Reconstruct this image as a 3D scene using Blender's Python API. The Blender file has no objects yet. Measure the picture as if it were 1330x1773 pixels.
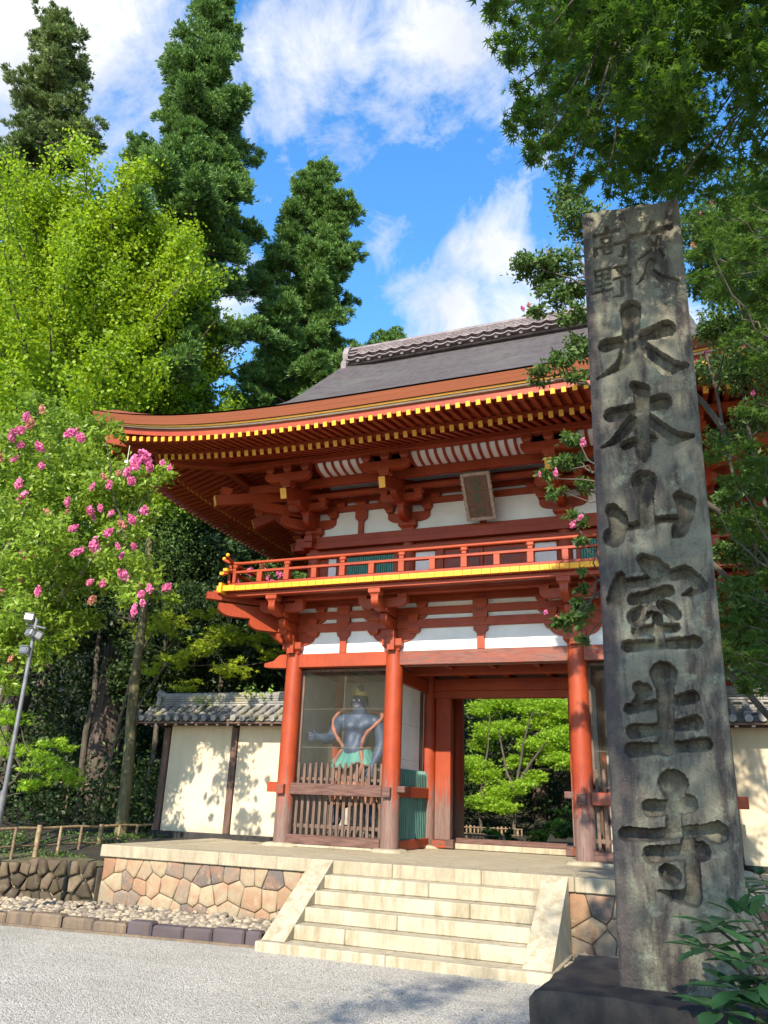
import bpy, math, random
import numpy as np
from mathutils import Vector, Matrix
sc = bpy.context.scene
# ---------------------------------------------------------------- camera
YAW, PITCH, ROLL = .3867, .3468, .0382
fwd = Vector((-math.sin(YAW)*math.cos(PITCH), math.cos(YAW)*math.cos(PITCH), math.sin(PITCH)))
r0 = Vector((math.cos(YAW), math.sin(YAW), 0)); u0 = r0.cross(fwd)
rgt = r0*math.cos(ROLL) + u0*math.sin(ROLL); upv = -r0*math.sin(ROLL) + u0*math.cos(ROLL)
cam_d = bpy.data.cameras.new('camera'); cam = bpy.data.objects.new('camera', cam_d)
sc.collection.objects.link(cam); sc.camera = cam
cam.matrix_world = Matrix(((rgt.x, upv.x, -fwd.x, 3.3773), (rgt.y, upv.y, -fwd.y, -12.8528), (rgt.z, upv.z, -fwd.z, 1.704), (0, 0, 0, 1)))
cam_d.sensor_fit = 'VERTICAL'; cam_d.sensor_height = 36; cam_d.lens = 1370.5/1773*36
cam_d.clip_start = .05; cam_d.clip_end = 2000
# ---------------------------------------------------------------- world, sun, exposure
SUN_EL, SUN_AZ = math.radians(34), math.radians(6)      # azimuth measured from -Y towards +X
sund = Vector((math.sin(SUN_AZ)*math.cos(SUN_EL), -math.cos(SUN_AZ)*math.cos(SUN_EL), math.sin(SUN_EL)))
sc.render.engine = 'CYCLES'
sc.cycles.max_bounces = 7; sc.cycles.diffuse_bounces = 2; sc.cycles.glossy_bounces = 2
sc.cycles.transmission_bounces = 4; sc.cycles.transparent_max_bounces = 6; sc.cycles.volume_bounces = 0
sc.cycles.caustics_reflective = False; sc.cycles.caustics_refractive = False
sc.cycles.sample_clamp_indirect = 6
sc.cycles.use_denoising = True
sc.view_settings.view_transform = 'Standard'; sc.view_settings.look = 'None'
sc.view_settings.exposure = 1.06; sc.view_settings.gamma = 1
world = bpy.data.worlds.new('World'); sc.world = world; world.use_nodes = True


class NT:
    def __init__(s, tree):
        s.t = tree; tree.nodes.clear()
    def n(s, typ, props=None, **kw):
        nd = s.t.nodes.new(typ)
        for k, v in (props or {}).items(): setattr(nd, k, v)
        for k, v in kw.items():
            key = int(k[1:]) if k[0] == 'i' and k[1:].isdigit() else k.replace('_', ' ')
            s.put(nd.inputs[key], v)
        return nd
    def put(s, sock, v):
        if isinstance(v, bpy.types.NodeSocket): s.t.links.new(v, sock)
        elif isinstance(v, bpy.types.Node): s.t.links.new(v.outputs[0], sock)
        elif isinstance(v, (tuple, list)) and len(v) == 3 and sock.type == 'RGBA': sock.default_value = (*v, 1)
        else: sock.default_value = v
    def math(s, op, a, b=0., c=None, clamp=False):
        nd = s.n('ShaderNodeMath', {'operation': op, 'use_clamp': clamp}); s.put(nd.inputs[0], a); s.put(nd.inputs[1], b)
        if c is not None: s.put(nd.inputs[2], c)
        return nd.outputs[0]
    def vmath(s, op, a, b=(0, 0, 0)):
        nd = s.n('ShaderNodeVectorMath', {'operation': op}); s.put(nd.inputs[0], a); s.put(nd.inputs[1], b); return nd
    def mix(s, f, a, b, blend='MIX'):
        nd = s.n('ShaderNodeMix', {'data_type': 'RGBA', 'blend_type': blend}); s.put(nd.inputs[0], f)
        for k, v in ((6, a), (7, b)): s.put(nd.inputs[k], v)
        return nd.outputs[2]
    def ramp(s, f, *stops):
        nd = s.n('ShaderNodeValToRGB'); e = nd.color_ramp.elements
        while len(e) < len(stops): e.new(.5)
        for el, (p, c) in zip(e, stops):
            el.position = p; el.color = (*c, 1) if isinstance(c, tuple) else (c, c, c, 1)
        s.put(nd.inputs[0], f); return nd.outputs[0]
    def noise(s, vec, scale, detail=4, rough=.55, dist=0.):
        return s.n('ShaderNodeTexNoise', Vector=vec, Scale=scale, Detail=detail, Roughness=rough, Distortion=dist).outputs[0]
    def scaled(s, vec, sc3):
        return s.vmath('MULTIPLY', vec, sc3).outputs[0]


w = NT(world.node_tree)
sky = w.n('ShaderNodeTexSky', {'sky_type': 'NISHITA', 'sun_disc': False, 'sun_elevation': SUN_EL,
          'sun_rotation': math.pi - SUN_AZ, 'altitude': 300, 'air_density': 1.15, 'dust_density': .25, 'ozone_density': 3.0})
co = w.n('ShaderNodeTexCoord').outputs['Generated']
big = w.noise(co, 4.6, 8, .62, .5)
fine = w.noise(w.scaled(co, (1.0, 1.0, 1.4)), 11, 8, .68, .5)
# cloud banks of that day: directions, angular sizes and strength
CLOUDS = [((-.58, .41, .70), .20, 1.05), ((-.50, .45, .745), .15, .95), ((-.62, .50, .60), .16, .7), ((-.316, .551, .772), .13, 1.0),
          ((-.20, .585, .785), .13, 1.05), ((-.25, .62, .745), .09, .85), ((-.321, .631, .706), .06, .72), ((-.15, .66, .735), .05, .5),
          ((-.194, .765, .614), .075, 1.05), ((-.231, .795, .561), .085, 1.1), ((-.166, .821, .547), .10, 1.1), ((-.309, .717, .624), .05, .66),
          ((-.28, .76, .585), .05, .6), ((-.493, .68, .543), .10, .9), ((-.05, .85, .5), .12, .9), ((.5, .7, .5), .3, .6), ((.8, -.2, .55), .3, .6),
          ((-.2, -.8, .6), .3, .6), ((.2, .3, .95), .25, .6)]
acc = None
for d, rad, st in CLOUDS:
    v = Vector(d).normalized()
    dist = w.vmath('DISTANCE', co, tuple(v)).outputs['Value']
    b = w.math('MULTIPLY', w.math('SUBTRACT', 1., w.math('DIVIDE', dist, rad*1.25), clamp=True), st)
    acc = b if acc is None else w.math('MAXIMUM', acc, b)
dens = w.math('ADD', w.math('MULTIPLY', acc, .92), w.math('ADD', w.math('MULTIPLY', w.math('SUBTRACT', big, .5), 2.6), w.math('MULTIPLY', w.math('SUBTRACT', fine, .5), 1.5)))
cov = w.ramp(dens, (.20, 0.), (.50, .45), (.95, 1.))
shade = w.ramp(w.noise(co, 5.5, 5, .55, .2), (.3, (6.6, 7.1, 8.0)), (.6, (9.4, 9.5, 9.7)))
skyc = w.n('ShaderNodeHueSaturation', Saturation=1.25, Value=3.3, Color=sky.outputs[0]).outputs[0]
bg = w.n('ShaderNodeBackground', Color=w.mix(cov, skyc, shade), Strength=.058)
w.n('ShaderNodeOutputWorld', Surface=bg)
sun_d = bpy.data.lights.new('sun', 'SUN'); sun_d.energy = 5.0; sun_d.angle = math.radians(.53); sun_d.color = (1, .905, .735)
sun = bpy.data.objects.new('sun', sun_d); sc.collection.objects.link(sun)
sun.rotation_euler = sund.to_track_quat('Z', 'Y').to_euler(); sun.location = (6, -40, 30)
# ---------------------------------------------------------------- materials
def newmat(name):
    m = bpy.data.materials.new(name); m.use_nodes = True
    return m, NT(m.node_tree)
def finish(nt, color, rough=.6, bump=None, strength=.3, dist=.01, spec=.5, metal=0.):
    b = nt.n('ShaderNodeBsdfPrincipled', Base_Color=color, Roughness=rough, Metallic=metal)
    b.inputs['Specular IOR Level'].default_value = spec
    if bump is not None:
        bp = nt.n('ShaderNodeBump', Strength=strength, Distance=dist, Height=bump); nt.put(b.inputs['Normal'], bp)
    nt.n('ShaderNodeOutputMaterial', Surface=b)
def wpos(nt): return nt.n('ShaderNodeNewGeometry').outputs['Position']
def simple(name, a, b, scale=6., rough=.6, stretch=(1, 1, 1), bump=.15, bscale=None, spec=.4, metal=0., bdist=.006, lo=.35, hi=.65):
    m, nt = newmat(name); p = wpos(nt)
    v = nt.scaled(p, stretch)
    f = nt.noise(v, scale, 6, .62)
    c = nt.ramp(f, (lo, a), (hi, b))
    finish(nt, c, rough, nt.noise(v, bscale or scale*4, 5, .6), bump, bdist, spec, metal)
    return m

def red_paint(name, wear_z=None, wear=.0):
    """vermilion lacquer on timber; weathers to bare grey brown wood"""
    m, nt = newmat(name); p = wpos(nt)
    n1 = nt.noise(p, 2.2, 5, .6); n2 = nt.noise(nt.scaled(p, (9, 9, 1.2)), 3.5, 6, .65)
    c = nt.mix(nt.ramp(n1, (.3, 0.), (.7, 1.)), (.215, .0255, .0055), (.305, .0435, .008))
    c = nt.mix(nt.math('MULTIPLY', nt.ramp(n2, (.48, 0.), (.70, 1.)), .6), c, (.175, .026, .012))
    c = nt.mix(nt.math('MULTIPLY', nt.ramp(nt.noise(p, 38, 4, .6), (.60, 0.), (.72, 1.)), .3), c, (.44, .12, .055))
    c = nt.mix(nt.ramp(nt.noise(p, .8, 5, .65), (.45, 0.), (.75, .45)), c, (.30, .062, .022))
    c = nt.mix(nt.ramp(nt.noise(nt.scaled(p, (1, 1, .6)), 5.5, 6, .75), (.60, 0.), (.70, .35)), c, (.12, .030, .018))
    if wear_z is not None:
        z = nt.n('ShaderNodeSeparateXYZ', Vector=p).outputs[2]
        lowf = nt.math('SUBTRACT', 1., nt.math('DIVIDE', nt.math('SUBTRACT', z, wear_z[0]), wear_z[1]-wear_z[0]), clamp=True)
        st = nt.noise(nt.scaled(p, (12, 12, 1.0)), 2.1, 6, .7, .4)
        k = nt.ramp(nt.math('ADD', nt.math('MULTIPLY', lowf, .72), nt.math('SUBTRACT', st, .36)), (.44, 0.), (.62, 1.))
        grey = nt.ramp(nt.noise(nt.scaled(p, (30, 30, 1.5)), 3, 5, .6), (.3, (.075, .052, .045)), (.7, (.19, .145, .125)))
        c = nt.mix(nt.math('MULTIPLY', k, .86), c, grey)
    if wear:
        st = nt.noise(nt.scaled(p, (1.0, 8, 14)), 2.2, 7, .72, 1.2)
        k = nt.ramp(st, (.5-wear*.22, 0.), (.56, 1.))
        c = nt.mix(nt.math('MULTIPLY', k, .9), c, nt.ramp(nt.noise(nt.scaled(p, (2, 20, 30)), 3, 5, .6), (.3, (.055, .022, .017)), (.7, (.17, .085, .065))))
    finish(nt, c, .52, nt.noise(nt.scaled(p, (9, 9, 3)), 9, 6, .65), .25, .006, .35)
    return m
RED = red_paint('vermilion')
RED_COL = red_paint('vermilion_column', (1.0, 2.75))
RED_WORN = red_paint('vermilion_worn', None, .9)
RED_HALF = red_paint('vermilion_half_worn', None, .35)
YEL = simple('yellow_ochre_paint', (.66, .275, .010), (.74, .35, .015), 5, .55, bump=.1)
YELDIM = simple('pale_ochre_paint', (.62, .30, .035), (.72, .38, .05), 5, .6, bump=.1)
WHITE = simple('lime_plaster', (.62, .60, .57), (.74, .72, .69), 1.6, .85, bump=.12, bscale=30)
CREAM = None
def cream():
    m, nt = newmat('earthen_plaster'); p = wpos(nt)
    z = nt.n('ShaderNodeSeparateXYZ', Vector=p).outputs[2]
    c = nt.ramp(nt.noise(p, 1.4, 6, .6), (.3, (.47, .385, .265)), (.7, (.56, .47, .34)))
    streak = nt.ramp(nt.noise(nt.scaled(p, (5, 5, .5)), 2, 5, .6), (.5, 0.), (.8, .5))
    c = nt.mix(streak, c, (.38, .30, .20))
    low = nt.math('SUBTRACT', 1., nt.math('DIVIDE', nt.math('SUBTRACT', z, .85), .55), clamp=True)
    k = nt.ramp(nt.math('ADD', nt.math('MULTIPLY', low, .6), nt.math('SUBTRACT', nt.noise(p, 5, 6, .7), .4)), (.40, 0.), (.75, .8))
    c = nt.mix(k, c, (.20, .17, .13))
    finish(nt, c, .9, nt.noise(p, 24, 6, .65), .25, .01, .2); return m
CREAM = cream()
GREYPLAS = simple('grey_plaster', (.33, .32, .30), (.42, .41, .38), 2, .9, bump=.15)
GREEN = simple('verdigris_paint', (.055, .21, .155), (.085, .27, .20), 5, .6, (4, 4, .6))
GREENPICK = simple('pale_green_paint', (.045, .125, .10), (.11, .25, .205), 5, .6, (6, 6, .5))
WOOD = simple('weathered_wood', (.062, .036, .026), (.15, .095, .070), 3, .75, (14, 14, 1), .3)
WOODX = simple('weathered_wood_rail', (.06, .026, .020), (.14, .072, .056), 3, .75, (1.5, 14, 14), .3)
DARKWOOD = simple('dark_wood', (.055, .028, .02), (.12, .066, .05), 3, .7, (8, 8, 1), .25)
def barkroof():
    m, nt = newmat('cypress_bark_thatch'); p = wpos(nt)
    f = nt.noise(nt.scaled(p, (2.2, 1, 1)), 3.4, 7, .68)
    c = nt.ramp(f, (.28, (.030, .025, .026)), (.72, (.078, .066, .068)))
    lay = nt.noise(nt.scaled(p, (.7, 34, 34)), 1.5, 4, .6)
    c = nt.mix(nt.ramp(lay, (.42, 0.), (.62, .6)), c, (.125, .108, .108))
    c = nt.mix(nt.ramp(nt.noise(p, .9, 5, .6), (.55, 0.), (.8, .45)), c, (.115, .125, .10))
    z = nt.n('ShaderNodeSeparateXYZ', Vector=p).outputs[2]
    course = nt.math('FRACT', nt.math('ADD', nt.math('MULTIPLY', z, 15.), nt.math('MULTIPLY', nt.noise(nt.scaled(p, (1.5, .2, .2)), 2.2, 4, .6), 1.1)))
    c = nt.mix(nt.ramp(course, (.0, .75), (.30, 0.)), c, (.022, .018, .02))
    finish(nt, c, .9, nt.math('ADD', nt.math('ADD', lay, course), nt.noise(p, 30, 4, .6)), .6, .02, .2); return m
BARKROOF = barkroof()
def barkedge():
    m, nt = newmat('cut_bark_edge'); p = wpos(nt)
    at = nt.n('ShaderNodeAttribute', {'attribute_name': 'layer'}).outputs['Fac']
    v = nt.n('ShaderNodeCombineXYZ'); s = nt.n('ShaderNodeSeparateXYZ', Vector=p)
    nt.put(v.inputs[0], nt.math('MULTIPLY', s.outputs[0], .35)); nt.put(v.inputs[1], nt.math('MULTIPLY', s.outputs[1], .35)); nt.put(v.inputs[2], nt.math('MULTIPLY', at, 26.))
    lay = nt.noise(v, 1.0, 5, .6)
    c = nt.ramp(lay, (.28, (.115, .034, .016)), (.5, (.205, .060, .026)), (.7, (.27, .095, .046)))
    saw = nt.math('FRACT', nt.math('MULTIPLY', at, 4.0))
    c = nt.mix(nt.ramp(saw, (.0, .6), (.09, 0.), (1., 0.)), c, (.12, .035, .018))
    finish(nt, c, .85, lay, .6, .01, .2); return m
BARKEDGE = barkedge()
def tile():
    m, nt = newmat('fired_roof_tile'); p = wpos(nt)
    c = nt.ramp(nt.noise(p, 5.2, 6, .65), (.3, (.11, .11, .115)), (.55, (.22, .21, .20)), (.75, (.34, .315, .285)))
    k = nt.ramp(nt.noise(p, 2.4, 6, .7), (.52, 0.), (.66, .75))
    c = nt.mix(k, c, (.24, .21, .07))
    finish(nt, c, .72, nt.noise(p, 40, 4, .6), .3, .006, .4); return m
TILE = tile()
RIDGETILE = simple('pinkish_ridge_tile', (.12, .094, .098), (.22, .18, .18), 4, .7, (1, 1, 1), .25)
def granite(name, a, b, speck, stain=None, sc_=1.):
    m, nt = newmat(name); p = wpos(nt)
    c = nt.ramp(nt.noise(p, 1.6*sc_, 6, .65), (.3, a), (.7, b))
    sp = nt.noise(p, 95*sc_, 3, .7)
    c = nt.mix(nt.ramp(sp, (.54, 0.), (.66, .55)), c, speck)
    if stain:
        s = nt.noise(nt.scaled(p, (5, 5, .9)), 1.7, 8, .72)
        c = nt.mix(nt.ramp(s, (.46, 0.), (.66, .9)), c, stain)
    finish(nt, c, .85, nt.math('ADD', sp, nt.math('MULTIPLY', nt.noise(p, 12, 5, .6), 1.5)), .28, .006, .3); return m
GRANITE = granite('pale_granite', (.30, .26, .185), (.42, .37, .275), (.19, .155, .105), (.22, .175, .105))
GRANITE2 = granite('buff_granite', (.27, .225, .155), (.38, .325, .235), (.18, .145, .095), (.21, .17, .11))
KERBST = granite('brown_kerb_stone', (.10, .070, .048), (.19, .138, .092), (.06, .045, .035), (.075, .06, .05))
KERBDK = granite('slate_kerb_stone', (.048, .038, .044), (.095, .075, .082), (.03, .025, .03), (.085, .06, .05))
def masonry(name, mossy):
    m, nt = newmat(name); p = wpos(nt)
    at = nt.n('ShaderNodeAttribute', {'attribute_name': 'tint'}).outputs['Fac']
    if mossy: c = nt.ramp(at, (0., (.04, .029, .020)), (.5, (.085, .060, .040)), (1., (.16, .115, .078)))
    else: c = nt.ramp(at, (0., (.10, .082, .074)), (.18, (.165, .13, .10)), (.4, (.25, .195, .13)), (.68, (.30, .24, .155)), (.85, (.25, .155, .092)), (1., (.20, .095, .052)))
    c = nt.mix(nt.ramp(nt.noise(p, 5, 7, .7), (.46, 0.), (.66, .8)), c, (.065, .054, .022) if mossy else (.26, .135, .08))
    c = nt.mix(nt.ramp(nt.noise(p, 9, 6, .7), (.54, 0.), (.66, .5)), c, (.16, .135, .095) if mossy else (.33, .28, .20))
    finish(nt, c, .85, nt.noise(p, 16, 7, .65), .5, .02, .3); return m
FACING = masonry('field_stone', False); MOSSY = masonry('mossy_stone', True)
MORTAR = simple('earth_joint', (.17, .135, .09), (.27, .215, .145), 8, .95)
def pillarstone():
    m, nt = newmat('weathered_pillar_stone'); p = wpos(nt)
    n1 = nt.noise(p, 2.6, 7, .66); n2 = nt.noise(nt.scaled(p, (5, 5, 1.1)), 1.9, 7, .7, .3); n3 = nt.noise(p, 60, 5, .75); n4 = nt.noise(p, 9, 6, .7)
    c = nt.ramp(n1, (.28, (.075, .068, .053)), (.5, (.140, .131, .098)), (.72, (.245, .230, .17)))
    c = nt.mix(nt.ramp(n2, (.44, 0.), (.60, .9)), c, (.036, .027, .027))
    c = nt.mix(nt.ramp(n4, (.55, 0.), (.66, .7)), c, (.20, .215, .155))
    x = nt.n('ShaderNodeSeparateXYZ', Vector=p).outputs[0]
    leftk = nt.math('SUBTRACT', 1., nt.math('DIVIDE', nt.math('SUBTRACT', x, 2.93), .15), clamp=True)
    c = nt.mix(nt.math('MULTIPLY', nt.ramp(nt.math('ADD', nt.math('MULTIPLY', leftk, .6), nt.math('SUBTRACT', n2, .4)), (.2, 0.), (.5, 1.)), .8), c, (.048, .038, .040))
    c = nt.mix(nt.ramp(n3, (.56, 0.), (.66, .65)), c, (.052, .045, .042))
    c = nt.mix(nt.ramp(nt.noise(p, 150, 3, .7), (.655, 0.), (.72, .7)), c, (.38, .35, .28))
    finish(nt, c, .9, nt.math('ADD', n3, nt.math('MULTIPLY', n4, 1.2)), .55, .008, .25); return m
PILLAR = pillarstone()
PLINTHST = granite('dark_plinth_stone', (.018, .016, .016), (.045, .039, .036), (.009, .009, .009), (.012, .011, .012))
def gravel():
    m, nt = newmat('pale_gravel'); p = wpos(nt)
    vo = nt.n('ShaderNodeTexVoronoi', Vector=p, Scale=78.); vo2 = nt.n('ShaderNodeTexVoronoi', Vector=p, Scale=30.)
    rnd = nt.n('ShaderNodeSeparateColor', Color=vo.outputs['Color']).outputs[0]
    c = nt.ramp(rnd, (0., (.26, .238, .205)), (.35, (.44, .405, .345)), (.7, (.55, .51, .44)), (1., (.70, .66, .59)))
    c = nt.mix(nt.ramp(vo.outputs['Distance'], (.45, 0.), (.85, .6)), c, (.15, .145, .135))
    c = nt.mix(nt.ramp(nt.noise(p, .55, 6, .65), (.40, 0.), (.68, .5)), c, (.27, .25, .21))
    c = nt.mix(nt.ramp(nt.noise(nt.scaled(p, (.35, 2.6, 1)), 1.1, 5, .6), (.52, 0.), (.72, .35)), c, (.56, .53, .47))
    h = nt.math('ADD', nt.math('MULTIPLY', vo.outputs['Distance'], -1.), nt.math('MULTIPLY', vo2.outputs['Distance'], -.6))
    finish(nt, c, .9, h, .85, .02, .25); return m
GRAVEL = gravel()
SOIL = simple('leaf_mould_soil', (.012, .011, .007), (.032, .026, .016), 4, .95, bump=.6, bscale=20, bdist=.04)
MOSS = simple('mossy_earth', (.05, .05, .022), (.12, .10, .055), 5, .95, bump=.6, bscale=24, bdist=.03)
TERRACE = granite('pounded_earth_floor', (.30, .25, .17), (.38, .325, .23), (.24, .195, .13), (.25, .21, .14))
PEBBLE = None
def pebble():
    m, nt = newmat('river_pebble'); p = wpos(nt)
    at = nt.n('ShaderNodeAttribute', {'attribute_name': 'tint'}).outputs['Fac']
    c = nt.ramp(at, (0., (.09, .075, .06)), (.4, (.20, .165, .125)), (.8, (.31, .26, .19)), (1., (.36, .27, .18)))
    c = nt.mix(nt.ramp(nt.noise(p, 30, 4, .6), (.5, 0.), (.7, .4)), c, (.18, .15, .12))
    finish(nt, c, .8, nt.noise(p, 50, 3, .6), .2, .004, .35); return m
PEBBLE = pebble()
def bark(name, a, b, sx=9):
    m, nt = newmat(name); p = wpos(nt); v = nt.scaled(p, (sx, sx, 1.0))
    f = nt.noise(v, 1.6, 7, .7, .3)
    finish(nt, nt.ramp(f, (.3, a), (.7, b)), .9, f, .8, .04, .2); return m
CEDARBARK = bark('cedar_bark', (.035, .026, .022), (.12, .09, .075))
GREYBARK = bark('grey_bark', (.040, .033, .025), (.105, .088, .068), 5)
PALEBARK = bark('pale_bark', (.24, .19, .13), (.46, .39, .29), 4)
BAMBOO = simple('old_bamboo', (.15, .10, .055), (.30, .215, .125), 4, .5, (3, 3, 3), .1)
BAMBOODK = simple('dark_old_bamboo', (.09, .06, .035), (.20, .14, .085), 4, .55, (3, 3, 3), .1)
METAL = simple('grey_steel_pole', (.10, .10, .105), (.17, .17, .175), 5, .45, bump=.05, metal=.3)
LAMPW = simple('lamp_housing', (.15, .15, .15), (.22, .22, .215), 5, .4, bump=.03)
LAMPG = simple('lamp_glass', (.08, .085, .09), (.12, .125, .13), 5, .12, bump=0., spec=.7)
WIRE = simple('galvanised_wire', (.20, .19, .14), (.30, .285, .21), 9, .5, metal=.2, bump=0)
PLAQUEB = simple('plaque_board', (.10, .060, .040), (.17, .10, .068), 3, .7, (12, 12, 1), .2)
PLAQUEF = simple('plaque_frame_wood', (.25, .19, .15), (.42, .34, .27), 6, .7, (4, 4, 4), .2)
CHARG = simple('green_lettering', (.02, .085, .05), (.035, .12, .07), 8, .6, bump=.05)
NIOSKIN = simple('blue_black_lacquer', (.016, .034, .075), (.05, .082, .15), 5, .5, bump=.2, bscale=9)
NIOHAIR = simple('dark_green_lacquer', (.02, .045, .035), (.04, .08, .06), 5, .5)
NIOCLOTH = simple('turquoise_paint', (.045, .20, .17), (.10, .29, .25), 4, .6)
NIOSKIRT = simple('faded_orange_cloth', (.17, .06, .03), (.30, .135, .08), 4, .65)
NIOSCARF = simple('faded_pink_scarf', (.20, .07, .045), (.33, .13, .085), 4, .65)
GOLD = simple('gilt', (.26, .19, .05), (.38, .28, .09), 6, .35, metal=.5)
EYEW = simple('eye_white', (.75, .73, .66), (.8, .78, .7), 6, .3, bump=0)
ROCK = simple('statue_rock', (.05, .045, .04), (.13, .115, .10), 4, .8, bump=.5)
BELL = simple('verdigris_bronze', (.33, .36, .30), (.5, .5, .42), 6, .5, metal=.3)

def leafmat(name, dark, light, trans=.35, rough=.5, tcol=None, nscale=.35):
    m, nt = newmat(name)
    at = nt.n('ShaderNodeAttribute', {'attribute_name': 'tint'}).outputs['Fac']
    f = nt.math('ADD', nt.math('MULTIPLY', at, .7), nt.math('MULTIPLY', nt.noise(wpos(nt), nscale, 3, .5), .5))
    c = nt.ramp(f, (.15, dark), (.85, light))
    b = nt.n('ShaderNodeBsdfPrincipled', Base_Color=c, Roughness=rough); b.inputs['Specular IOR Level'].default_value = .3
    t = nt.n('ShaderNodeBsdfTranslucent', Color=nt.mix(.65, c, tcol or tuple(min(1., x*2.2) for x in light)))
    nt.n('ShaderNodeOutputMaterial', Surface=nt.n('ShaderNodeMixShader', i0=trans, i1=b, i2=t))
    return m
L_GINKGO = leafmat('ginkgo_leaf', (.080, .165, .004), (.235, .325, .010), .40)
L_CEDAR = leafmat('cedar_needles', (.026, .072, .018), (.125, .225, .042), .14, .6)
L_CEDAR2 = leafmat('fir_needles', (.030, .062, .018), (.140, .195, .050), .14, .6)
L_MYRTLE = leafmat('crape_myrtle_leaf', (.050, .115, .010), (.22, .31, .032), .36, .35)
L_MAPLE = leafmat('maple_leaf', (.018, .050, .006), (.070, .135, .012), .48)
L_MAPLELIT = leafmat('lit_maple_leaf', (.15, .28, .018), (.29, .43, .035), .42)  # maple leaf copy with sunlight put into its brighter colour
L_YELLOW = leafmat('yellowish_leaf', (.17, .25, .018), (.33, .40, .035), .42)  # yellow-green leaf, colour brightened in place of sun the myrtle blocks
L_DARK = leafmat('shade_leaf', (.010, .022, .007), (.040, .070, .018), .2)  # dark evergreen leaf, with forest shade put into the colour as well
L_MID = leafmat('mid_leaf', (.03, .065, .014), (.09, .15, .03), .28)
L_SHRUB = leafmat('rhododendron_leaf', (.016, .055, .022), (.05, .12, .045), .18, .3, nscale=4.)
L_NEW = leafmat('young_shrub_leaf', (.13, .24, .03), (.20, .32, .05), .35, .35, nscale=4.)
FLOWER = leafmat('pink_blossom', (.62, .085, .26), (.80, .24, .42), .3, .6, (.8, .25, .45), 3.)
FLOWERO = leafmat('fading_blossom', (.45, .17, .12), (.60, .30, .20), .3, .6, (.7, .35, .25), 3.)

CREAMLINE = simple('cream_paint', (.48, .40, .29), (.56, .48, .36), 5, .7, bump=.1)
L_MIDMAPLE = leafmat('mid_maple_leaf', (.024, .06, .008), (.07, .125, .015), .42)
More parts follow.
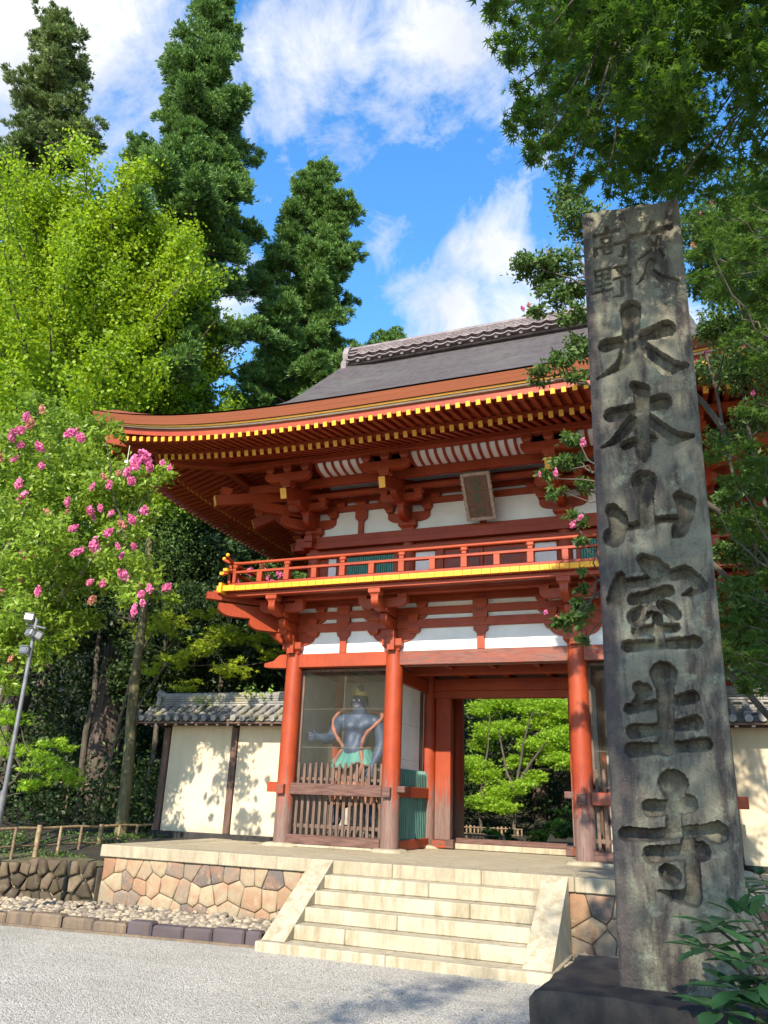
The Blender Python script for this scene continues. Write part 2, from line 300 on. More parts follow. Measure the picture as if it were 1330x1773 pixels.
# ---------------------------------------------------------------- mesh helpers
COL = sc.collection
def worldloc(o):
    v = Vector((0, 0, 0))
    while o is not None:
        v += o.location; o = o.parent
    return v
def tag(o, label=None, cat=None, group=None, kind=None):
    if label: o['label'] = label
    if cat: o['category'] = cat
    if group: o['group'] = group
    if kind: o['kind'] = kind
    return o
def empty(name, loc, label, cat, group=None):
    o = bpy.data.objects.new(name, None); COL.objects.link(o); o.location = loc; o.empty_display_size = .2
    return tag(o, label, cat, group)
class MB:
    """collects vertices and faces given in world coordinates, links them as one mesh object"""
    def __init__(s): s.v = []; s.f = []; s.m = []; s.sm = []; s.t = []; s.tint = 0.
    def add(s, vs, fs, mi=0, smooth=False):
        o = len(s.v); s.v += [tuple(v) for v in vs]
        for f in fs: s.f.append([o+i for i in f]); s.m.append(mi); s.sm.append(smooth); s.t.append(s.tint)
        return s
    def box(s, x0, x1, y0, y1, z0, z1, mi=0, ch=.006, M=None):
        """chamfered box"""
        c = min(ch, (x1-x0)*.3, (y1-y0)*.3, (z1-z0)*.3)
        P = []; ix = {}
        for a in (0, 1):
            for b in (0, 1):
                for d in (0, 1):
                    X = (x0, x1)[a]; Y = (y0, y1)[b]; Z = (z0, z1)[d]; sx, sy, sz = (1, -1)[a]*c, (1, -1)[b]*c, (1, -1)[d]*c
                    ix[a, b, d] = len(P); P += [(X, Y+sy, Z+sz), (X+sx, Y, Z+sz), (X+sx, Y+sy, Z)]
        g = lambda a, b, d, k: ix[a, b, d]+k
        F = [[g(0,0,0,0), g(0,0,1,0), g(0,1,1,0), g(0,1,0,0)], [g(1,0,0,0), g(1,1,0,0), g(1,1,1,0), g(1,0,1,0)],
             [g(0,0,0,1), g(1,0,0,1), g(1,0,1,1), g(0,0,1,1)], [g(0,1,0,1), g(0,1,1,1), g(1,1,1,1), g(1,1,0,1)],
             [g(0,0,0,2), g(0,1,0,2), g(1,1,0,2), g(1,0,0,2)], [g(0,0,1,2), g(1,0,1,2), g(1,1,1,2), g(0,1,1,2)]]
        for a in (0, 1):
            for b in (0, 1):
                F.append([g(a,b,0,0), g(a,b,0,1), g(a,b,1,1), g(a,b,1,0)] if a != b else [g(a,b,0,1), g(a,b,0,0), g(a,b,1,0), g(a,b,1,1)])
                F.append([g(a,0,b,0), g(a,0,b,2), g(a,1,b,2), g(a,1,b,0)] if a == b else [g(a,0,b,2), g(a,0,b,0), g(a,1,b,0), g(a,1,b,2)])
                F.append([g(0,a,b,1), g(0,a,b,2), g(1,a,b,2), g(1,a,b,1)] if a != b else [g(0,a,b,2), g(0,a,b,1), g(1,a,b,1), g(1,a,b,2)])
                for d in (0, 1):
                    t = [g(a,b,d,0), g(a,b,d,1), g(a,b,d,2)]; F.append(t if (a+b+d) % 2 == 0 else t[::-1])
        if M is not None: P = [M @ Vector(p) for p in P]
        return s.add(P, F, mi)
    def bar(s, p0, p1, w, h, mi=0, ch=.005, up=(0, 0, 1)):
        """box beam from p0 to p1, w wide, h high, centred on the line"""
        p0 = Vector(p0); p1 = Vector(p1); d = (p1-p0); L = d.length; d.normalize()
        sd = d.cross(Vector(up)).normalized(); u = sd.cross(d)
        M = Matrix(((d.x, sd.x, u.x, p0.x), (d.y, sd.y, u.y, p0.y), (d.z, sd.z, u.z, p0.z), (0, 0, 0, 1)))
        return s.box(0, L, -w/2, w/2, -h/2, h/2, mi, ch, M)
    def prism(s, prof, axis, a0, a1, mi=0, M=None, smooth=False):
        """profile of 2-D points pushed along an axis: 'x': (y,z), 'y': (x,z), 'z': (x,y)"""
        def p3(q, a): return {'x': (a, q[0], q[1]), 'y': (q[0], a, q[1]), 'z': (q[0], q[1], a)}[axis]
        n = len(prof); V = [p3(q, a0) for q in prof]+[p3(q, a1) for q in prof]
        if M is not None: V = [M @ Vector(p) for p in V]
        F = [list(range(n))[::-1], [n+i for i in range(n)]]+[[i, (i+1) % n, n+(i+1) % n, n+i] for i in range(n)]
        s.add(V, F[:2], mi); s.f[-2:]  # caps flat
        o = len(s.v)-2*n
        for f in F[2:]: s.f.append([o+i for i in f]); s.m.append(mi); s.sm.append(smooth); s.t.append(s.tint)
        return s
    def tube(s, pts, rad, n=8, mi=0, cap=True, smooth=True):
        pts = [Vector(p) for p in pts]; V = []; F = []
        if not isinstance(rad, (list, tuple)): rad = [rad]*len(pts)
        ref = None
        for i, p in enumerate(pts):
            d = (pts[min(i+1, len(pts)-1)]-pts[max(i-1, 0)]).normalized()
            if ref is None: ref = Vector((1, 0, 0)) if abs(d.x) < .8 else Vector((0, 1, 0))
            a = d.cross(ref).normalized(); b = d.cross(a).normalized(); ref = a.cross(d)
            for k in range(n):
                t = 2*math.pi*k/n; V.append(p+(a*math.cos(t)+b*math.sin(t))*rad[i])
        for i in range(len(pts)-1):
            for k in range(n): F.append([i*n+k, i*n+(k+1) % n, (i+1)*n+(k+1) % n, (i+1)*n+k])
        s.add(V, F, mi, smooth)
        if cap: s.add(V[:n], [list(range(n))[::-1]], mi); s.add(V[-n:], [list(range(n))], mi)
        return s
    def lathe(s, prof, cx, cy, n=20, mi=0, smooth=True):
        """(radius, z) profile turned round the vertical through cx, cy"""
        V = []; F = []
        for r, z in prof:
            for k in range(n):
                t = 2*math.pi*k/n; V.append((cx+r*math.cos(t), cy+r*math.sin(t), z))
        for i in range(len(prof)-1):
            for k in range(n): F.append([i*n+k, i*n+(k+1) % n, (i+1)*n+(k+1) % n, (i+1)*n+k])
        s.add(V, F, mi, smooth); s.add(V[:n], [list(range(n))[::-1]], mi); s.add(V[-n:], [list(range(n))], mi)
        return s
    def ball(s, c, r, n=10, mi=0, squash=(1, 1, 1), jit=0., rnd=None):
        V = []; F = []; m = n//2+1
        for i in range(m+1):
            th = math.pi*i/m
            for k in range(n):
                ph = 2*math.pi*k/n; j = 1+(rnd.uniform(-jit, jit) if rnd else 0)
                V.append((c[0]+r*squash[0]*math.sin(th)*math.cos(ph)*j, c[1]+r*squash[1]*math.sin(th)*math.sin(ph)*j, c[2]+r*squash[2]*math.cos(th)*j))
        for i in range(m):
            for k in range(n): F.append([i*n+k, (i+1)*n+k, (i+1)*n+(k+1) % n, i*n+(k+1) % n])
        return s.add(V, F, mi, True)
    def grid(s, fn, nu, nv, mi=0, smooth=True):
        V = [fn(i/nu, j/nv) for j in range(nv+1) for i in range(nu+1)]
        F = [[j*(nu+1)+i, j*(nu+1)+i+1, (j+1)*(nu+1)+i+1, (j+1)*(nu+1)+i] for j in range(nv) for i in range(nu)]
        return s.add(V, F, mi, smooth)
    def mesh(s, name, mats, origin=(0, 0, 0)):
        me = bpy.data.meshes.new(name); o = Vector(origin)
        me.from_pydata([(v[0]-o.x, v[1]-o.y, v[2]-o.z) for v in s.v], [], s.f)
        for m in (mats if isinstance(mats, (list, tuple)) else [mats]): me.materials.append(m)
        me.polygons.foreach_set('material_index', s.m); me.polygons.foreach_set('use_smooth', s.sm)
        if any(s.t):
            a = me.attributes.new('tint', 'FLOAT', 'FACE'); a.data.foreach_set('value', s.t)
        me.update(); return me
    def build(s, name, mats, parent=None, loc=None, label=None, cat=None, group=None, kind=None):
        pl = worldloc(parent) if parent else Vector((0, 0, 0))
        L = Vector(loc) if loc is not None else pl
        o = bpy.data.objects.new(name, s.mesh(name, mats, L)); COL.objects.link(o)
        o.parent = parent; o.location = L-pl
        return tag(o, label, cat, group, kind)
def copy_to(o, delta, parent=None):
    """copy of one part, moved; shares its mesh"""
    c = o.copy(); COL.objects.link(c); c.parent = parent or o.parent; c.location = o.location+Vector(delta); return c
def copy_tree(o, parent=None):
    c = o.copy(); COL.objects.link(c); c.parent = parent
    for ch in [x for x in o.children]: copy_tree(ch, c)
    return c

# ---- many small faces at once: leaves, needles, petals
def rots(rng, N, up=.0):
    """random rotation matrices; up>0 leans the leaf normals upward"""
    nrm = rng.normal(size=(N, 3)); nrm[:, 2] += up; nrm /= np.linalg.norm(nrm, axis=1)[:, None]
    t = rng.normal(size=(N, 3)); t -= (t*nrm).sum(1)[:, None]*nrm; t /= np.linalg.norm(t, axis=1)[:, None]
    b = np.cross(nrm, t); return np.stack([t, b, nrm], axis=2)
def rot_along(rng, dirs):
    d = dirs/np.linalg.norm(dirs, axis=1)[:, None]; t = rng.normal(size=d.shape); t -= (t*d).sum(1)[:, None]*d
    t /= np.linalg.norm(t, axis=1)[:, None]; return np.stack([d, t, np.cross(d, t)], axis=2)
def leaf_mesh(name, C, size, R, tv, tf, rng, origin, tint=None):
    """one mesh of N copies of a leaf template: tv (k,3), tf list of faces"""
    N = len(C); tv = np.asarray(tv, float); k = len(tv); o = np.asarray(origin, float)
    V = (np.einsum('nij,kj->nki', R, tv)*size[:, None, None]+C[:, None, :]-o).reshape(-1, 3)
    lf = np.concatenate([np.asarray(f) for f in tf]); cnt = np.array([len(f) for f in tf])
    L = (lf[None, :]+(np.arange(N)*k)[:, None]).ravel(); T = np.tile(cnt, N); S = np.concatenate([[0], np.cumsum(T)[:-1]])
    me = bpy.data.meshes.new(name); me.vertices.add(N*k); me.loops.add(len(L)); me.polygons.add(len(T))
    me.vertices.foreach_set('co', V.ravel().astype(np.float32)); me.loops.foreach_set('vertex_index', L.astype(np.int32))
    me.polygons.foreach_set('loop_start', S.astype(np.int32)); me.polygons.foreach_set('loop_total', T.astype(np.int32))
    tn = rng.random(N) if tint is None else tint
    a = me.attributes.new('tint', 'FLOAT', 'FACE'); a.data.foreach_set('value', np.repeat(tn, len(tf)).astype(np.float32))
    me.update(calc_edges=True); me.validate(); return me
def leaf_obj(name, me, mat, parent, loc=None, **kw):
    if not me.materials: me.materials.append(mat)
    pl = worldloc(parent) if parent else Vector((0, 0, 0)); L = Vector(loc) if loc is not None else pl
    o = bpy.data.objects.new(name, me); COL.objects.link(o); o.parent = parent; o.location = L-pl
    return tag(o, **kw)
def in_clumps(rng, clumps, dens=1., shell=.45):
    """points in ellipsoid clumps (x,y,z,rx,ry,rz,n), denser toward the outside, broken into sub-clusters"""
    P = []; D = []
    for c in clumps:
        n = max(3, int(c[6]*dens)); m = max(2, n//22)
        u = rng.normal(size=(m, 3)); u /= np.linalg.norm(u, axis=1)[:, None]; rr = (shell+(1-shell)*rng.random(m))**.7
        sub = u*rr[:, None]
        pick = rng.integers(0, m, n); q = sub[pick]+rng.normal(size=(n, 3))*.17*np.array([1.15, 1.15, .75])
        P.append(np.array(c[:3])+q*np.array(c[3:6])); D.append(q)
    return np.concatenate(P), np.concatenate(D)
LEAF = ([(0, 0, 0), (.42, .24, .05), (1, 0, -.08), (.42, -.24, .05)], [[0, 1, 2], [0, 2, 3]])
LEAFQ = ([(0, 0, 0), (.45, .27, .06), (1, 0, -.06), (.45, -.27, .06)], [[0, 3, 2, 1]])
FAN = ([(0, 0, 0), (.62, .50, .08), (.95, .26, 0), (.86, 0, .06), (.95, -.26, 0), (.62, -.50, .08)], [[0, 1, 2, 3], [0, 3, 4, 5]])
def star(n=7):
    tv = [(-.02, 0, 0)]; ang = [(-118, .42), (-72, .72), (-36, .92), (0, 1.0), (36, .92), (72, .72), (118, .42)] if n == 7 else [(-100, .6), (-48, .88), (0, 1.), (48, .88), (100, .6)]
    for i, (a, r) in enumerate(ang):
        t = math.radians(a); tv.append((r*math.cos(t), r*math.sin(t), -.10*r))
        if i < len(ang)-1:
            t2 = math.radians((a+ang[i+1][0])/2); tv.append((.27*math.cos(t2), .27*math.sin(t2), .02))
    # every lobe is a kite from the centre between its two notches
    tf = []; k = len(ang)
    for i in range(k):
        tip = 1+2*i; l = tip-1 if i > 0 else 0; r = tip+1 if i < k-1 else 0
        tf.append([0, l, tip] if r == 0 else ([0, tip, r] if l == 0 else [0, l, tip, r]))
    return tv, tf
STAR7, STAR5 = star(7), star(5)
def tuft(seed, n=7, spread=.42, wdt=.055):
    r = random.Random(seed); tv = []; tf = []
    for i in range(n):
        a = 2*math.pi*i/n+r.uniform(-.3, .3); s = spread*r.uniform(.45, 1.1); b = r.uniform(-.1, .25)
        tip = Vector((r.uniform(.75, 1.05), s*math.cos(a), s*math.sin(a))); base = Vector((b, 0, 0)); side = tip.cross(Vector((r.uniform(-1, 1), r.uniform(-1, 1), r.uniform(-1, 1)))).normalized()*wdt
        mid = base.lerp(tip, .55); o = len(tv)
        tv += [base, mid+side, tip, mid-side]; tf.append([o, o+1, o+2, o+3])
    return [tuple(v) for v in tv], tf
STROKES = {'onna':[[(3.35,4.933,0.0122),(3.307,4.838,0.0122),(3.392,4.688,0.0105)],[(3.407,4.876,0.0121),(3.359,4.76,0.0121),(3.261,4.694,0.0045)],[(3.236,4.861,0.0153),(3.338,4.858,0.0106),(3.439,4.872,0.0181)]],
'hito':[[(3.323,4.661,0.0195),(3.299,4.586,0.0134),(3.238,4.524,0.0037)],[(3.316,4.617,0.0105),(3.37,4.538,0.0163),(3.451,4.504,0.0103)]],
'taka':[[(3.093,4.966,0.0109),(3.095,4.927,0.0093)],[(3.024,4.92,0.0094),(3.158,4.929,0.0124)],[(3.062,4.893,0.007),(3.068,4.854,0.007)],[(3.062,4.893,0.007),(3.115,4.893,0.007),(3.113,4.852,0.007)],[(3.068,4.854,0.0062),(3.113,4.852,0.0062)],[(3.022,4.776,0.0101),(3.021,4.828,0.0093)],[(3.025,4.827,0.0078),(3.193,4.835,0.01),(3.176,4.738,0.0076),(3.151,4.747,0.0046)],[(3.069,4.807,0.0062),(3.075,4.777,0.0062)],[(3.069,4.807,0.0062),(3.114,4.812,0.0062),(3.112,4.777,0.0061)],[(3.075,4.777,0.0054),(3.112,4.777,0.0054)]],
'no':[[(3.012,4.668,0.0069),(3.016,4.594,0.0069)],[(3.012,4.668,0.0069),(3.094,4.671,0.0069),(3.09,4.604,0.0068)],[(3.014,4.631,0.0054),(3.092,4.635,0.0053)],[(3.016,4.594,0.0053),(3.09,4.601,0.0053)],[(3.053,4.667,0.0061),(3.053,4.527,0.0061)],[(3.014,4.558,0.0053),(3.095,4.564,0.0053)],[(2.997,4.517,0.0068),(3.1,4.525,0.0068)],[(3.12,4.665,0.0069),(3.186,4.669,0.0076),(3.143,4.623,0.0045)],[(3.137,4.647,0.0053),(3.164,4.609,0.0076)],[(3.117,4.588,0.0068),(3.2,4.6,0.0083),(3.187,4.576,0.0045)],[(3.16,4.596,0.0076),(3.155,4.468,0.0075),(3.108,4.471,0.0038)]],
'dai':[[(3.191,4.368,0.0445),(3.188,4.261,0.0353),(3.176,4.144,0.0336),(3.123,4.029,0.0261),(2.985,3.954,0.0044)],[(3.046,4.161,0.0339),(3.168,4.171,0.0249),(3.267,4.19,0.0291),(3.361,4.2,0.0447)],[(3.229,4.143,0.0189),(3.309,4.028,0.0329),(3.365,3.961,0.0397),(3.451,3.958,0.0141)]],
'hon':[[(3.178,3.888,0.0187),(3.214,3.849,0.0332),(3.21,3.749,0.0276),(3.199,3.605,0.0273),(3.199,3.47,0.0283),(3.202,3.427,0.0077)],[(3.052,3.722,0.0346),(3.143,3.741,0.0225),(3.232,3.757,0.0276),(3.313,3.758,0.0392)],[(3.164,3.683,0.0237),(3.095,3.598,0.0263),(3.042,3.555,0.0158),(2.98,3.534,0.004)],[(3.239,3.679,0.0196),(3.301,3.598,0.0271),(3.351,3.541,0.0333),(3.443,3.539,0.0114)],[(3.11,3.531,0.0222),(3.18,3.554,0.0195),(3.249,3.559,0.0245)]],
'yama':[[(3.188,3.315,0.0484),(3.19,3.222,0.0303),(3.183,3.083,0.03)],[(3.074,3.073,0.0176),(3.122,3.072,0.0163),(3.183,3.089,0.0213),(3.267,3.098,0.0149),(3.343,3.094,0.016)],[(3.019,3.172,0.0268),(3.046,3.119,0.0368),(3.043,3.062,0.0347),(3.019,3.024,0.0416),(3.021,2.998,0.0252)],[(3.353,3.212,0.0224),(3.384,3.172,0.0359),(3.375,3.104,0.0283),(3.337,3.029,0.0295),(3.315,3.005,0.0123)]],
'muro':[[(3.152,2.893,0.0238),(3.193,2.856,0.0381),(3.247,2.835,0.0222)],[(3.035,2.812,0.0186),(3.021,2.744,0.0304),(3.002,2.691,0.0303)],[(3.042,2.77,0.0185),(3.131,2.775,0.0223),(3.238,2.792,0.0208),(3.343,2.811,0.0284)],[(3.343,2.811,0.0284),(3.388,2.772,0.0269),(3.414,2.734,0.0229),(3.37,2.71,0.0179),(3.324,2.693,0.0051)],[(3.093,2.686,0.0235),(3.176,2.705,0.0208),(3.257,2.72,0.0245)],[(3.161,2.676,0.0169),(3.13,2.638,0.0168),(3.1,2.597,0.035)],[(3.098,2.574,0.0194),(3.169,2.613,0.0116)],[(3.23,2.653,0.0231),(3.261,2.625,0.0281),(3.283,2.598,0.0229),(3.272,2.573,0.0089)],[(3.098,2.528,0.0219),(3.169,2.53,0.0205),(3.278,2.537,0.0177)],[(3.198,2.595,0.018),(3.2,2.46,0.0215)],[(3.05,2.452,0.0244),(3.133,2.456,0.0204),(3.241,2.459,0.0202),(3.36,2.462,0.025)]],
'sho':[[(3.206,2.312,0.0475),(3.207,2.248,0.0311),(3.2,2.127,0.0283),(3.19,1.973,0.0279)],[(3.088,2.252,0.0226),(3.111,2.237,0.0276),(3.084,2.194,0.0175),(3.035,2.145,0.0088)],[(3.036,2.151,0.02),(3.111,2.163,0.0174),(3.207,2.181,0.0161),(3.325,2.204,0.0245)],[(3.05,2.046,0.0273),(3.127,2.055,0.0209),(3.221,2.067,0.0171),(3.328,2.088,0.0266)],[(3.038,1.962,0.0271),(3.144,1.969,0.0207),(3.259,1.98,0.0205),(3.364,1.992,0.0239)]],
'ji':[[(3.207,1.812,0.05),(3.205,1.743,0.0278),(3.194,1.613,0.026)],[(3.101,1.705,0.0309),(3.175,1.711,0.0249),(3.266,1.731,0.0305)],[(2.984,1.59,0.025),(3.089,1.589,0.0219),(3.207,1.607,0.0188),(3.316,1.619,0.02),(3.375,1.615,0.0369)],[(3.09,1.508,0.0289),(3.186,1.52,0.0258),(3.301,1.533,0.0312)],[(3.251,1.569,0.0243),(3.258,1.491,0.0256),(3.257,1.401,0.0253),(3.251,1.343,0.028),(3.172,1.347,0.0169),(3.106,1.361,0.0036)],[(3.153,1.439,0.0286),(3.172,1.427,0.0299)]]}
CL_MYRTLE = [(-6.97,-3.8,7.21,0.49,0.49,0.39),(-7.37,-2.73,7.93,0.48,0.48,0.39),(-6.44,-2.85,7.23,0.51,0.51,0.41),(-6.72,-3.62,6.52,0.53,0.53,0.43),(-6.14,-3.26,6.28,0.53,0.53,0.43),(-5.38,-3.33,6.37,0.43,0.43,0.34),(-5.07,-3.02,6.56,0.39,0.39,0.31),(-4.73,-2.82,6.76,0.24,0.24,0.19),(-6.78,-3.86,5.72,0.51,0.51,0.41),(-5.76,-3.96,5.31,0.49,0.49,0.39),(-6.12,-2.75,5.83,0.5,0.5,0.4),(-4.91,-3.35,5.52,0.37,0.37,0.29),(-4.91,-2.86,5.93,0.24,0.24,0.19),(-6.28,-4.0,4.78,0.49,0.49,0.39),(-6.12,-3.33,4.85,0.51,0.51,0.41),(-5.69,-2.92,5.03,0.47,0.47,0.38),(-4.48,-3.66,4.79,0.39,0.39,0.31),(-4.83,-2.58,4.87,0.3,0.3,0.24),(-4.39,-2.65,4.54,0.18,0.18,0.15),(-4.06,-3.95,4.3,0.25,0.25,0.2),(-6.04,-3.96,4.14,0.43,0.43,0.35),(-6.11,-3.19,4.22,0.42,0.42,0.33),(-6.07,-2.59,4.3,0.27,0.27,0.22),(-6.71,-3.43,3.74,0.41,0.41,0.33),(-5.86,-3.68,3.62,0.33,0.33,0.26),(-5.62,-3.37,3.8,0.22,0.22,0.18),(-6.12,-3.96,3.11,0.25,0.25,0.2),(-7.95,-3.67,6.96,0.6,0.6,0.48),(-8.18,-3.34,6.03,0.71,0.71,0.57),(-7.98,-3.26,4.99,0.69,0.69,0.55),(-7.12,-3.65,3.89,0.55,0.55,0.44),(-7.03,-3.65,7.95,0.28,0.28,0.23),(-5.37,-3.67,7.21,0.28,0.28,0.23)]
CL_MYRTLE_FL = [(-6.5,-4.01,7.16,0.11,0.11,0.13),(-6.61,-3.76,7.42,0.12,0.12,0.13),(-6.79,-3.9,7.16,0.12,0.12,0.13),(-6.76,-3.72,7.06,0.09,0.09,0.1),(-6.48,-3.7,7.68,0.09,0.09,0.1),(-6.28,-4.15,7.3,0.08,0.08,0.08),(-5.26,-4.19,6.85,0.1,0.1,0.11),(-5.71,-3.53,7.14,0.11,0.11,0.12),(-5.35,-3.99,7.0,0.07,0.07,0.08),(-6.02,-4.01,6.8,0.1,0.1,0.11),(-6.56,-3.4,6.85,0.1,0.1,0.11),(-7.04,-3.82,6.84,0.11,0.11,0.12),(-7.6,-3.53,7.09,0.09,0.09,0.1),(-6.71,-3.82,6.77,0.08,0.08,0.08),(-6.25,-3.69,6.64,0.08,0.08,0.08),(-6.22,-4.08,6.18,0.09,0.09,0.1),(-6.53,-3.69,6.14,0.11,0.11,0.13),(-6.75,-3.51,6.17,0.09,0.09,0.1),(-6.95,-3.78,6.09,0.08,0.08,0.08),(-5.65,-3.61,5.99,0.08,0.08,0.09),(-5.97,-3.66,5.83,0.08,0.08,0.09),(-3.98,-4.15,6.22,0.12,0.12,0.13),(-4.3,-3.59,6.59,0.13,0.13,0.14),(-4.07,-3.73,6.34,0.08,0.08,0.09),(-4.17,-3.96,6.04,0.1,0.1,0.11),(-4.07,-4.18,6.08,0.09,0.09,0.09),(-4.02,-3.51,6.49,0.06,0.06,0.07),(-3.63,-3.82,6.24,0.06,0.06,0.07),(-4.72,-3.62,6.36,0.07,0.07,0.08),(-5.13,-3.5,6.4,0.08,0.08,0.09),(-4.88,-3.63,6.15,0.07,0.07,0.08),(-5.02,-3.46,6.3,0.07,0.07,0.08),(-4.95,-3.88,6.06,0.07,0.07,0.08),(-5.22,-3.56,5.82,0.09,0.09,0.1),(-4.77,-3.84,5.72,0.07,0.07,0.08),(-5.24,-3.45,5.76,0.07,0.07,0.08),(-5.72,-3.5,5.87,0.07,0.07,0.07),(-4.29,-4.12,5.49,0.06,0.06,0.07),(-3.75,-4.09,5.49,0.09,0.09,0.1),(-3.99,-4.03,5.4,0.08,0.08,0.09),(-4.68,-3.43,5.59,0.08,0.08,0.09),(-4.53,-3.85,5.31,0.08,0.08,0.09),(-4.9,-3.7,5.2,0.11,0.11,0.12),(-4.94,-3.96,5.01,0.1,0.1,0.11),(-5.26,-3.79,5.46,0.08,0.08,0.09),(-4.29,-3.89,5.07,0.06,0.06,0.07),(-3.98,-3.92,5.03,0.08,0.08,0.09),(-4.33,-3.73,4.98,0.07,0.07,0.08),(-6.77,-3.73,4.96,0.11,0.11,0.12),(-6.78,-3.48,4.68,0.11,0.11,0.12),(-6.31,-3.65,5.18,0.08,0.08,0.09),(-6.41,-3.46,5.18,0.09,0.09,0.1),(-6.18,-3.51,5.24,0.09,0.09,0.1),(-5.91,-3.41,5.3,0.08,0.08,0.09),(-6.26,-3.66,4.77,0.07,0.07,0.08),(-5.43,-4.07,4.43,0.08,0.08,0.08),(-6.25,-3.51,4.53,0.07,0.07,0.08),(-5.11,-3.43,4.71,0.08,0.08,0.09),(-4.82,-3.48,4.66,0.08,0.08,0.09),(-4.25,-3.74,4.69,0.09,0.09,0.09),(-3.99,-3.63,4.55,0.08,0.08,0.08),(-3.52,-4.03,4.37,0.08,0.08,0.09),(-3.62,-3.53,4.52,0.08,0.08,0.09),(-3.88,-3.74,4.38,0.08,0.08,0.09),(-3.65,-3.97,4.19,0.08,0.08,0.09),(-3.62,-4.15,4.05,0.09,0.09,0.1),(-4.93,-3.52,4.41,0.09,0.09,0.1),(-6.4,-3.41,3.61,0.06,0.06,0.07)]
CL_RMYRTLE = [(2.01,-5.0,7.61,0.26,0.26,0.19),(2.31,-5.0,7.61,0.24,0.24,0.18),(1.88,-5.2,7.65,0.12,0.12,0.09),(2.44,-4.8,7.4,0.17,0.17,0.13),(2.2,-5.0,7.24,0.19,0.19,0.14),(1.96,-5.0,7.06,0.13,0.13,0.1),(2.38,-5.0,6.93,0.16,0.16,0.12),(2.03,-5.0,6.21,0.14,0.14,0.11),(2.26,-5.0,6.35,0.17,0.17,0.13),(2.43,-4.8,6.62,0.16,0.16,0.12),(2.41,-5.0,6.14,0.11,0.11,0.09),(2.31,-5.0,5.39,0.12,0.12,0.09),(2.18,-5.0,5.14,0.12,0.12,0.09),(2.06,-5.0,5.02,0.09,0.09,0.06),(2.11,-5.0,4.81,0.09,0.09,0.06),(2.28,-4.8,5.21,0.13,0.13,0.09),(2.35,-4.8,4.93,0.11,0.11,0.08),(2.33,-5.0,4.47,0.11,0.11,0.08),(2.37,-5.0,4.22,0.08,0.08,0.06),(2.23,-5.0,3.42,0.13,0.13,0.09),(2.11,-5.0,3.4,0.07,0.07,0.05),(2.32,-4.8,3.61,0.12,0.12,0.09),(2.34,-4.8,3.79,0.08,0.08,0.06),(2.3,-5.0,3.22,0.07,0.07,0.05),(2.39,-5.0,3.91,0.06,0.06,0.04),(2.51,-5.0,8.22,0.27,0.27,0.2),(2.42,-5.0,8.59,0.21,0.21,0.16),(3.89,-3.95,8.5,0.36,0.36,0.27),(4.28,-3.72,8.76,0.4,0.4,0.3),(4.51,-3.61,8.34,0.36,0.36,0.27),(3.96,-3.32,8.24,0.34,0.34,0.25),(4.3,-3.72,7.71,0.35,0.35,0.26),(4.54,-3.36,7.4,0.36,0.36,0.27),(3.9,-5.14,6.34,0.24,0.24,0.18),(4.19,-4.27,6.3,0.32,0.32,0.24),(3.89,-3.31,6.88,0.22,0.22,0.16),(4.28,-3.9,5.9,0.26,0.26,0.19),(3.92,-3.4,5.89,0.21,0.21,0.16),(4.09,-4.97,4.73,0.22,0.22,0.17),(3.75,-4.26,4.85,0.17,0.17,0.13),(3.92,-4.71,4.42,0.2,0.2,0.15),(4.13,-4.11,4.22,0.3,0.3,0.22),(3.75,-4.05,4.27,0.18,0.18,0.14),(3.75,-5.17,3.5,0.24,0.24,0.18),(3.99,-4.77,3.31,0.27,0.27,0.2),(3.68,-4.64,3.18,0.22,0.22,0.17),(3.92,-3.37,3.09,0.22,0.22,0.16),(4.09,-3.67,8.22,0.29,0.29,0.22),(4.55,-4.88,8.15,0.38,0.38,0.29)]
CL_RMYRTLE_FL = [(2.15,-5.0,7.84,0.05,0.05,0.06),(2.42,-4.99,7.76,0.05,0.05,0.05),(1.86,-5.16,7.02,0.06,0.06,0.07),(1.95,-5.27,6.98,0.05,0.05,0.06),(2.48,-5.4,5.15,0.06,0.06,0.06),(2.14,-5.07,4.99,0.06,0.06,0.07),(1.99,-5.16,4.96,0.04,0.04,0.04),(2.3,-5.02,4.43,0.07,0.07,0.08),(2.39,-5.21,4.42,0.05,0.05,0.05),(2.09,-5.01,3.45,0.05,0.05,0.05),(2.02,-5.26,3.46,0.04,0.04,0.04),(2.06,-5.0,7.11,0.04,0.04,0.04),(2.42,-5.04,8.51,0.04,0.04,0.05),(3.94,-5.19,7.9,0.05,0.05,0.06),(3.84,-5.13,7.83,0.04,0.04,0.05),(3.72,-5.06,7.49,0.05,0.05,0.06),(4.07,-5.3,6.01,0.05,0.05,0.05),(4.24,-5.12,6.02,0.05,0.05,0.05),(3.74,-5.0,6.19,0.04,0.04,0.05),(4.09,-5.27,5.51,0.04,0.04,0.05)]
CL_UNDERSTORY = [(-8.15,1.5,5.06,0.45,0.45,0.23),(-7.17,1.2,5.09,0.5,0.5,0.25),(-6.43,1.2,4.56,0.49,0.49,0.24),(-6.02,1.5,4.85,0.49,0.49,0.25),(-5.6,2.0,4.81,0.5,0.5,0.25),(-4.99,2.0,4.42,0.37,0.37,0.18),(-6.91,1.0,4.3,0.42,0.42,0.21),(-7.45,1.0,4.07,0.34,0.34,0.17),(-5.79,1.5,4.11,0.42,0.42,0.21),(-6.53,1.2,3.73,0.3,0.3,0.15),(-6.32,1.2,5.3,0.31,0.31,0.15)]
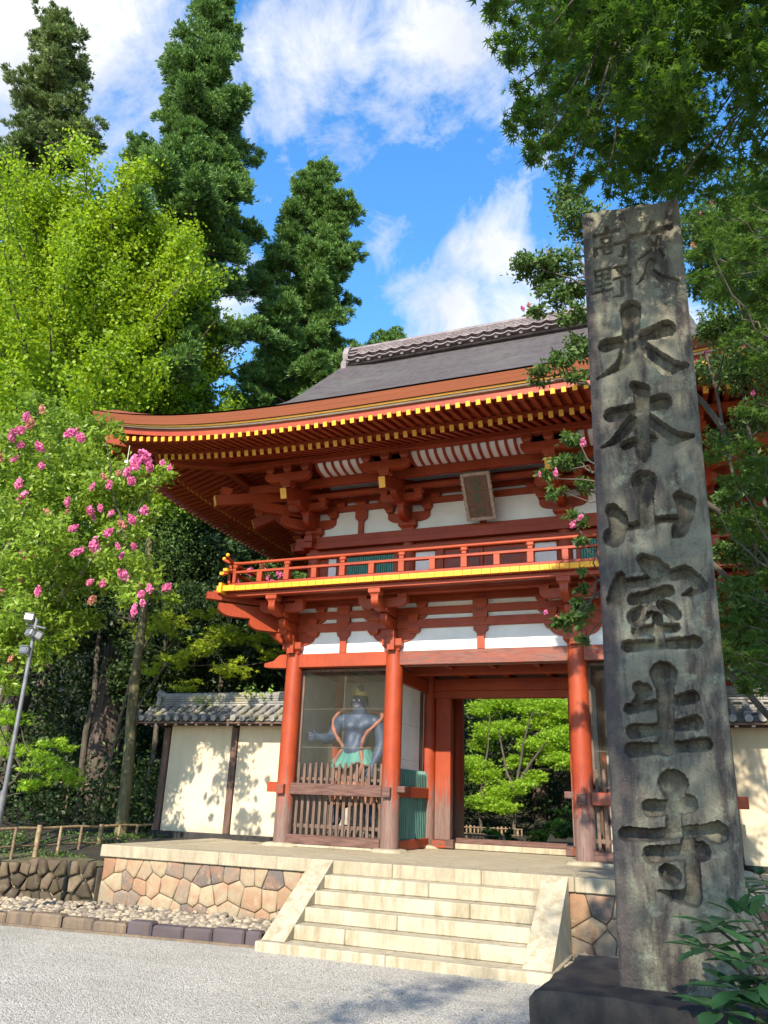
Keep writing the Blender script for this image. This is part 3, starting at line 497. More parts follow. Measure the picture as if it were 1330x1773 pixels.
CL_SPRIG = [(-8.66,-1.0,2.29,0.38,0.38,0.17),(-7.92,-1.0,2.1,0.42,0.42,0.19),(-7.34,-1.0,1.86,0.36,0.36,0.16),(-8.1,-1.0,1.69,0.32,0.32,0.14),(-8.9,-1.2,2.9,0.44,0.44,0.2),(-8.89,-1.2,3.44,0.39,0.39,0.17),(-7.91,-0.8,2.42,0.32,0.32,0.15),(-9.58,-1.0,2.49,0.55,0.55,0.25),(-9.88,-1.0,3.59,0.57,0.57,0.26)]
CL_GATE_MAPLE = [(-5.45,21.2,5.41,0.7,0.7,0.29),(-4.68,21.2,5.77,0.74,0.74,0.31),(-3.92,21.7,5.58,0.74,0.74,0.31),(-2.84,21.2,5.64,0.78,0.78,0.33),(-2.01,21.2,5.4,0.72,0.72,0.3),(-5.07,20.7,4.53,0.68,0.68,0.28),(-4.2,21.2,4.7,0.54,0.54,0.22),(-2.09,20.7,4.32,0.7,0.7,0.29),(-3.27,20.7,3.97,0.61,0.61,0.26),(-2.47,20.7,3.53,0.7,0.7,0.29),(-1.82,20.2,3.29,0.57,0.57,0.24),(-4.12,20.7,3.28,0.47,0.47,0.2),(-5.58,21.2,3.98,0.49,0.49,0.21),(-5.21,20.2,2.78,0.66,0.66,0.28),(-4.5,20.2,2.14,0.65,0.65,0.27),(-3.57,19.7,2.37,0.54,0.54,0.23),(-5.08,19.7,1.68,0.59,0.59,0.25),(-4.27,19.7,1.6,0.5,0.5,0.21),(-3.21,20.2,2.72,0.41,0.41,0.17),(-1.91,21.2,4.94,0.67,0.67,0.28),(-5.69,20.2,3.22,0.57,0.57,0.24),(-3.22,21.2,4.93,0.58,0.58,0.24)]
CL_GATE_SHRUB = [(-1.55,15.0,1.15,0.41,0.41,0.33),(-1.1,15.0,0.9,0.41,0.41,0.33),(-2.12,15.0,0.86,0.3,0.3,0.24),(-0.88,15.5,1.26,0.38,0.38,0.3),(-3.55,14.5,0.8,0.27,0.27,0.21),(-2.94,14.8,0.82,0.19,0.19,0.15),(-1.32,16.0,1.6,0.39,0.39,0.31)]
CL_RMAPLE = [(3.83,-5.25,7.66,0.24,0.24,0.12),(3.94,-6.58,6.65,0.19,0.19,0.1),(4.28,-5.57,7.49,0.22,0.22,0.11),(3.8,-6.38,6.44,0.2,0.2,0.1),(4.13,-5.22,7.3,0.23,0.23,0.11),(4.22,-6.58,6.31,0.19,0.19,0.09),(3.75,-5.37,6.85,0.23,0.23,0.11),(3.98,-5.65,6.47,0.21,0.21,0.11),(4.25,-5.4,6.45,0.22,0.22,0.11),(3.82,-5.2,6.39,0.22,0.22,0.11),(3.97,-6.26,5.52,0.19,0.19,0.09),(4.16,-6.13,5.4,0.19,0.19,0.09),(4.24,-5.61,6.05,0.21,0.21,0.1),(3.66,-6.21,4.55,0.18,0.18,0.09),(3.79,-6.23,4.27,0.18,0.18,0.09),(3.99,-6.28,4.37,0.18,0.18,0.09),(3.68,-5.4,4.21,0.2,0.2,0.1),(3.88,-5.38,4.03,0.2,0.2,0.1),(4.06,-5.48,4.25,0.2,0.2,0.1),(3.69,-6.29,3.33,0.17,0.17,0.09),(3.9,-5.31,3.36,0.19,0.19,0.1),(3.63,-5.88,3.15,0.18,0.18,0.09),(3.76,-6.28,2.84,0.17,0.17,0.08),(3.63,-5.96,2.76,0.17,0.17,0.09),(3.82,-6.01,2.61,0.17,0.17,0.08),(3.55,-6.49,2.85,0.16,0.16,0.08),(3.96,-5.81,3.53,0.18,0.18,0.09),(4.05,-6.1,4.98,0.19,0.19,0.09),(4.3,-5.8,6.42,0.21,0.21,0.1)]
CL_BIGMAPLE = [(3.37,-8.74,5.88,0.21,0.21,0.11),(2.97,-8.63,5.83,0.27,0.27,0.15),(3.5,-9.52,5.04,0.2,0.2,0.11),(3.15,-8.77,6.44,0.2,0.2,0.11),(3.52,-8.81,6.88,0.35,0.35,0.19),(2.87,-9.86,5.29,0.18,0.18,0.1),(3.69,-9.1,6.29,0.2,0.2,0.11),(3.28,-9.09,6.0,0.24,0.24,0.13),(3.3,-9.27,6.51,0.32,0.32,0.18),(4.14,-9.11,5.22,0.25,0.25,0.13),(3.71,-9.77,5.52,0.2,0.2,0.11),(3.42,-8.85,5.48,0.18,0.18,0.1),(3.97,-9.07,5.71,0.2,0.2,0.11),(3.32,-8.85,6.31,0.21,0.21,0.12),(3.57,-9.11,6.3,0.2,0.2,0.11),(3.06,-9.15,6.16,0.19,0.19,0.11),(3.4,-9.69,5.6,0.21,0.21,0.12),(4.31,-8.34,6.29,0.23,0.23,0.13),(4.03,-9.6,5.2,0.23,0.23,0.13),(4.05,-9.75,5.55,0.24,0.24,0.13),(3.24,-10.08,5.14,0.15,0.15,0.08),(3.59,-8.67,5.28,0.18,0.18,0.1),(3.05,-8.41,6.06,0.29,0.29,0.16),(2.97,-9.23,5.76,0.25,0.25,0.14),(4.03,-9.6,5.5,0.26,0.26,0.14),(3.44,-8.63,5.9,0.22,0.22,0.12),(3.09,-9.16,6.3,0.28,0.28,0.15),(3.34,-9.46,5.85,0.29,0.29,0.16),(3.55,-8.35,6.28,0.34,0.34,0.19),(3.89,-8.99,5.86,0.3,0.3,0.16),(3.17,-8.86,5.68,0.18,0.18,0.1),(3.81,-8.07,5.9,0.33,0.33,0.18),(3.46,-9.06,5.31,0.18,0.18,0.1),(3.19,-8.73,6.66,0.3,0.3,0.17),(3.48,-9.58,5.04,0.2,0.2,0.11),(3.73,-9.53,5.35,0.2,0.2,0.11),(3.15,-9.57,5.08,0.16,0.16,0.09),(3.05,-8.62,6.04,0.28,0.28,0.16),(3.99,-9.83,4.94,0.19,0.19,0.11),(3.38,-9.19,6.29,0.23,0.23,0.13),(2.95,-8.75,6.7,0.21,0.21,0.11),(3.25,-9.78,5.44,0.2,0.2,0.11),(3.41,-9.48,5.06,0.2,0.2,0.11),(3.32,-8.29,5.95,0.23,0.23,0.13),(3.47,-9.05,5.35,0.25,0.25,0.14),(3.68,-8.38,5.53,0.23,0.23,0.13),(3.83,-9.21,5.8,0.22,0.22,0.12),(3.19,-9.87,5.59,0.22,0.22,0.12),(3.05,-9.21,6.67,0.24,0.24,0.13),(4.24,-8.36,6.07,0.33,0.33,0.18),(3.18,-9.32,6.31,0.29,0.29,0.16),(3.6,-8.66,5.65,0.22,0.22,0.12),(3.3,-9.42,5.67,0.21,0.21,0.12),(3.89,-9.74,5.39,0.18,0.18,0.1),(3.92,-8.97,5.1,0.25,0.25,0.14),(3.13,-9.02,6.7,0.32,0.32,0.17),(2.86,-9.37,5.33,0.18,0.18,0.1),(2.86,-8.91,6.59,0.29,0.29,0.16),(3.5,-9.12,5.82,0.26,0.26,0.14),(3.92,-9.09,5.58,0.25,0.25,0.14),(3.26,-9.21,5.87,0.26,0.26,0.15),(3.38,-8.51,5.73,0.31,0.31,0.17),(3.73,-9.27,5.59,0.24,0.24,0.13),(2.86,-10.18,5.39,0.15,0.15,0.08),(3.6,-8.28,5.65,0.32,0.32,0.18),(4.03,-9.49,5.15,0.24,0.24,0.13),(3.31,-9.39,5.44,0.19,0.19,0.1),(4.27,-7.9,5.74,0.26,0.26,0.14),(2.94,-8.91,6.21,0.3,0.3,0.17),(3.84,-9.36,5.58,0.27,0.27,0.15),(4.11,-9.5,5.1,0.22,0.22,0.12),(3.5,-9.62,5.39,0.2,0.2,0.11),(3.66,-9.35,6.05,0.3,0.3,0.16),(3.84,-9.38,5.71,0.18,0.18,0.1),(3.51,-8.91,5.77,0.23,0.23,0.13),(3.09,-8.61,6.75,0.26,0.26,0.14),(3.44,-9.64,5.24,0.2,0.2,0.11),(2.98,-9.57,5.73,0.21,0.21,0.11),(4.09,-9.44,5.46,0.24,0.24,0.13),(3.25,-8.92,6.0,0.2,0.2,0.11),(3.71,-9.75,5.55,0.25,0.25,0.14),(3.36,-8.85,6.51,0.23,0.23,0.13),(2.86,-8.91,5.93,0.26,0.26,0.14),(3.34,-8.8,5.29,0.28,0.28,0.16),(2.74,-9.91,5.59,0.09,0.09,0.05),(2.74,-9.81,5.59,0.09,0.09,0.05),(2.77,-9.77,5.44,0.09,0.09,0.05),(2.76,-9.56,5.64,0.1,0.1,0.05),(2.73,-9.36,5.5,0.1,0.1,0.05),(2.81,-9.59,5.17,0.09,0.09,0.05),(2.78,-9.29,5.19,0.1,0.1,0.05),(2.83,-9.19,5.32,0.1,0.1,0.05),(3.03,-9.17,5.07,0.09,0.09,0.05),(3.1,-9.0,5.08,0.1,0.1,0.05),(3.26,-9.01,5.04,0.1,0.1,0.05),(3.39,-8.92,5.07,0.1,0.1,0.05),(3.5,-9.14,4.87,0.09,0.09,0.05),(3.19,-9.25,4.94,0.09,0.09,0.05),(2.76,-10.12,5.37,0.09,0.09,0.04),(2.66,-9.65,5.88,0.1,0.1,0.05),(2.69,-9.62,5.76,0.1,0.1,0.05),(2.74,-9.73,5.44,0.09,0.09,0.05),(2.68,-9.32,5.69,0.1,0.1,0.05),(2.69,-9.27,5.58,0.1,0.1,0.05),(2.79,-9.59,5.06,0.09,0.09,0.04),(2.72,-9.11,5.35,0.1,0.1,0.05),(2.86,-9.31,5.1,0.09,0.09,0.05),(2.94,-9.43,5.12,0.09,0.09,0.05),(2.97,-9.35,4.97,0.09,0.09,0.05),(3.02,-9.18,4.98,0.09,0.09,0.05),(2.89,-9.67,5.04,0.09,0.09,0.04),(2.87,-9.81,5.17,0.09,0.09,0.04)]
# ---------------------------------------------------------------- setting: ground, terrace, stairs, kerbs
H = .908; YP = -2.467; XP = 5.2; RISE, TREAD, SLAB = .1612, .2575, .1024; YS = -3.807; XS, SW = 1.682, .302
rnd = random.Random(7); rng = np.random.default_rng(11)
def sm(a, b, x):
    t = min(1, max(0, (x-a)/(b-a))); return t*t*(3-2*t)
def gh(x, y):
    """height of the garden and hillside behind the terrace"""
    z = .60+.27*sm(-2.2, .4, y)-.52*sm(7, 13, y)+.30*sm(19.5, 23, y)
    z += .42*max(0, y-22)*sm(21, 28, y)
    z += .30*max(0, -9.5-x)*sm(-9, -14, x)*sm(-3, 2, y)+.26*max(0, x-9)*sm(-2, 3, y)
    if -5.1 < x < 5.1 and -2.4 < y < 6.2: z = min(z, .6)
    z += .05*math.sin(x*1.7+y*.6)*math.sin(y*1.3-x*.4)
    return min(z, 16+.05*y)
g = MB()
n = 40
g.grid(lambda u, v: ((u-.5)*600, (v-.5)*600, 0), 2, 2, 0, False)
g.build('gravel_ground', GRAVEL, kind='structure')
g = MB()
xs = [-150, -90, -60, -40]+[-30+i*.75 for i in range(81)]+[40, 60, 90, 150]
ys = [-2.2+.5*i for i in range(70)]+[35+3*i for i in range(12)]+[90, 140, 200]
V = [(x, y, gh(x, y)) for y in ys for x in xs]; nx = len(xs)
g.add(V, [[j*nx+i, j*nx+i+1, (j+1)*nx+i+1, (j+1)*nx+i] for j in range(len(ys)-1) for i in range(nx-1)], 0, True)
g.build('hillside', SOIL, kind='structure')

# -- masonry of irregular stones: Voronoi cells cut in the plane of the wall, each stone domed
def clip(poly, a, b, c):
    out = []
    for i in range(len(poly)):
        p, q = poly[i], poly[(i+1) % len(poly)]; dp = a*p[0]+b*p[1]-c; dq = a*q[0]+b*q[1]-c
        if dp <= 0: out.append(p)
        if dp*dq < 0: t = dp/(dp-dq); out.append((p[0]+(q[0]-p[0])*t, p[1]+(q[1]-p[1])*t))
    return out
def stones(mb, P0, U, Nn, W, Hh, nseed, rr, depth=.024, gap=.0035, asp=1.0, seeds=None, tints=None, lump=.012):
    P0, U, Nn = Vector(P0), Vector(U).normalized(), Vector(Nn).normalized(); Up = Vector((0, 0, 1))
    S = seeds or []
    if not S:
        cell = math.sqrt(W*Hh/nseed)
        rows = max(1, round(Hh/cell/asp**.5)); 
        for r in range(rows):
            cols = max(1, round(nseed/rows))
            for c in range(cols): S.append(((c+.5+(.5 if r % 2 else 0)+rr.uniform(-.33, .33))*W/cols, (r+.5+rr.uniform(-.30, .30))*Hh/rows))
    for i, s in enumerate(S):
        poly = [(0, 0), (W, 0), (W, Hh), (0, Hh)]
        for j, t in enumerate(S):
            if i == j or abs(t[0]-s[0]) > 2.2: continue
            a, b = t[0]-s[0], t[1]-s[1]; l = math.hypot(a, b)
            if l < 1e-6: continue
            poly = clip(poly, a/l, b/l, (a*(t[0]+s[0])+b*(t[1]+s[1]))/2/l-gap)
            if len(poly) < 3: break
        if len(poly) < 3: continue
        # subdivide the outline a little and roughen it
        out = []
        for k in range(len(poly)):
            p, q = poly[k], poly[(k+1) % len(poly)]; m = max(1, int(math.hypot(q[0]-p[0], q[1]-p[1])/.09))
            for e in range(m): out.append((p[0]+(q[0]-p[0])*e/m, p[1]+(q[1]-p[1])*e/m))
        cx = sum(p[0] for p in out)/len(out); cy = sum(p[1] for p in out)/len(out)
        rad = sum(math.hypot(p[0]-cx, p[1]-cy) for p in out)/len(out)
        d0 = depth*rr.uniform(.8, 1.15); rings = [(1., 0.), (1.-.003/rad, d0*.62), (1-.016/rad, d0*.92), (.55, d0*1.0)]
        VV = []; nn = len(out); ph = rr.uniform(0, 6)
        for sc_, dz in rings:
            for k, p in enumerate(out):
                x = cx+(p[0]-cx)*sc_; y = cy+(p[1]-cy)*sc_; w_ = lump*math.sin(7*x+ph)*math.cos(9*y-ph)*(dz > 0)
                VV.append(P0+U*x+Up*y+Nn*(dz+w_))
        VV.append(P0+U*cx+Up*cy+Nn*(d0*1.02))
        FF = [[r*nn+k, r*nn+(k+1) % nn, (r+1)*nn+(k+1) % nn, (r+1)*nn+k] for r in range(3) for k in range(nn)]
        FF += [[3*nn+k, 3*nn+(k+1) % nn, 4*nn] for k in range(nn)]
        mb.tint = (tints[i] if tints else rr.random())*.98+.01
        mb.add(VV, FF, 0, True)
    mb.tint = 0.

plat = empty('stone_terrace', (0, 1.9, 0), 'low stone terrace faced with irregular field stones under the red gate', 'terrace')
MB().box(-XP+.2, XP-.2, YP+.2, 6.1, .0, H-.012, 0, .01).build('terrace_floor', TERRACE, plat)
CO = .165
def coping(x0, x1, y0, y1):
    MB().box(x0+.002, x1-.002, y0, y1, H-CO, H, 0, .010).build('coping_stone', GRANITE2, plat)
cx = -XP
for L in (2.05, 1.55):
    coping(cx, cx+L, YP, YP+.42); cx += L
coping(cx, -.55, YP, YP+.42); coping(-.55, .62, YP, YP+.42); coping(.62, 1.75, YP, YP+.42)
for a, b in ((1.75, 3.5), (3.5, XP)): coping(a, b, YP, YP+.42)
for k in range(4):
    y0 = YP+.424+k*2.1
    for s in (-1, 1):
        x0, x1 = (-XP, -XP+.42) if s < 0 else (XP-.42, XP); coping(x0, x1, y0, y0+2.095)
Hf = H-CO-.004
f = MB(); stones(f, (-XP+.05, YP+.06, 0), (1, 0, 0), (0, -1, 0), XP-.05-XS+.05, Hf, 46, random.Random(5)); f.build('stone_facing', FACING, plat)
f = MB(); stones(f, (XS-.0, YP+.06, 0), (1, 0, 0), (0, -1, 0), XP-XS-.05, Hf, 36, random.Random(9)); f.build('stone_facing', FACING, plat)
f = MB(); stones(f, (-XP+.06, 6.0, 0), (0, -1, 0), (-1, 0, 0), 6.0-YP-.1, Hf, 70, random.Random(6)); f.build('stone_facing', FACING, plat)
f = MB(); stones(f, (XP-.06, YP+.1, 0), (0, 1, 0), (1, 0, 0), 6.0-YP-.1, Hf, 70, random.Random(8)); f.build('stone_facing', FACING, plat)
MB().box(-XP+.06, XP-.06, YP+.085, 6.0, -.1, Hf-.002, 0, .0).build('earth_core', MORTAR, plat)
CX = (-3.49, -1.55, 1.55, 3.49); CY = (0., 1.9, 3.8)
first = None
for y in CY:
    for x in CX:
        p = MB()
        r = random.Random(int(x*100+y*10)); prof = [(.30, H-.02), (.29, H+.012), (.25, H+.032), (.20, H+.040)]
        V = []; nn = 22
        for q, (ra, z) in enumerate(prof):
            for k in range(nn):
                t = 2*math.pi*k/nn; j = 1+.10*math.sin(3*t+x)+.06*math.sin(5*t+y*2); V.append((x+ra*j*math.cos(t)*1.1, y+ra*j*math.sin(t)*.95, z))
        p.add(V, [[q*nn+k, q*nn+(k+1) % nn, (q+1)*nn+(k+1) % nn, (q+1)*nn+k] for q in range(3) for k in range(nn)]+[[3*nn+k for k in range(nn)]], 0, True)
        p.build('plinth_stone', GRANITE2, plat)
MB().box(-3.2, -1.8, -.16, .16, H-.01, H+.030, 0, .008).build('sill_stone', GRANITE, plat)
MB().box(1.8, 3.2, -.16, .16, H-.01, H+.030, 0, .008).build('sill_stone', GRANITE, plat)

st = empty('stone_stairs', (0, (YP+YS)/2, 0), 'flight of pale granite steps between sloping side slabs up to the terrace', 'stairs')
seams = [None, .03, .62, -.18, -.72]
for k in range(1, 5):
    z1 = H-k*RISE; y0 = YP-k*TREAD; xi = XS-SW-.001; s = seams[k]
    for a, b in ((-xi, s-.0025), (s+.0025, xi)):
        MB().box(a, b, y0, y0+TREAD+.10, z1-RISE+.003, z1, 0, .009).build('step', GRANITE, st)
for a, b in ((-XS-.03, -.10), (-.095, XS+.03)):
    MB().box(a, b, YS, YP-.05, -.06, SLAB, 0, .010).build('base_slab', GRANITE, st)
for s in (-1, 1):
    m = MB(); a, b = sorted((s*(XS-SW), s*XS))
    m.prism([(YP+.0, H+.003), (YS+.10, SLAB+.004), (YS+.10+.0, SLAB+.002), (YP-.002, SLAB+.002)][:2]+[(YS+.16, SLAB+.002), (YP-.001, SLAB+.002)], 'x', a, b)
    m.build('side_slab', GRANITE, st)

# kerb along the gravel, laid stone by stone
kx = -8.6; i = 0
slate = None
def kerb_y(x): return -4.01+(x+5.35)*.1165
KL = ['leftmost in view', '', '', '']
rk = random.Random(3)
while kx < -1.80:
    L = min(rk.uniform(.30, .50), -1.76-kx); x1 = kx+L-.008
    dark = kx > -3.95
    yk = kerb_y((kx+x1)/2); a = math.atan(.1165)
    M = Matrix.Translation((kx, kerb_y(kx), 0)) @ Matrix.Rotation(a, 4, 'Z')
    h = rk.uniform(.125, .165)
    b = MB(); nu, nv = 6, 3; 
    b.box(0, (x1-kx)/math.cos(a), rk.uniform(-.02, .02), .20, -.05, h, 0, .026, M)
    b.build('kerb_stone', KERBDK if dark else KERBST, None, loc=((kx+x1)/2, yk, 0), cat='kerb stone', group='kerb stones left of the stairs',
            label='slate-grey block in the low kerb between gravel and pebbles left of the stairs' if dark else 'brown stone block in the low kerb below the pebble strip at far left')
    kx = x1+.008
kx = 1.80
while kx < 7.0:
    L = rk.uniform(.45, .62)
    MB().box(kx, kx+L-.008, -3.62, -3.42, -.05, rk.uniform(.13, .15), 0, .018).build('kerb_stone', KERBDK, None, loc=(kx+L/2, -3.52, 0), cat='kerb stone', group='kerb stones right of the stairs', label='dark kerb block at the gravel edge right of the stairs, behind the carved pillar')
    kx += L
e = MB(); a0, a1 = (-8.6, kerb_y(-8.6)-.055, .012), (-1.75, kerb_y(-1.75)-.055, .012); e.bar(a0, a1, .05, .03, 0, .004)
e.build('edging_board', KERBST, None, loc=(-5, kerb_y(-5), 0), label='long thin brown edging strip between kerb stones and gravel', cat='edging')
e = MB(); e.grid(lambda u, v: (-8.6+u*6.85, kerb_y(-8.6+u*6.85)*(1-v)+v*(-2.38)+.1*(1-v), .045+.05*v+.012*math.sin(u*40)*math.sin(v*9)), 40, 6)
e.build('planting_strip_soil', MOSS, kind='structure')
e = MB(); e.grid(lambda u, v: (XS+.03+u*5.3, -3.45+v*1.05, .05+.03*v), 10, 3); e.build('planting_strip_soil', MOSS, kind='structure')
def pebbles(name, pts, sizes, mat):
    bmv = []; bmf = []
    t = (1+5**.5)/2
    ico = [(-1,t,0),(1,t,0),(-1,-t,0),(1,-t,0),(0,-1,t),(0,1,t),(0,-1,-t),(0,1,-t),(t,0,-1),(t,0,1),(-t,0,-1),(-t,0,1)]
    fc = [(0,11,5),(0,5,1),(0,1,7),(0,7,10),(0,10,11),(1,5,9),(5,11,4),(11,10,2),(10,7,6),(7,1,8),(3,9,4),(3,4,2),(3,2,6),(3,6,8),(3,8,9),(4,9,5),(2,4,11),(6,2,10),(8,6,7),(9,8,1)]
    ico = [Vector(v).normalized() for v in ico]; vs = list(ico); mid = {}; F2 = []
    def mp(a, b):
        k = (min(a, b), max(a, b))
        if k not in mid: mid[k] = len(vs); vs.append(((vs[a]+vs[b])/2).normalized())
        return mid[k]
    for a, b, c in fc:
        x, y, z = mp(a, b), mp(b, c), mp(c, a); F2 += [[a, x, z], [b, y, x], [c, z, y], [x, y, z]]
    N = len(pts); ang = rng.random(N)*6.28; R = np.zeros((N, 3, 3)); ca, sa = np.cos(ang), np.sin(ang)
    sxy = rng.uniform(.75, 1.2, (N, 2)); sz = rng.uniform(.5, .8, N)
    R[:, 0, 0] = ca*sxy[:, 0]; R[:, 0, 1] = -sa*sxy[:, 1]; R[:, 1, 0] = sa*sxy[:, 0]; R[:, 1, 1] = ca*sxy[:, 1]; R[:, 2, 2] = sz
    me = leaf_mesh(name, pts, sizes, R, [tuple(v) for v in vs], F2, rng, (0, 0, 0)); me.polygons.foreach_set('use_smooth', [True]*len(me.polygons))
    return leaf_obj(name, me, mat, None, (0, 0, 0), kind='stuff', label='rounded river pebbles strewn along the foot of the stone terrace', cat='pebbles')
N = 2600; px = rng.uniform(-8.2, -1.78, N); tt = rng.random(N)**.75
ky = -4.01+(px+5.35)*.1165+.24; py = ky+(-2.45-ky)*(1-tt*.98); keep = (rng.random(N) < np.clip((px+8.6)/2.4, .12, 1)); px, py, tt = px[keep], py[keep], tt[keep]
p1 = np.stack([px, py, .055+.06*(1-tt)+rng.random(len(px))*.02], 1)
N = 700; p2 = np.stack([rng.uniform(1.75, 5.2, N), rng.uniform(-3.38, -2.45, N), .075+rng.random(N)*.03], 1)
P_ = np.concatenate([p1, p2]); pebbles('pebbles', P_, rng.uniform(.022, .058, len(P_)), PEBBLE)

# rough retaining wall left of the terrace, mossy
rw = MB(); 
stones(rw, (-7.55, -3.30, 0), (1.22, .70, 0), (.5, -.87, 0), 1.41, .60, 26, random.Random(2), .10, .012, lump=.03)
stones(rw, (-6.33, -2.62, 0), (1, .12, 0), (.1, -1, 0), 1.12, .66, 20, random.Random(4), .07, .012, lump=.03)
stones(rw, (-10.5, -3.40, 0), (1, .03, 0), (0, -1, 0), 2.96, .60, 50, random.Random(12), .10, .012, lump=.03)
o = rw.build('retaining_wall', MOSSY, None, loc=(-6.5, -2.6, 0), label='low mossy wall of rough stones under the bamboo fence, left of the terrace', cat='wall')
rw = MB(); rw.prism([(-10.6, -3.36), (-7.55, -3.27), (-6.33, -2.57), (-5.22, -2.44), (-5.22, -1.8), (-10.6, -1.8)], 'z', -.05, .585); rw.build('bank_core', MORTAR, o)
rw = MB(); rw.grid(lambda u, v: (-10.6+5.38*u, (-3.40+.80*sm(.45, .85, u)+.12*u)*(1-v)-1.9*v, .60+.012*math.sin(u*31)+.04*v), 40, 4); rw.build('mossy_bank', MOSS, kind='structure')
# ---------------------------------------------------------------- the gate: lower storey
G = empty('temple_gate', (0, 1.9, H), 'two-storey vermilion temple gate with yellow rafter ends, balcony and curved bark roof', 'gate')
X1, X2 = 3.49, 1.55; CR = .155; ZT = 4.10          # column axes, radius, head of the tie beam
def put(mb, name, mats, parent=None, **kw): return mb.build(name, mats, parent or G, **kw)
# columns
cm = MB(); cm.lathe([(CR*.985, H+.038), (CR, H+.8), (CR, H+2.0), (CR*.97, H+2.9), (CR*.93, ZT-.0)], 0, 0, 28)
proto = cm.mesh('column', RED_COL, (0, 0, H))
for y in CY:
    for x in CX:
        o = bpy.data.objects.new('column', proto); COL.objects.link(o); o.parent = G; o.location = (x, y-1.9, 0)
# tie beams: front, rear, middle row and sides, with noses past the corner columns
def beam(p0, p1, w, h, mat, name='tie_beam', ch=.008, par=None):
    return put(MB().bar(p0, p1, w, h, 0, ch), name, mat, par)
zb = (3.86+ZT)/2; hb = ZT-3.86
for y in (0., 3.8):
    m1 = RED_HALF if y == 0 else RED
    beam((-X1+.12, y, zb), (-X2-.12, y, zb), .18, hb, RED); beam((X2+.12, y, zb), (X1-.12, y, zb), .18, hb, m1)
    beam((-X2+.12, y, zb-.004), (X2-.12, y, zb-.004), .19, hb, RED_WORN if y == 0 else RED)
    for s in (-1, 1):
        prof = [(.13, zb+hb/2), (.13, zb-hb/2), (.55, zb-hb/2+.015), (.585, zb-hb/2+.03), (.585, zb-.03), (.40, zb+.01), (.30, zb+.10), (.26, zb+hb/2)]
        put(MB().prism([(s*(X1+a), b) for a, b in prof], 'y', y-.085, y+.085), 'beam_nose', RED)
for x in CX:
    if abs(x) > 3:
        for a in (0., 1.9): beam((x, a+.12, zb), (x, a+1.78, zb), .17, hb, RED)
    # head of the cross beam showing above the tie beam
    for y, d in ((0., -1), (3.8, 1)):
        p = MB(); y0 = y+d*.02; y1 = y+d*.23
        p.prism([(-.065+x, ZT+.003), (.065+x, ZT+.003), (.065+x, ZT+.20), (.03+x, ZT+.29), (-.03+x, ZT+.29), (-.065+x, ZT+.20)], 'y', min(y0, y1), max(y0, y1)); put(p, 'beam_head', RED)
# plaster above the tie beams
for y, t in ((.0, 1), (3.8, -1)):
    for a, b in ((-X1, -X2), (-X2, X2), (X2, X1)): put(MB().box(a+.02, b-.02, y-.03, y+.03, ZT+.002, 5.02, 0, 0), 'plaster_panel', WHITE)
for x in (-X1, X1):
    for a in (.03, 1.9): put(MB().box(x-.03, x+.03, a+.005, a+1.87, ZT+.002, 5.02, 0, 0), 'plaster_panel', WHITE)
# three through-beams in front of the plaster
LV = ((4.49, 4.64), (4.72, 4.85), (4.94, 5.05))
for z0, z1 in LV:
    put(MB().box(-X1-.45, X1+.45, -.09, .036, z0, z1, 0, .006), 'through_beam', RED)
    put(MB().box(-X1-.45, X1+.45, 3.77, 3.89, z0, z1, 0, .006), 'through_beam', RED)
    for s in (-1, 1): put(MB().box(min(s*(X1-.036), s*(X1+.088)), max(s*(X1-.036), s*(X1+.088)), -.5, 4.3, z0+.004, z1-.004, 0, .006), 'through_beam', RED)
def arm(mb, c, d, L, w, z0, z1, both=True, tipcut=.55):
    """bracket arm with curved underside at its ends; c = (x, y) middle, d = direction (unit)"""
    hz = z1-z0; n = 7; pr = []
    for i in range(n+1):
        t = i/n*math.pi/2; pr.append((L-hz*1.15*(1-math.sin(t)), z0+hz*.62*(1-math.cos(t))))
    prof = pr+[(L, z1)]
    prof = ([(-a, b) for a, b in prof][::-1] if both else [(0, z1), (0, z0)])+prof
    M = Matrix(((d[0], -d[1], 0, c[0]), (d[1], d[0], 0, c[1]), (0, 0, 1, 0), (0, 0, 0, 1)))
    mb.prism(prof, 'y', -w/2, w/2, 0, M)
def block(mb, c, d, w, z0, z1, w2=None):
    """bearing block, waisted below"""
    w2 = w2 or w; h = z1-z0; V = []
    for ww, z in ((.68, z0), (.72, z0+h*.18), (1., z0+h*.42), (1., z1)):
        for a, b in ((-1, -1), (1, -1), (1, 1), (-1, 1)):
            x, y = a*ww*w/2, b*ww*w2/2; V.append((c[0]+x*d[0]-y*d[1], c[1]+x*d[1]+y*d[0], z))
    F = [[0, 3, 2, 1], [12, 13, 14, 15]]+[[q*4+k, q*4+(k+1) % 4, q*4+4+(k+1) % 4, q*4+4+k] for q in range(3) for k in range(4)]
    mb.add(V, F)
class BB:
    """each bearing block a mesh of its own under the bracket set"""
    def __init__(s): s.l = []
def put_blocks(bb, root):
    for m in bb.l: put(m, 'bearing_block', RED, root)
_block = block
def block(mb, *a):
    if isinstance(mb, BB): m = MB(); _block(m, *a); mb.l.append(m)
    else: _block(mb, *a)
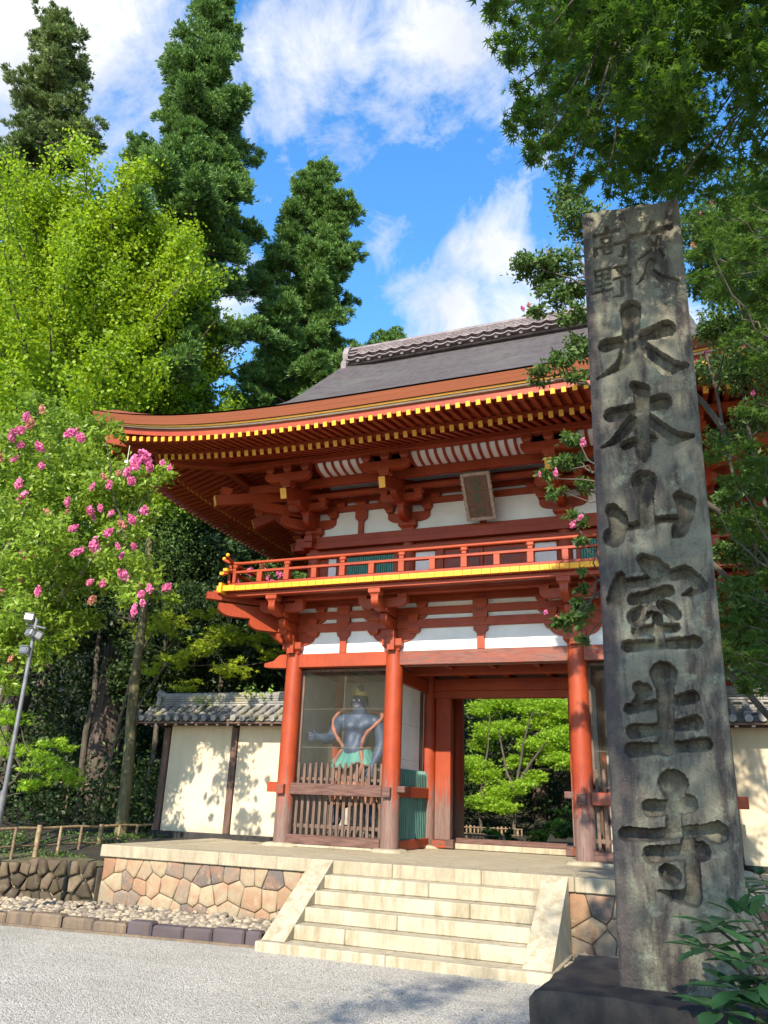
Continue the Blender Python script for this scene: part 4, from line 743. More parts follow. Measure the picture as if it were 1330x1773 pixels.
def lower_set(x, y, d):
    """three-stepped bracket set; d = outward direction"""
    L = (-d[1], d[0]); out = lambda t: (x+d[0]*t, y+d[1]*t); lat = lambda t, o: (x+d[0]*o+L[0]*t, y+d[1]*o+L[1]*t)
    corner_side = abs(d[0]) > .5 and y in (0, 3.8); e = .006 if corner_side else 0.   # sets that share a corner column nest inside one another
    b = MB(); block(b, (x, y), L, .36-4*e, ZT+.001+e, ZT+.20-e)
    root = put(b, 'bracket_set', RED)
    a = MB(); arm(a, (x, y), L, .40, .115-e, 4.26+e, 4.49-e);
    put(a, 'bracket_arm', RED, root)
    a = MB(); arm(a, (x, y), L, .60, .125-e, 4.64+e, 4.80-e); put(a, 'bracket_arm', RED, root)
    bb = BB()
    for t in (-.36, .36): block(bb, lat(t, .045), L, .19, 4.60, 4.73, .17); block(bb, lat(t*1.42, .045), L, .19, 4.84, 4.95, .17)
    for t in (-.36, .36): block(bb, lat(t*1.05, .05), L, .20, 4.40, 4.50, .17)
    put_blocks(bb, root)
    for tip, z0, z1 in ((.25, 4.27, 4.43), (.62, 4.47, 4.63), (1.03, 4.66, 4.86)):
        a = MB(); arm(a, (x, y), d, tip, .125, z0, z1, False)
        if tip < 1:   # pointed block standing on the tip
            M = Matrix(((L[0], d[0], 0, x), (L[1], d[1], 0, y), (0, 0, 1, 0), (0, 0, 0, 1)))
            a.prism([(-.055, z1), (.055, z1), (.05, z1+.06), (.016, z1+.15), (-.016, z1+.15), (-.05, z1+.06)], 'y', tip-.16, tip-.02, 0, M)
        put(a, 'bracket_arm', RED, root)
    bb = BB(); block(bb, out(.965), L, .21, 4.862, 4.975, .2); block(bb, out(.60), L, .17, 4.66, 4.76); put_blocks(bb, root)
    a = MB(); arm(a, out(.62), L, .44, .11, 4.75, 4.90); put(a, 'bracket_arm', RED, root)
    bb = BB()
    for t in (-.36, .36): block(bb, lat(t, .62), L, .16, 4.865, 4.96)
    put_blocks(bb, root)
    return root
S2 = math.sqrt(.5)
for x in CX: lower_set(x, 0, (0, -1))
for y in CY: lower_set(-X1, y, (-1, 0)); lower_set(X1, y, (1, 0))
for x in CX: lower_set(x, 3.8, (0, 1))
for sx in (-1, 1):
    for tip, z0, z1 in ((.40, 4.27, 4.45), (.92, 4.47, 4.66), (1.50, 4.66, 4.88)):
        a = MB(); arm(a, (sx*X1, 0), (sx*S2, -S2), tip, .13, z0, z1, False); put(a, 'corner_arm', RED)
    put(MB().bar((sx*X1, 0, 4.97), (sx*(X1+1.22), -1.22, 4.99), .13, .13), 'corner_beam', RED)
# struts in mid bay
for x, wd in ((-(X1+X2)/2, 1), (0, 1), ((X1+X2)/2, 1)):
    p = MB(); h0, h1 = ZT+.003, 4.488
    half = [(.062, h0), (.062, h0+.24), (.085, h0+.285), (.115, h0+.30), (.125, h0+.345), (.125, h1)]
    p.prism([(x+a, b) for a, b in half]+[(x-a, b) for a, b in half[::-1]], 'y', -.085, -.032); q = put(p, 'strut', RED)
    bb = BB(); block(bb, (x, -.06), (1, 0), .25, 4.56, 4.73, .13); block(bb, (x, -.06), (1, 0), .25, 4.78, 4.95, .13); put_blocks(bb, q)
# outer beams carrying the balcony
YB = -1.13; XB = 4.36; YBR = 3.8+1.13
for z0, z1, o, w in ((4.976, 5.045, 1.0, .15), (4.955, 5.0, .62, .10)):
    put(MB().box(-X1-o, X1+o, -o-w/2, -o+w/2, z0, z1, 0, .006), 'balcony_beam', RED)
    put(MB().box(-X1-o, X1+o, 3.8+o-w/2, 3.8+o+w/2, z0, z1, 0, .006), 'balcony_beam', RED)
    for s in (-1, 1): put(MB().box(s*(X1+o)-w/2, s*(X1+o)+w/2, -o+w/2+.003, 3.8+o-w/2-.003, z0+.003, z1-.003, 0, .006), 'balcony_beam', RED)
# balcony: boarded deck whose plank ends are painted yellow, dentil slips below
DZ0, DZ1 = 5.062, 5.150
pl = MB(); pw = .152; k = int(2*XB/pw)
for i in range(-k//2, k//2+1):
    x0 = i*pw+.003; x1 = x0+pw-.006
    if x0 < -XB or x1 > XB+.1: continue
    for a, b in ((YB-.045, .4), (3.4, YBR+.045)):
        pl.box(x0, x1, a+(.03 if a < 0 else 0), b-(0 if a < 0 else .03), DZ0+.004, DZ1-.004, 0, .003)
        e = (a, a+.029) if a < 0 else (b-.029, b); pl.box(x0, x1, e[0], e[1], DZ0, DZ1, 1, .003)
k = int(3.0/pw)
for i in range(k+1):
    y0 = .42+i*pw; 
    if y0+pw > 3.39: break
    for s in (-1, 1):
        a, b = sorted((s*3.0, s*(XB+.012))); pl.box(a, b, y0+.003, y0+pw-.003, DZ0+.004, DZ1-.004, 0, .003)
        a, b = sorted((s*(XB+.0125), s*(XB+.042))); pl.box(a, b, y0+.003, y0+pw-.003, DZ0, DZ1, 1, .003)
for s in (-1, 1):      # yellow side edge over the corner planks
    a, b = sorted((s*(XB+.105), s*(XB+.135)))
    for i in range(11):
        for y0 in (YB-.04+i*pw, 3.24+i*pw):
            if (y0 < .30) or (3.2 < y0 < YBR-.06): pl.box(a, b, y0+.003, y0+pw-.003, DZ0, DZ1, 1, .003)
deck = put(pl, 'balcony_deck', [RED, YEL])
put(MB().box(-XB-.10, XB+.10, YB-.02, .5, DZ0-.012, DZ0+.0, 0, 0), 'deck_underboard', RED)
put(MB().box(-XB-.10, XB+.10, 3.3, YBR+.02, DZ0-.012, DZ0+.0, 0, 0), 'deck_underboard', RED)
for s in (-1, 1):
    a, b = sorted((s*3.0, s*(XB+.1))); put(MB().box(a, b, .503, 3.297, DZ0-.012, DZ0, 0, 0), 'deck_underboard', RED)
dn = MB()
i = -k
for i in range(-28, 29): dn.box(i*pw-.012, i*pw+.012, YB-.02, YB+.25, 5.046, DZ0-.013, 0, .002)
for i in range(0, 37):
    y0 = YB+.1+i*pw
    for s in (-1, 1): a, b = sorted((s*(XB-.2), s*(XB+.07))); dn.box(a, b, y0-.012, y0+.012, 5.046, DZ0-.013, 0, .002)
put(dn, 'dentil_slips', RED)
# corner: crossing beam ends, yellow and red
for sx in (-1, 1):
    for nm, (x0, x1, y0, y1, z0, z1), mt in (('corner_beam_end', (X1+.9, X1+1.20, -1.07, -.93, 4.985, 5.12), RED), ('corner_beam_end', (XB+.04, XB+.10, YB-.13, YB+.3, 5.02, 5.20), YEL), ('corner_beam_end', (XB-.2, XB+.17, YB-.075, YB-.05, 5.055, 5.157), YEL)):
        a, b = sorted((sx*x0, sx*x1)); put(MB().box(a, b, y0, y1, z0, z1, 0, .006), nm, mt)
# railing: three rails, posts, rails running past the corner with upturned yellow ends
RZ = (5.185, 5.42, 5.585)
def railing(p0, p1, axis, ext):
    root = None
    for z, w, h in ((RZ[0], .085, .065), (RZ[1], .075, .045), (RZ[2], .06, .055)):
        e = ext if z > 5.3 else .04
        a, b = (list(p0), list(p1)); k = 0 if axis == 'x' else 1
        a[k] -= e; b[k] += e
        if z == RZ[2]:
            m = MB(); A = Vector((a[0], a[1], z)); B = Vector((b[0], b[1], z)); d = (B-A).normalized()
            pts = [A+Vector((0, 0, .10)), A+d*.10+Vector((0, 0, .045)), A+d*.22+Vector((0, 0, .01)), A+d*.4, B-d*.4, B-d*.22+Vector((0, 0, .01)), B-d*.10+Vector((0, 0, .045)), B+Vector((0, 0, .10))]
            m.tube(pts, .030, 10); r = put(m, 'hand_rail', RED)
            for t in (A+Vector((0, 0, .115)), B+Vector((0, 0, .115))): put(MB().ball(t, .036, 10), 'rail_tip', YEL, r)
        else: r = put(MB().bar((a[0], a[1], z), (b[0], b[1], z), w, h), 'lower_rail' if z == RZ[0] else 'middle_rail', RED)
        if z == RZ[1]:
            for t in ((a[0], a[1]), (b[0], b[1])):
                q = [t[0]-.042, t[0]+.042, t[1]-.042, t[1]+.042]; put(MB().box(*q, z-.028, z+.028, 0, .005), 'rail_tip', YEL, r)
RX, RY = XB-.03, YB+.07
railing((-RX, RY), (RX, RY), 'x', .20); railing((-RX, YBR-.07), (RX, YBR-.07), 'x', .20)
for s in (-1, 1): railing((s*RX, RY), (s*RX, YBR-.07), 'y', .20)
def post(x, y, tall):
    m = MB(); z0 = RZ[0]+.033
    if tall:
        m.box(x-.052, x+.052, y-.05, y+.05, z0, RZ[1]-.024, 0, .005); m.box(x-.04, x+.04, y-.04, y+.04, RZ[1]+.024, RZ[1]+.07, 0, .005)
        m.box(x-.058, x+.058, y-.05, y+.05, RZ[1]+.07, RZ[2]-.026, 0, .015)
    else: m.box(x-.05, x+.05, y-.048, y+.048, z0, RZ[1]-.024, 0, .005)
    put(m, 'railing_post', RED)
for i in range(-8, 9):
    x = i*.5345
    if abs(x) > RX: continue
    for y in (RY, YBR-.07): post(x, y, i % 2 == 0)
for s in (-1, 1):
    for i in range(0, 11): post(s*RX, RY+i*(YBR-.07-RY)/10, i % 2 == 0)

# inside of the lower storey
put(MB().box(-X1, X1, .035, 3.765, 3.99, 4.03, 0, 0), 'ceiling', DARKWOOD)
for i in range(9):
    x = -3.1+i*.78; put(MB().box(x-.045, x+.045, .12, 3.68, 3.90, 3.988, 0, .006), 'ceiling_joist', RED)
put(MB().box(-X2+.1, X2-.1, .10, .125, 3.86, 3.985, 0, 0), 'plaster_panel', WHITE)
for s in (-1, 1):       # guardian bays: side, rear and partition walls
    x = s*X1; put(MB().box(x-.03, x+.03, .16, 1.74, H+.03, 3.86, 0, 0), 'bay_wall', GREYPLAS)
    put(MB().box(x-.03, x+.03, 2.06, 3.64, H+.03, 3.86, 0, 0), 'bay_wall', GREYPLAS)
    a, b = sorted((s*(X1-.16), s*(X2+.16))); put(MB().box(a, b, 1.87, 1.93, H+.03, 3.86, 0, 0), 'bay_wall', GREYPLAS)
    put(MB().box(a, b, .14, 1.86, H-.004, H+.10, 0, .004), 'bay_floor', GREYPLAS)
    x = s*(X2+.06); put(MB().box(x-.02, x+.02, .45, 1.745, 2.0, 3.62, 0, 0), 'partition_panel', WHITE)
    put(MB().box(s*X2-.05, s*X2+.05, .15, 1.75, 3.62, 3.84, 0, .005), 'partition_lintel', RED)
    put(MB().box(s*(X2+.05)-.045, s*(X2+.05)+.045, 1.50, 1.60, H+.1, 3.615, 0, .004), 'partition_stud', DARKWOOD)
    put(MB().box(s*(X2+.05)-.045, s*(X2+.05)+.045, .38, .44, H+.1, 3.615, 0, .004), 'partition_stud', DARKWOOD)
    for z in (2.35, 2.95): put(MB().box(s*(X2+.04)-.003, s*(X2+.04)+.003, .45, 1.49, z-.003, z+.003, 0, 0), 'panel_seam', GREYPLAS)
    # waist rail and green pickets of the passage side
    put(MB().box(s*X2-.07, s*X2+.07, .10, 1.80, 1.73, 1.905, 0, .006), 'waist_rail', RED)
    put(MB().box(s*X2-.08, s*X2+.08, .10, 1.80, H+.0, 1.06, 0, .006), 'ground_sill', RED)
    for i in range(17):
        y = .22+i*.096; p = MB(); t = MB()
        x = s*(X2-.02)
        p.prism([(y-.017, 1.06), (y+.017, 1.06), (y+.017, 2.10), (y, 2.19), (y-.017, 2.10)], 'x', x-.016, x+.016)
        put(p, 'passage_picket', GREENPICK)
    # front bay: waist rail, pickets in two tiers, sill, wire screen in a frame
    a, b = sorted((s*(X1-.13), s*(X2+.13)))
    put(MB().box(a, b, -.10, .05, 1.715, 1.90, 0, .008), 'waist_rail', WOODX if s < 0 else RED_HALF)
    put(MB().box(a, b, -.11, .07, H+.032, 1.085, 0, .008), 'ground_sill', WOODX)
    np_ = 15
    for i in range(np_):
        x = a+.07+(b-a-.14)*i/(np_-1); h = 2.235+.012*math.sin(i*5)
        p = MB(); prof = [(x-.024, 1.086), (x+.024, 1.086), (x+.024, h-.06), (x+.012, h-.045), (x+.024, h-.025), (x, h+.012), (x-.024, h-.025), (x-.012, h-.045), (x-.024, h-.06)]
        p.prism(prof, 'y', .052, .082); put(p, 'front_picket', WOOD)
    for z in (1.22,): put(MB().box(a, b, .083, .105, z-.03, z+.03, 0, .003), 'picket_rail', WOOD)
    fr = MB(); y0, y1 = .10, .135
    for q in ((a, a+.05, 1.95, 3.80), (b-.05, b, 1.95, 3.80)): fr.box(q[0], q[1], y0, y1, q[2], q[3], 0, .004)
    for z in (1.95, 3.80): fr.box(a, b, y0, y1, z, z+.05, 0, .004)
    fr = put(fr, 'screen_frame', WOOD)
    m = MB(); ww, hh = b-a-.1, 1.80; c = .046; n = int((ww+hh)/c)
    for dr in (1, -1):
        for i in range(n+1):
            t = i*c; xa = max(0, t-hh); xb = min(ww, t)
            if xb-xa < .01: continue
            za, zb_ = t-xa, t-xb
            if dr < 0: pa, pb = (ww-xa, za), (ww-xb, zb_)
            else: pa, pb = (xa, za), (xb, zb_)
            m.tube([(a+.05+pa[0], .118+dr*.0015, 2.0+pa[1]), (a+.05+pb[0], .118+dr*.0015, 2.0+pb[1])], .0020, 3, 0, False, False)
    m.tube([((a+b)/2, .118, 2.0), ((a+b)/2, .118, 3.8)], .0026, 4); m.tube([(a+.05, .118, 3.15), (b-.05, .118, 3.15)], .0026, 4); m.tube([(a+.05, .118, 2.5), (b-.05, .118, 2.5)], .0026, 4)
    put(m, 'wire_mesh', WIRE, fr)
    # ends of the waist rails coming through the columns
    for x in (s*X1, s*X2): put(MB().box(x-.068, x+.068, -.225, -.13, 1.715, 1.875, 0, .01), 'rail_end', WOODX if abs(x) < 2 else RED_HALF)
    e = sorted((s*(X1+.13), s*(X1+.33))); put(MB().box(e[0], e[1], -.085, .06, 1.74, 1.905, 0, .008), 'rail_end', RED)
    e = sorted((s*(X2-.13), s*(X2-.27))); put(MB().box(e[0], e[1], -.08, .05, 1.80, 1.90, 0, .008), 'rail_end', WOODX)
# doorway in the middle row
for s in (-1, 1):
    a, b = sorted((s*(X2-.165), s*1.09)); put(MB().box(a, b, 1.83, 1.98, H+.13, 3.53, 0, .008), 'door_jamb', RED_COL)
    a, b = sorted((s*1.40, s*1.06)); put(MB().box(a, b, 1.70, 2.1, H+.003, H+.128, 0, .008), 'jamb_base', RED_HALF)
    a, b = sorted((s*1.12, s*.98)); put(MB().box(a, b, 1.66, 1.80, H+.003, H+.15, 0, .008), 'sill_stop', WOODX)
    put(MB().box(s*(X2-.16)-.02, s*(X2-.16)+.02, 2.0, 2.95, H+.15, 3.5, 0, .006), 'door_leaf', RED)
put(MB().box(-X2+.14, X2-.14, 1.82, 1.99, 3.53, 3.665, 0, .006), 'door_lintel', RED)
put(MB().box(-X2+.14, X2-.14, 1.80, 1.985, 3.668, 3.89, 0, .008), 'door_lintel', RED)
put(MB().box(-.98, .98, 1.83, 1.98, 1.0, 1.085, 0, .008), 'threshold', WOODX)
put(MB().box(-1.06, 1.06, 1.80, 2.0, H-.003, .998, 0, .006), 'threshold_stone', GRANITE)
for y in (0.9, 2.85):
    put(MB().box(-X2, X2, y-.09, y+.09, 3.82, 3.985, 0, .006), 'passage_beam', RED)
# ---------------------------------------------------------------- the gate: upper storey
UX1, UX2, UY = 3.33, 1.42, .22; UYR = 3.8-.22; DK = 5.152
um = MB(); um.lathe([(.135, DK), (.135, 6.12)], 0, 0, 20); up = um.mesh('upper_column', RED, (0, 0, H))
for y in (UY, UYR):
    for x in (-UX1, -UX2, UX2, UX1):
        o = bpy.data.objects.new('upper_column', up); COL.objects.link(o); o.parent = G; o.location = (x, y-1.9, 0)
for s in (-1, 1):
    o = bpy.data.objects.new('upper_column', up); COL.objects.link(o); o.parent = G; o.location = (s*UX1, 0, 0)
# walls: red boarding, then windows and door set in
for y, d in ((UY, -1), (UYR, 1)):
    put(MB().box(-UX1, UX1, y-.03, y+.03, DK, 6.12, 0, 0), 'upper_wall', RED)
    f = y+d*.035
    def slab(nm, x0, x1, z0, z1, mt, t=.012, o=0.): 
        a, b = sorted((f+d*o, f+d*(o+t))); return put(MB().box(x0, x1, a, b, z0, z1, 0, .003), nm, mt)
    slab('nageshi_rail', -UX1-.12, UX1+.12, 5.945, 6.05, RED, .09, .03); slab('nageshi_rail', -UX1-.12, UX1+.12, 5.20, 5.29, RED, .09, .03)
    for s in (-1, 1):
        xs_ = lambda a, b: sorted((s*a, s*b))
        a, b = xs_(2.72, 1.68); w_ = slab('lattice_window', a, b, 5.32, 5.935, GREEN, .02)
        bars = MB()
        for i in range(24):
            x = a+.02+(b-a-.04)*i/23; q = sorted((f+d*.021, f+d*.05)); bars.box(x-.012, x+.012, q[0], q[1], 5.34, 5.92, 0, .003)
        put(bars, 'lattice', GREEN, w_)
        for u in (2.76, 1.64): slab('window_post', s*u-.04, s*u+.04, 5.29, 5.945, RED, .06)
        a, b = xs_(3.02, 2.86); slab('plaster_panel', a, b, 5.30, 5.94, WHITE)
        a, b = xs_(1.27, .90); slab('plaster_panel', a, b, 5.30, 5.94, WHITE)
        a, b = xs_(1.60, 1.50); slab('plaster_panel', a, b, 5.30, 5.94, WHITE)
        slab('door_post', s*.80-.07, s*.80+.07, 5.29, 5.945, RED, .07)
        a, b = xs_(.725, .01); lf = slab('door_leaf', a, b, 5.30, 5.94, RED, .03)
        c = sorted((f+d*.032, f+d*.045)); put(MB().box(a+.06, b-.06, c[0], c[1], 5.36, 5.88, 0, .003), 'door_panel', RED_HALF, lf)
for s in (-1, 1):
    put(MB().box(s*UX1-.03, s*UX1+.03, UY, UYR, DK, 6.12, 0, 0), 'upper_wall', RED)
    put(MB().box(s*(UX1+.06)-.05, s*(UX1+.06)+.05, UY-.1, UYR+.1, 5.945, 6.05, 0, .005), 'nageshi_rail', RED)
# plate beam, plaster and through-beams
U_LV = ((6.12, 6.24, .13), (6.245, 6.37, .10), (6.86, 6.97, .085), (7.04, 7.14, .085), (7.21, 7.32, .085))
for z0, z1, w in U_LV:
    for y, d in ((UY, -1), (UYR, 1)):
        a, b = sorted((y+d*w*1.25, y-d*.05)); put(MB().box(-UX1-.38, UX1+.38, a, b, z0, z1, 0, .006), 'plate_beam' if z0 < 6.5 else 'through_beam', RED)
    for s in (-1, 1):
        a, b = sorted((s*(UX1-.05), s*(UX1+w*1.25))); put(MB().box(a, b, UY-.3, UYR+.3, z0+.003, z1-.003, 0, .006), 'plate_beam' if z0 < 6.5 else 'through_beam', RED)
for y in (UY, UYR): put(MB().box(-UX1, UX1, y-.03, y+.03, 6.372, 7.6, 0, 0), 'plaster_panel', WHITE)
for s in (-1, 1): put(MB().box(s*UX1-.03, s*UX1+.03, UY+.03, UYR-.03, 6.372, 7.6, 0, 0), 'plaster_panel', WHITE)
def upper_set(x, y, d, diag=False):
    L = (-d[1], d[0]); k = 1.42 if diag else 1.
    out = lambda t: (x+d[0]*t*k, y+d[1]*t*k); lat = lambda t, o: (x+d[0]*o*k+L[0]*t, y+d[1]*o*k+L[1]*t)
    e = .006 if abs(d[0]) > .9 and y in (UY, UYR) else (.012 if diag else 0.); b = MB(); block(b, (x, y), L, .34-4*e, 6.372+e, 6.54-e); root = put(b, 'bracket_set', RED)
    def A(c, dd, Ln, w, z0, z1, both=True): a = MB(); arm(a, c, dd, Ln, w, z0, z1, both); put(a, 'bracket_arm', RED, root)
    if not diag:
        A((x, y), L, .42, .12-e, 6.54+e, 6.73-e); A((x, y), L, .62, .13-e, 6.88+e, 7.03-e)
    A((x, y), d, .52*k, .12, 6.50, 6.70, False); A((x, y), d, .92*k, .12, 6.74, 6.93, False)
    bb = BB()
    for t in (-.37, .37):
        if not diag: block(bb, lat(t, .07), L, .18, 6.735, 6.86); block(bb, lat(t*1.45, .07), L, .18, 6.945, 7.04); block(bb, lat(t, .07), L, .18, 7.12, 7.21)
    block(bb, out(.47), L, .17, 6.70, 6.79)
    put_blocks(bb, root)
    if not diag:
        A(out(.47), L, .40, .11, 6.79, 6.93)
        bb = BB()
        for t in (-.33, 0, .33): block(bb, lat(t, .47), L, .16, 6.93, 7.01)
        for t in (-.36, 0, .36): block(bb, lat(t, 1.30), L, .16, 7.235, 7.388)
        put_blocks(bb, root)
        A(out(1.30), L, .46, .11, 7.07, 7.235)
    # tail rafter slanting down and out, its end painted yellow
    p0 = Vector((*out(-.25), 7.36)); p1 = Vector((*out(1.43), 6.80)); t = MB(); t.bar(p0, p1, .125, .20, 0)
    dv = (p1-p0).normalized(); t.bar(p1+dv*.0, p1+dv*.014, .118, .193, 1, .003); put(t, 'tail_rafter', [RED, YELDIM], root)
    bb = BB(); block(bb, out(1.30), L, .2, 6.95, 7.07); put_blocks(bb, root)
    return root
for x in (-UX1, -UX2, UX2, UX1): upper_set(x, UY, (0, -1)); upper_set(x, UYR, (0, 1))
for y in (UY, 1.9, UYR):
    for s in (-1, 1): upper_set(s*UX1, y, (s, 0))
for sx in (-1, 1): upper_set(sx*UX1, UY, (sx*S2, -S2), True)
for x in (-(UX1+UX2)/2, 0, (UX1+UX2)/2):
    p = MB(); half = [(.05, 6.373), (.05, 6.62), (.075, 6.66), (.11, 6.68), (.12, 6.72), (.12, 6.858)]
    p.prism([(x+a, b) for a, b in half]+[(x-a, b) for a, b in half[::-1]], 'y', UY-.10, UY-.032); q = put(p, 'strut', RED)
    bb = BB(); block(bb, (x, UY-.08), (1, 0), .24, 6.95, 7.045, .13); block(bb, (x, UY-.08), (1, 0), .24, 7.12, 7.215, .13); put_blocks(bb, q)
# beams at the second step and outer purlins
for o, z0, z1, w in ((.47, 7.012, 7.095, .11), (.82, 7.10, 7.262, .11), (1.32, 7.388, 7.488, .14)):
    put(MB().box(-UX1-o-.25, UX1+o+.25, UY-o-w/2, UY-o+w/2, z0, z1, 0, .006), 'eave_purlin', RED)
    put(MB().box(-UX1-o-.25, UX1+o+.25, UYR+o-w/2, UYR+o+w/2, z0, z1, 0, .006), 'eave_purlin', RED)
    for s in (-1, 1): put(MB().box(s*(UX1+o)-w/2, s*(UX1+o)+w/2, UY-o+w/2+.003, UYR+o-w/2-.003, z0+.003, z1-.003, 0, .006), 'eave_purlin', RED)
# cove: white plaster strips between curved red ribs
def cove(x0, x1, n):
    c = MB()
    fn = lambda t, o=0.: (UY-.88-.37*math.sin(t*math.pi/2)+o, 7.265+.125*(1-math.cos(t*math.pi/2))+.012*t)
    c.grid(lambda u, v: (x0+u*(x1-x0), *fn(v, .012)), 2, 8); root = put(c, 'cove_panel', WHITE)
    for i in range(n+1):
        x = x0+(x1-x0)*i/n; r = MB()
        for a in range(8):
            y0, z0 = fn(a/8); y1, z1 = fn((a+1)/8); r.bar((x, y0, z0-.004), (x, y1, z1-.004), .048, .03, 0, 0)
        put(r, 'cove_rib', RED, root)
cove(-UX2+.42, UX2-.42, 13); cove(-UX1+.52, -UX2-.42, 6); cove(UX2+.42, UX1-.52, 6)

# ---- eaves
EX, EY0, EY1 = 6.45, -2.90, 6.70                      # eave lines
ED = EX-UX1                                             # overhang from the upper wall
def lift(t): return .53*abs(t)**3.6
def eave_z(x, y, side):                                 # top of the bark edge along the eave line
    if side == 'x': return 7.575+lift(x/EX)
    return 7.575+lift((y-1.9)/(EY1-1.9))
# rafters; the whole eave rises toward the corners
def rise_front(x, y):                                   # lift of the rafter plane at x, fading toward the wall
    t = min(1., max(0., (UY-y)/(UY-EY0))); return lift(x/EX)*(.25+.75*t)*.92
def front_rafter(x, kind):
    m = MB()
    if kind == 'base': y0, z0, y1, z1, w, h = UY, 8.02, -2.06, 7.215, .075, .105
    else: y0, z0, y1, z1, w, h = -1.55, 7.47, -2.78, 7.205, .070, .085
    ax = abs(x)
    if ax > UX1+.15:                                    # jack rafters stop at the hip rafter
        ys = UY-(ax-UX1); 
        if ys-.1 < y1: return None
        if ys < y0: z0 = z1+(z0-z1)*(ys-y1)/(y0-y1); y0 = ys
    a = Vector((x, y0, z0+rise_front(x, y0))); b = Vector((x, y1, z1+rise_front(x, y1))); m.bar(a, b, w, h, 0, .004)
    d = (b-a).normalized(); m.bar(b-d*.001, b+d*.012, w-.004, h-.004, 1, .002)
    return m
RS = .155; nb = int(5.9/RS)
rest_b, rest_f = MB(), MB()
def merge(dst, src):
    o = len(dst.v); dst.v += src.v; dst.f += [[i+o for i in f] for f in src.f]; dst.m += src.m; dst.sm += src.sm; dst.t += src.t
for i in range(-nb, nb+1):
    x = (i+.5)*RS
    for kind, name, mt, rest in (('base', 'base_rafter', [RED, YELDIM], rest_b), ('fly', 'flying_rafter', [RED, YEL], rest_f)):
        m = front_rafter(x, kind)
        if m is None: continue
        if x < 2.45: put(m, name, mt)
        else: merge(rest, m)
        r = MB(); merge(r, m); r.v = [(a, 3.8-b, c) for a, b, c in r.v]; r.f = [f[::-1] for f in r.f]; merge(rest, r)
def side_rafter(s, y, kind):
    m = MB()
    if kind == 'base': x0, z0, x1, z1, w, h = UX1, 8.02, UX1+2.28, 7.215, .075, .105
    else: x0, z0, x1, z1, w, h = UX1+1.77, 7.47, UX1+3.0, 7.205, .070, .085
    ay = max(0, UY-y, y-UYR)
    if ay > .15:
        xs_ = UX1+ay
        if xs_+.1 > x1: return None
        if xs_ > x0: z0 = z1+(z0-z1)*(x1-xs_)/(x1-x0); x0 = xs_
    rf = lambda x: lift((y-1.9)/(EY1-1.9))*(.25+.75*min(1., max(0., (x-UX1)/ED)))*.92
    a = Vector((s*x0, y, z0+rf(x0))); b = Vector((s*x1, y, z1+rf(x1))); m.bar(a, b, w, h, 0, .004)
    d = (b-a).normalized(); m.bar(b-d*.001, b+d*.012, w-.004, h-.004, 1, .002); return m
for i in range(-17, 44):
    y = UY+(i+.5)*RS*1.0
    if y > EY1-.4: continue
    for s in (-1, 1):
        for kind, name, mt, rest in (('base', 'base_rafter', [RED, YELDIM], rest_b), ('fly', 'flying_rafter', [RED, YEL], rest_f)):
            m = side_rafter(s, y, kind)
            if m is None: continue
            if s < 0 and y < (5.2 if kind == 'base' else 3.2): put(m, name, mt)
            else: merge(rest, m)
put(rest_b, 'base_rafters', [RED, YELDIM], kind='stuff'); put(rest_f, 'flying_rafters', [RED, YEL], kind='stuff')
# hip rafters with a big squared nose
for sx in (-1, 1):
    for sy in (-1, 1):
        yy = UY if sy < 0 else UYR; P = lambda o, z: (sx*(UX1+o), yy+sy*o, z)
        put(MB().bar(P(-.1, 7.86), P(2.26, 7.40), .17, .24, 0, .01), 'hip_rafter', RED)
        put(MB().bar(P(1.7, 7.57), P(2.90, 7.60), .19, .20, 0, .012), 'hip_rafter', RED)
# sheathing above the rafters, boards at the eave, white edge line, bark edge, roof surface
def ring(fn_out, name, mat, nseg=44):
    """strip that runs round all four eaves; fn_out(o) gives profile points (inset, dz) below the eave top"""
    root = None
    prof = fn_out
    for side in range(4):
        m = MB(); V = []
        for i in range(nseg+1):
            t = -1+2*i/nseg
            for ins, dz in prof:
                if side in (0, 2):
                    x = t*(EX-ins); z = eave_z(t*EX, 0, 'x'); y = (EY0+ins) if side == 0 else (EY1-ins)
                else:
                    y = 1.9+t*(EY1-1.9-ins); z = eave_z(0, 1.9+t*(EY1-1.9), 'y'); x = (-EX+ins) if side == 1 else (EX-ins)
                V.append((x, y, z+dz))
        k = len(prof); F = [[i*k+j, i*k+(j+1) % k, (i+1)*k+(j+1) % k, (i+1)*k+j] for i in range(nseg) for j in range(k)]
        F += [list(range(k)), [nseg*k+j for j in range(k)]]
        m.add(V, F, 0, False); yield side, m
for side, m in ring([(.17, -.325), (.165, -.207), (.40, -.18), (.40, -.30)], '', None): put(m, 'eave_board', RED)
for side, m in ring([(.12, -.205), (.115, -.182), (.40, -.15), (.40, -.18)], '', None): put(m, 'white_eave_line', CREAMLINE)
for side, m in ring([(.085, -.180), (.08, -.156), (.40, -.13), (.40, -.148)], '', None): put(m, 'ochre_eave_line', YELDIM)
for side, m in ring([(.05, -.153), (.0, .0), (.30, .12), (.40, -.128)], '', None):
    o = put(m, 'bark_edge', BARKEDGE)
    me = o.data; a = me.attributes.new('layer', 'FLOAT', 'POINT'); a.data.foreach_set('value', [(0., 1., 1., 0.)[i % 4] for i in range(len(me.vertices))])
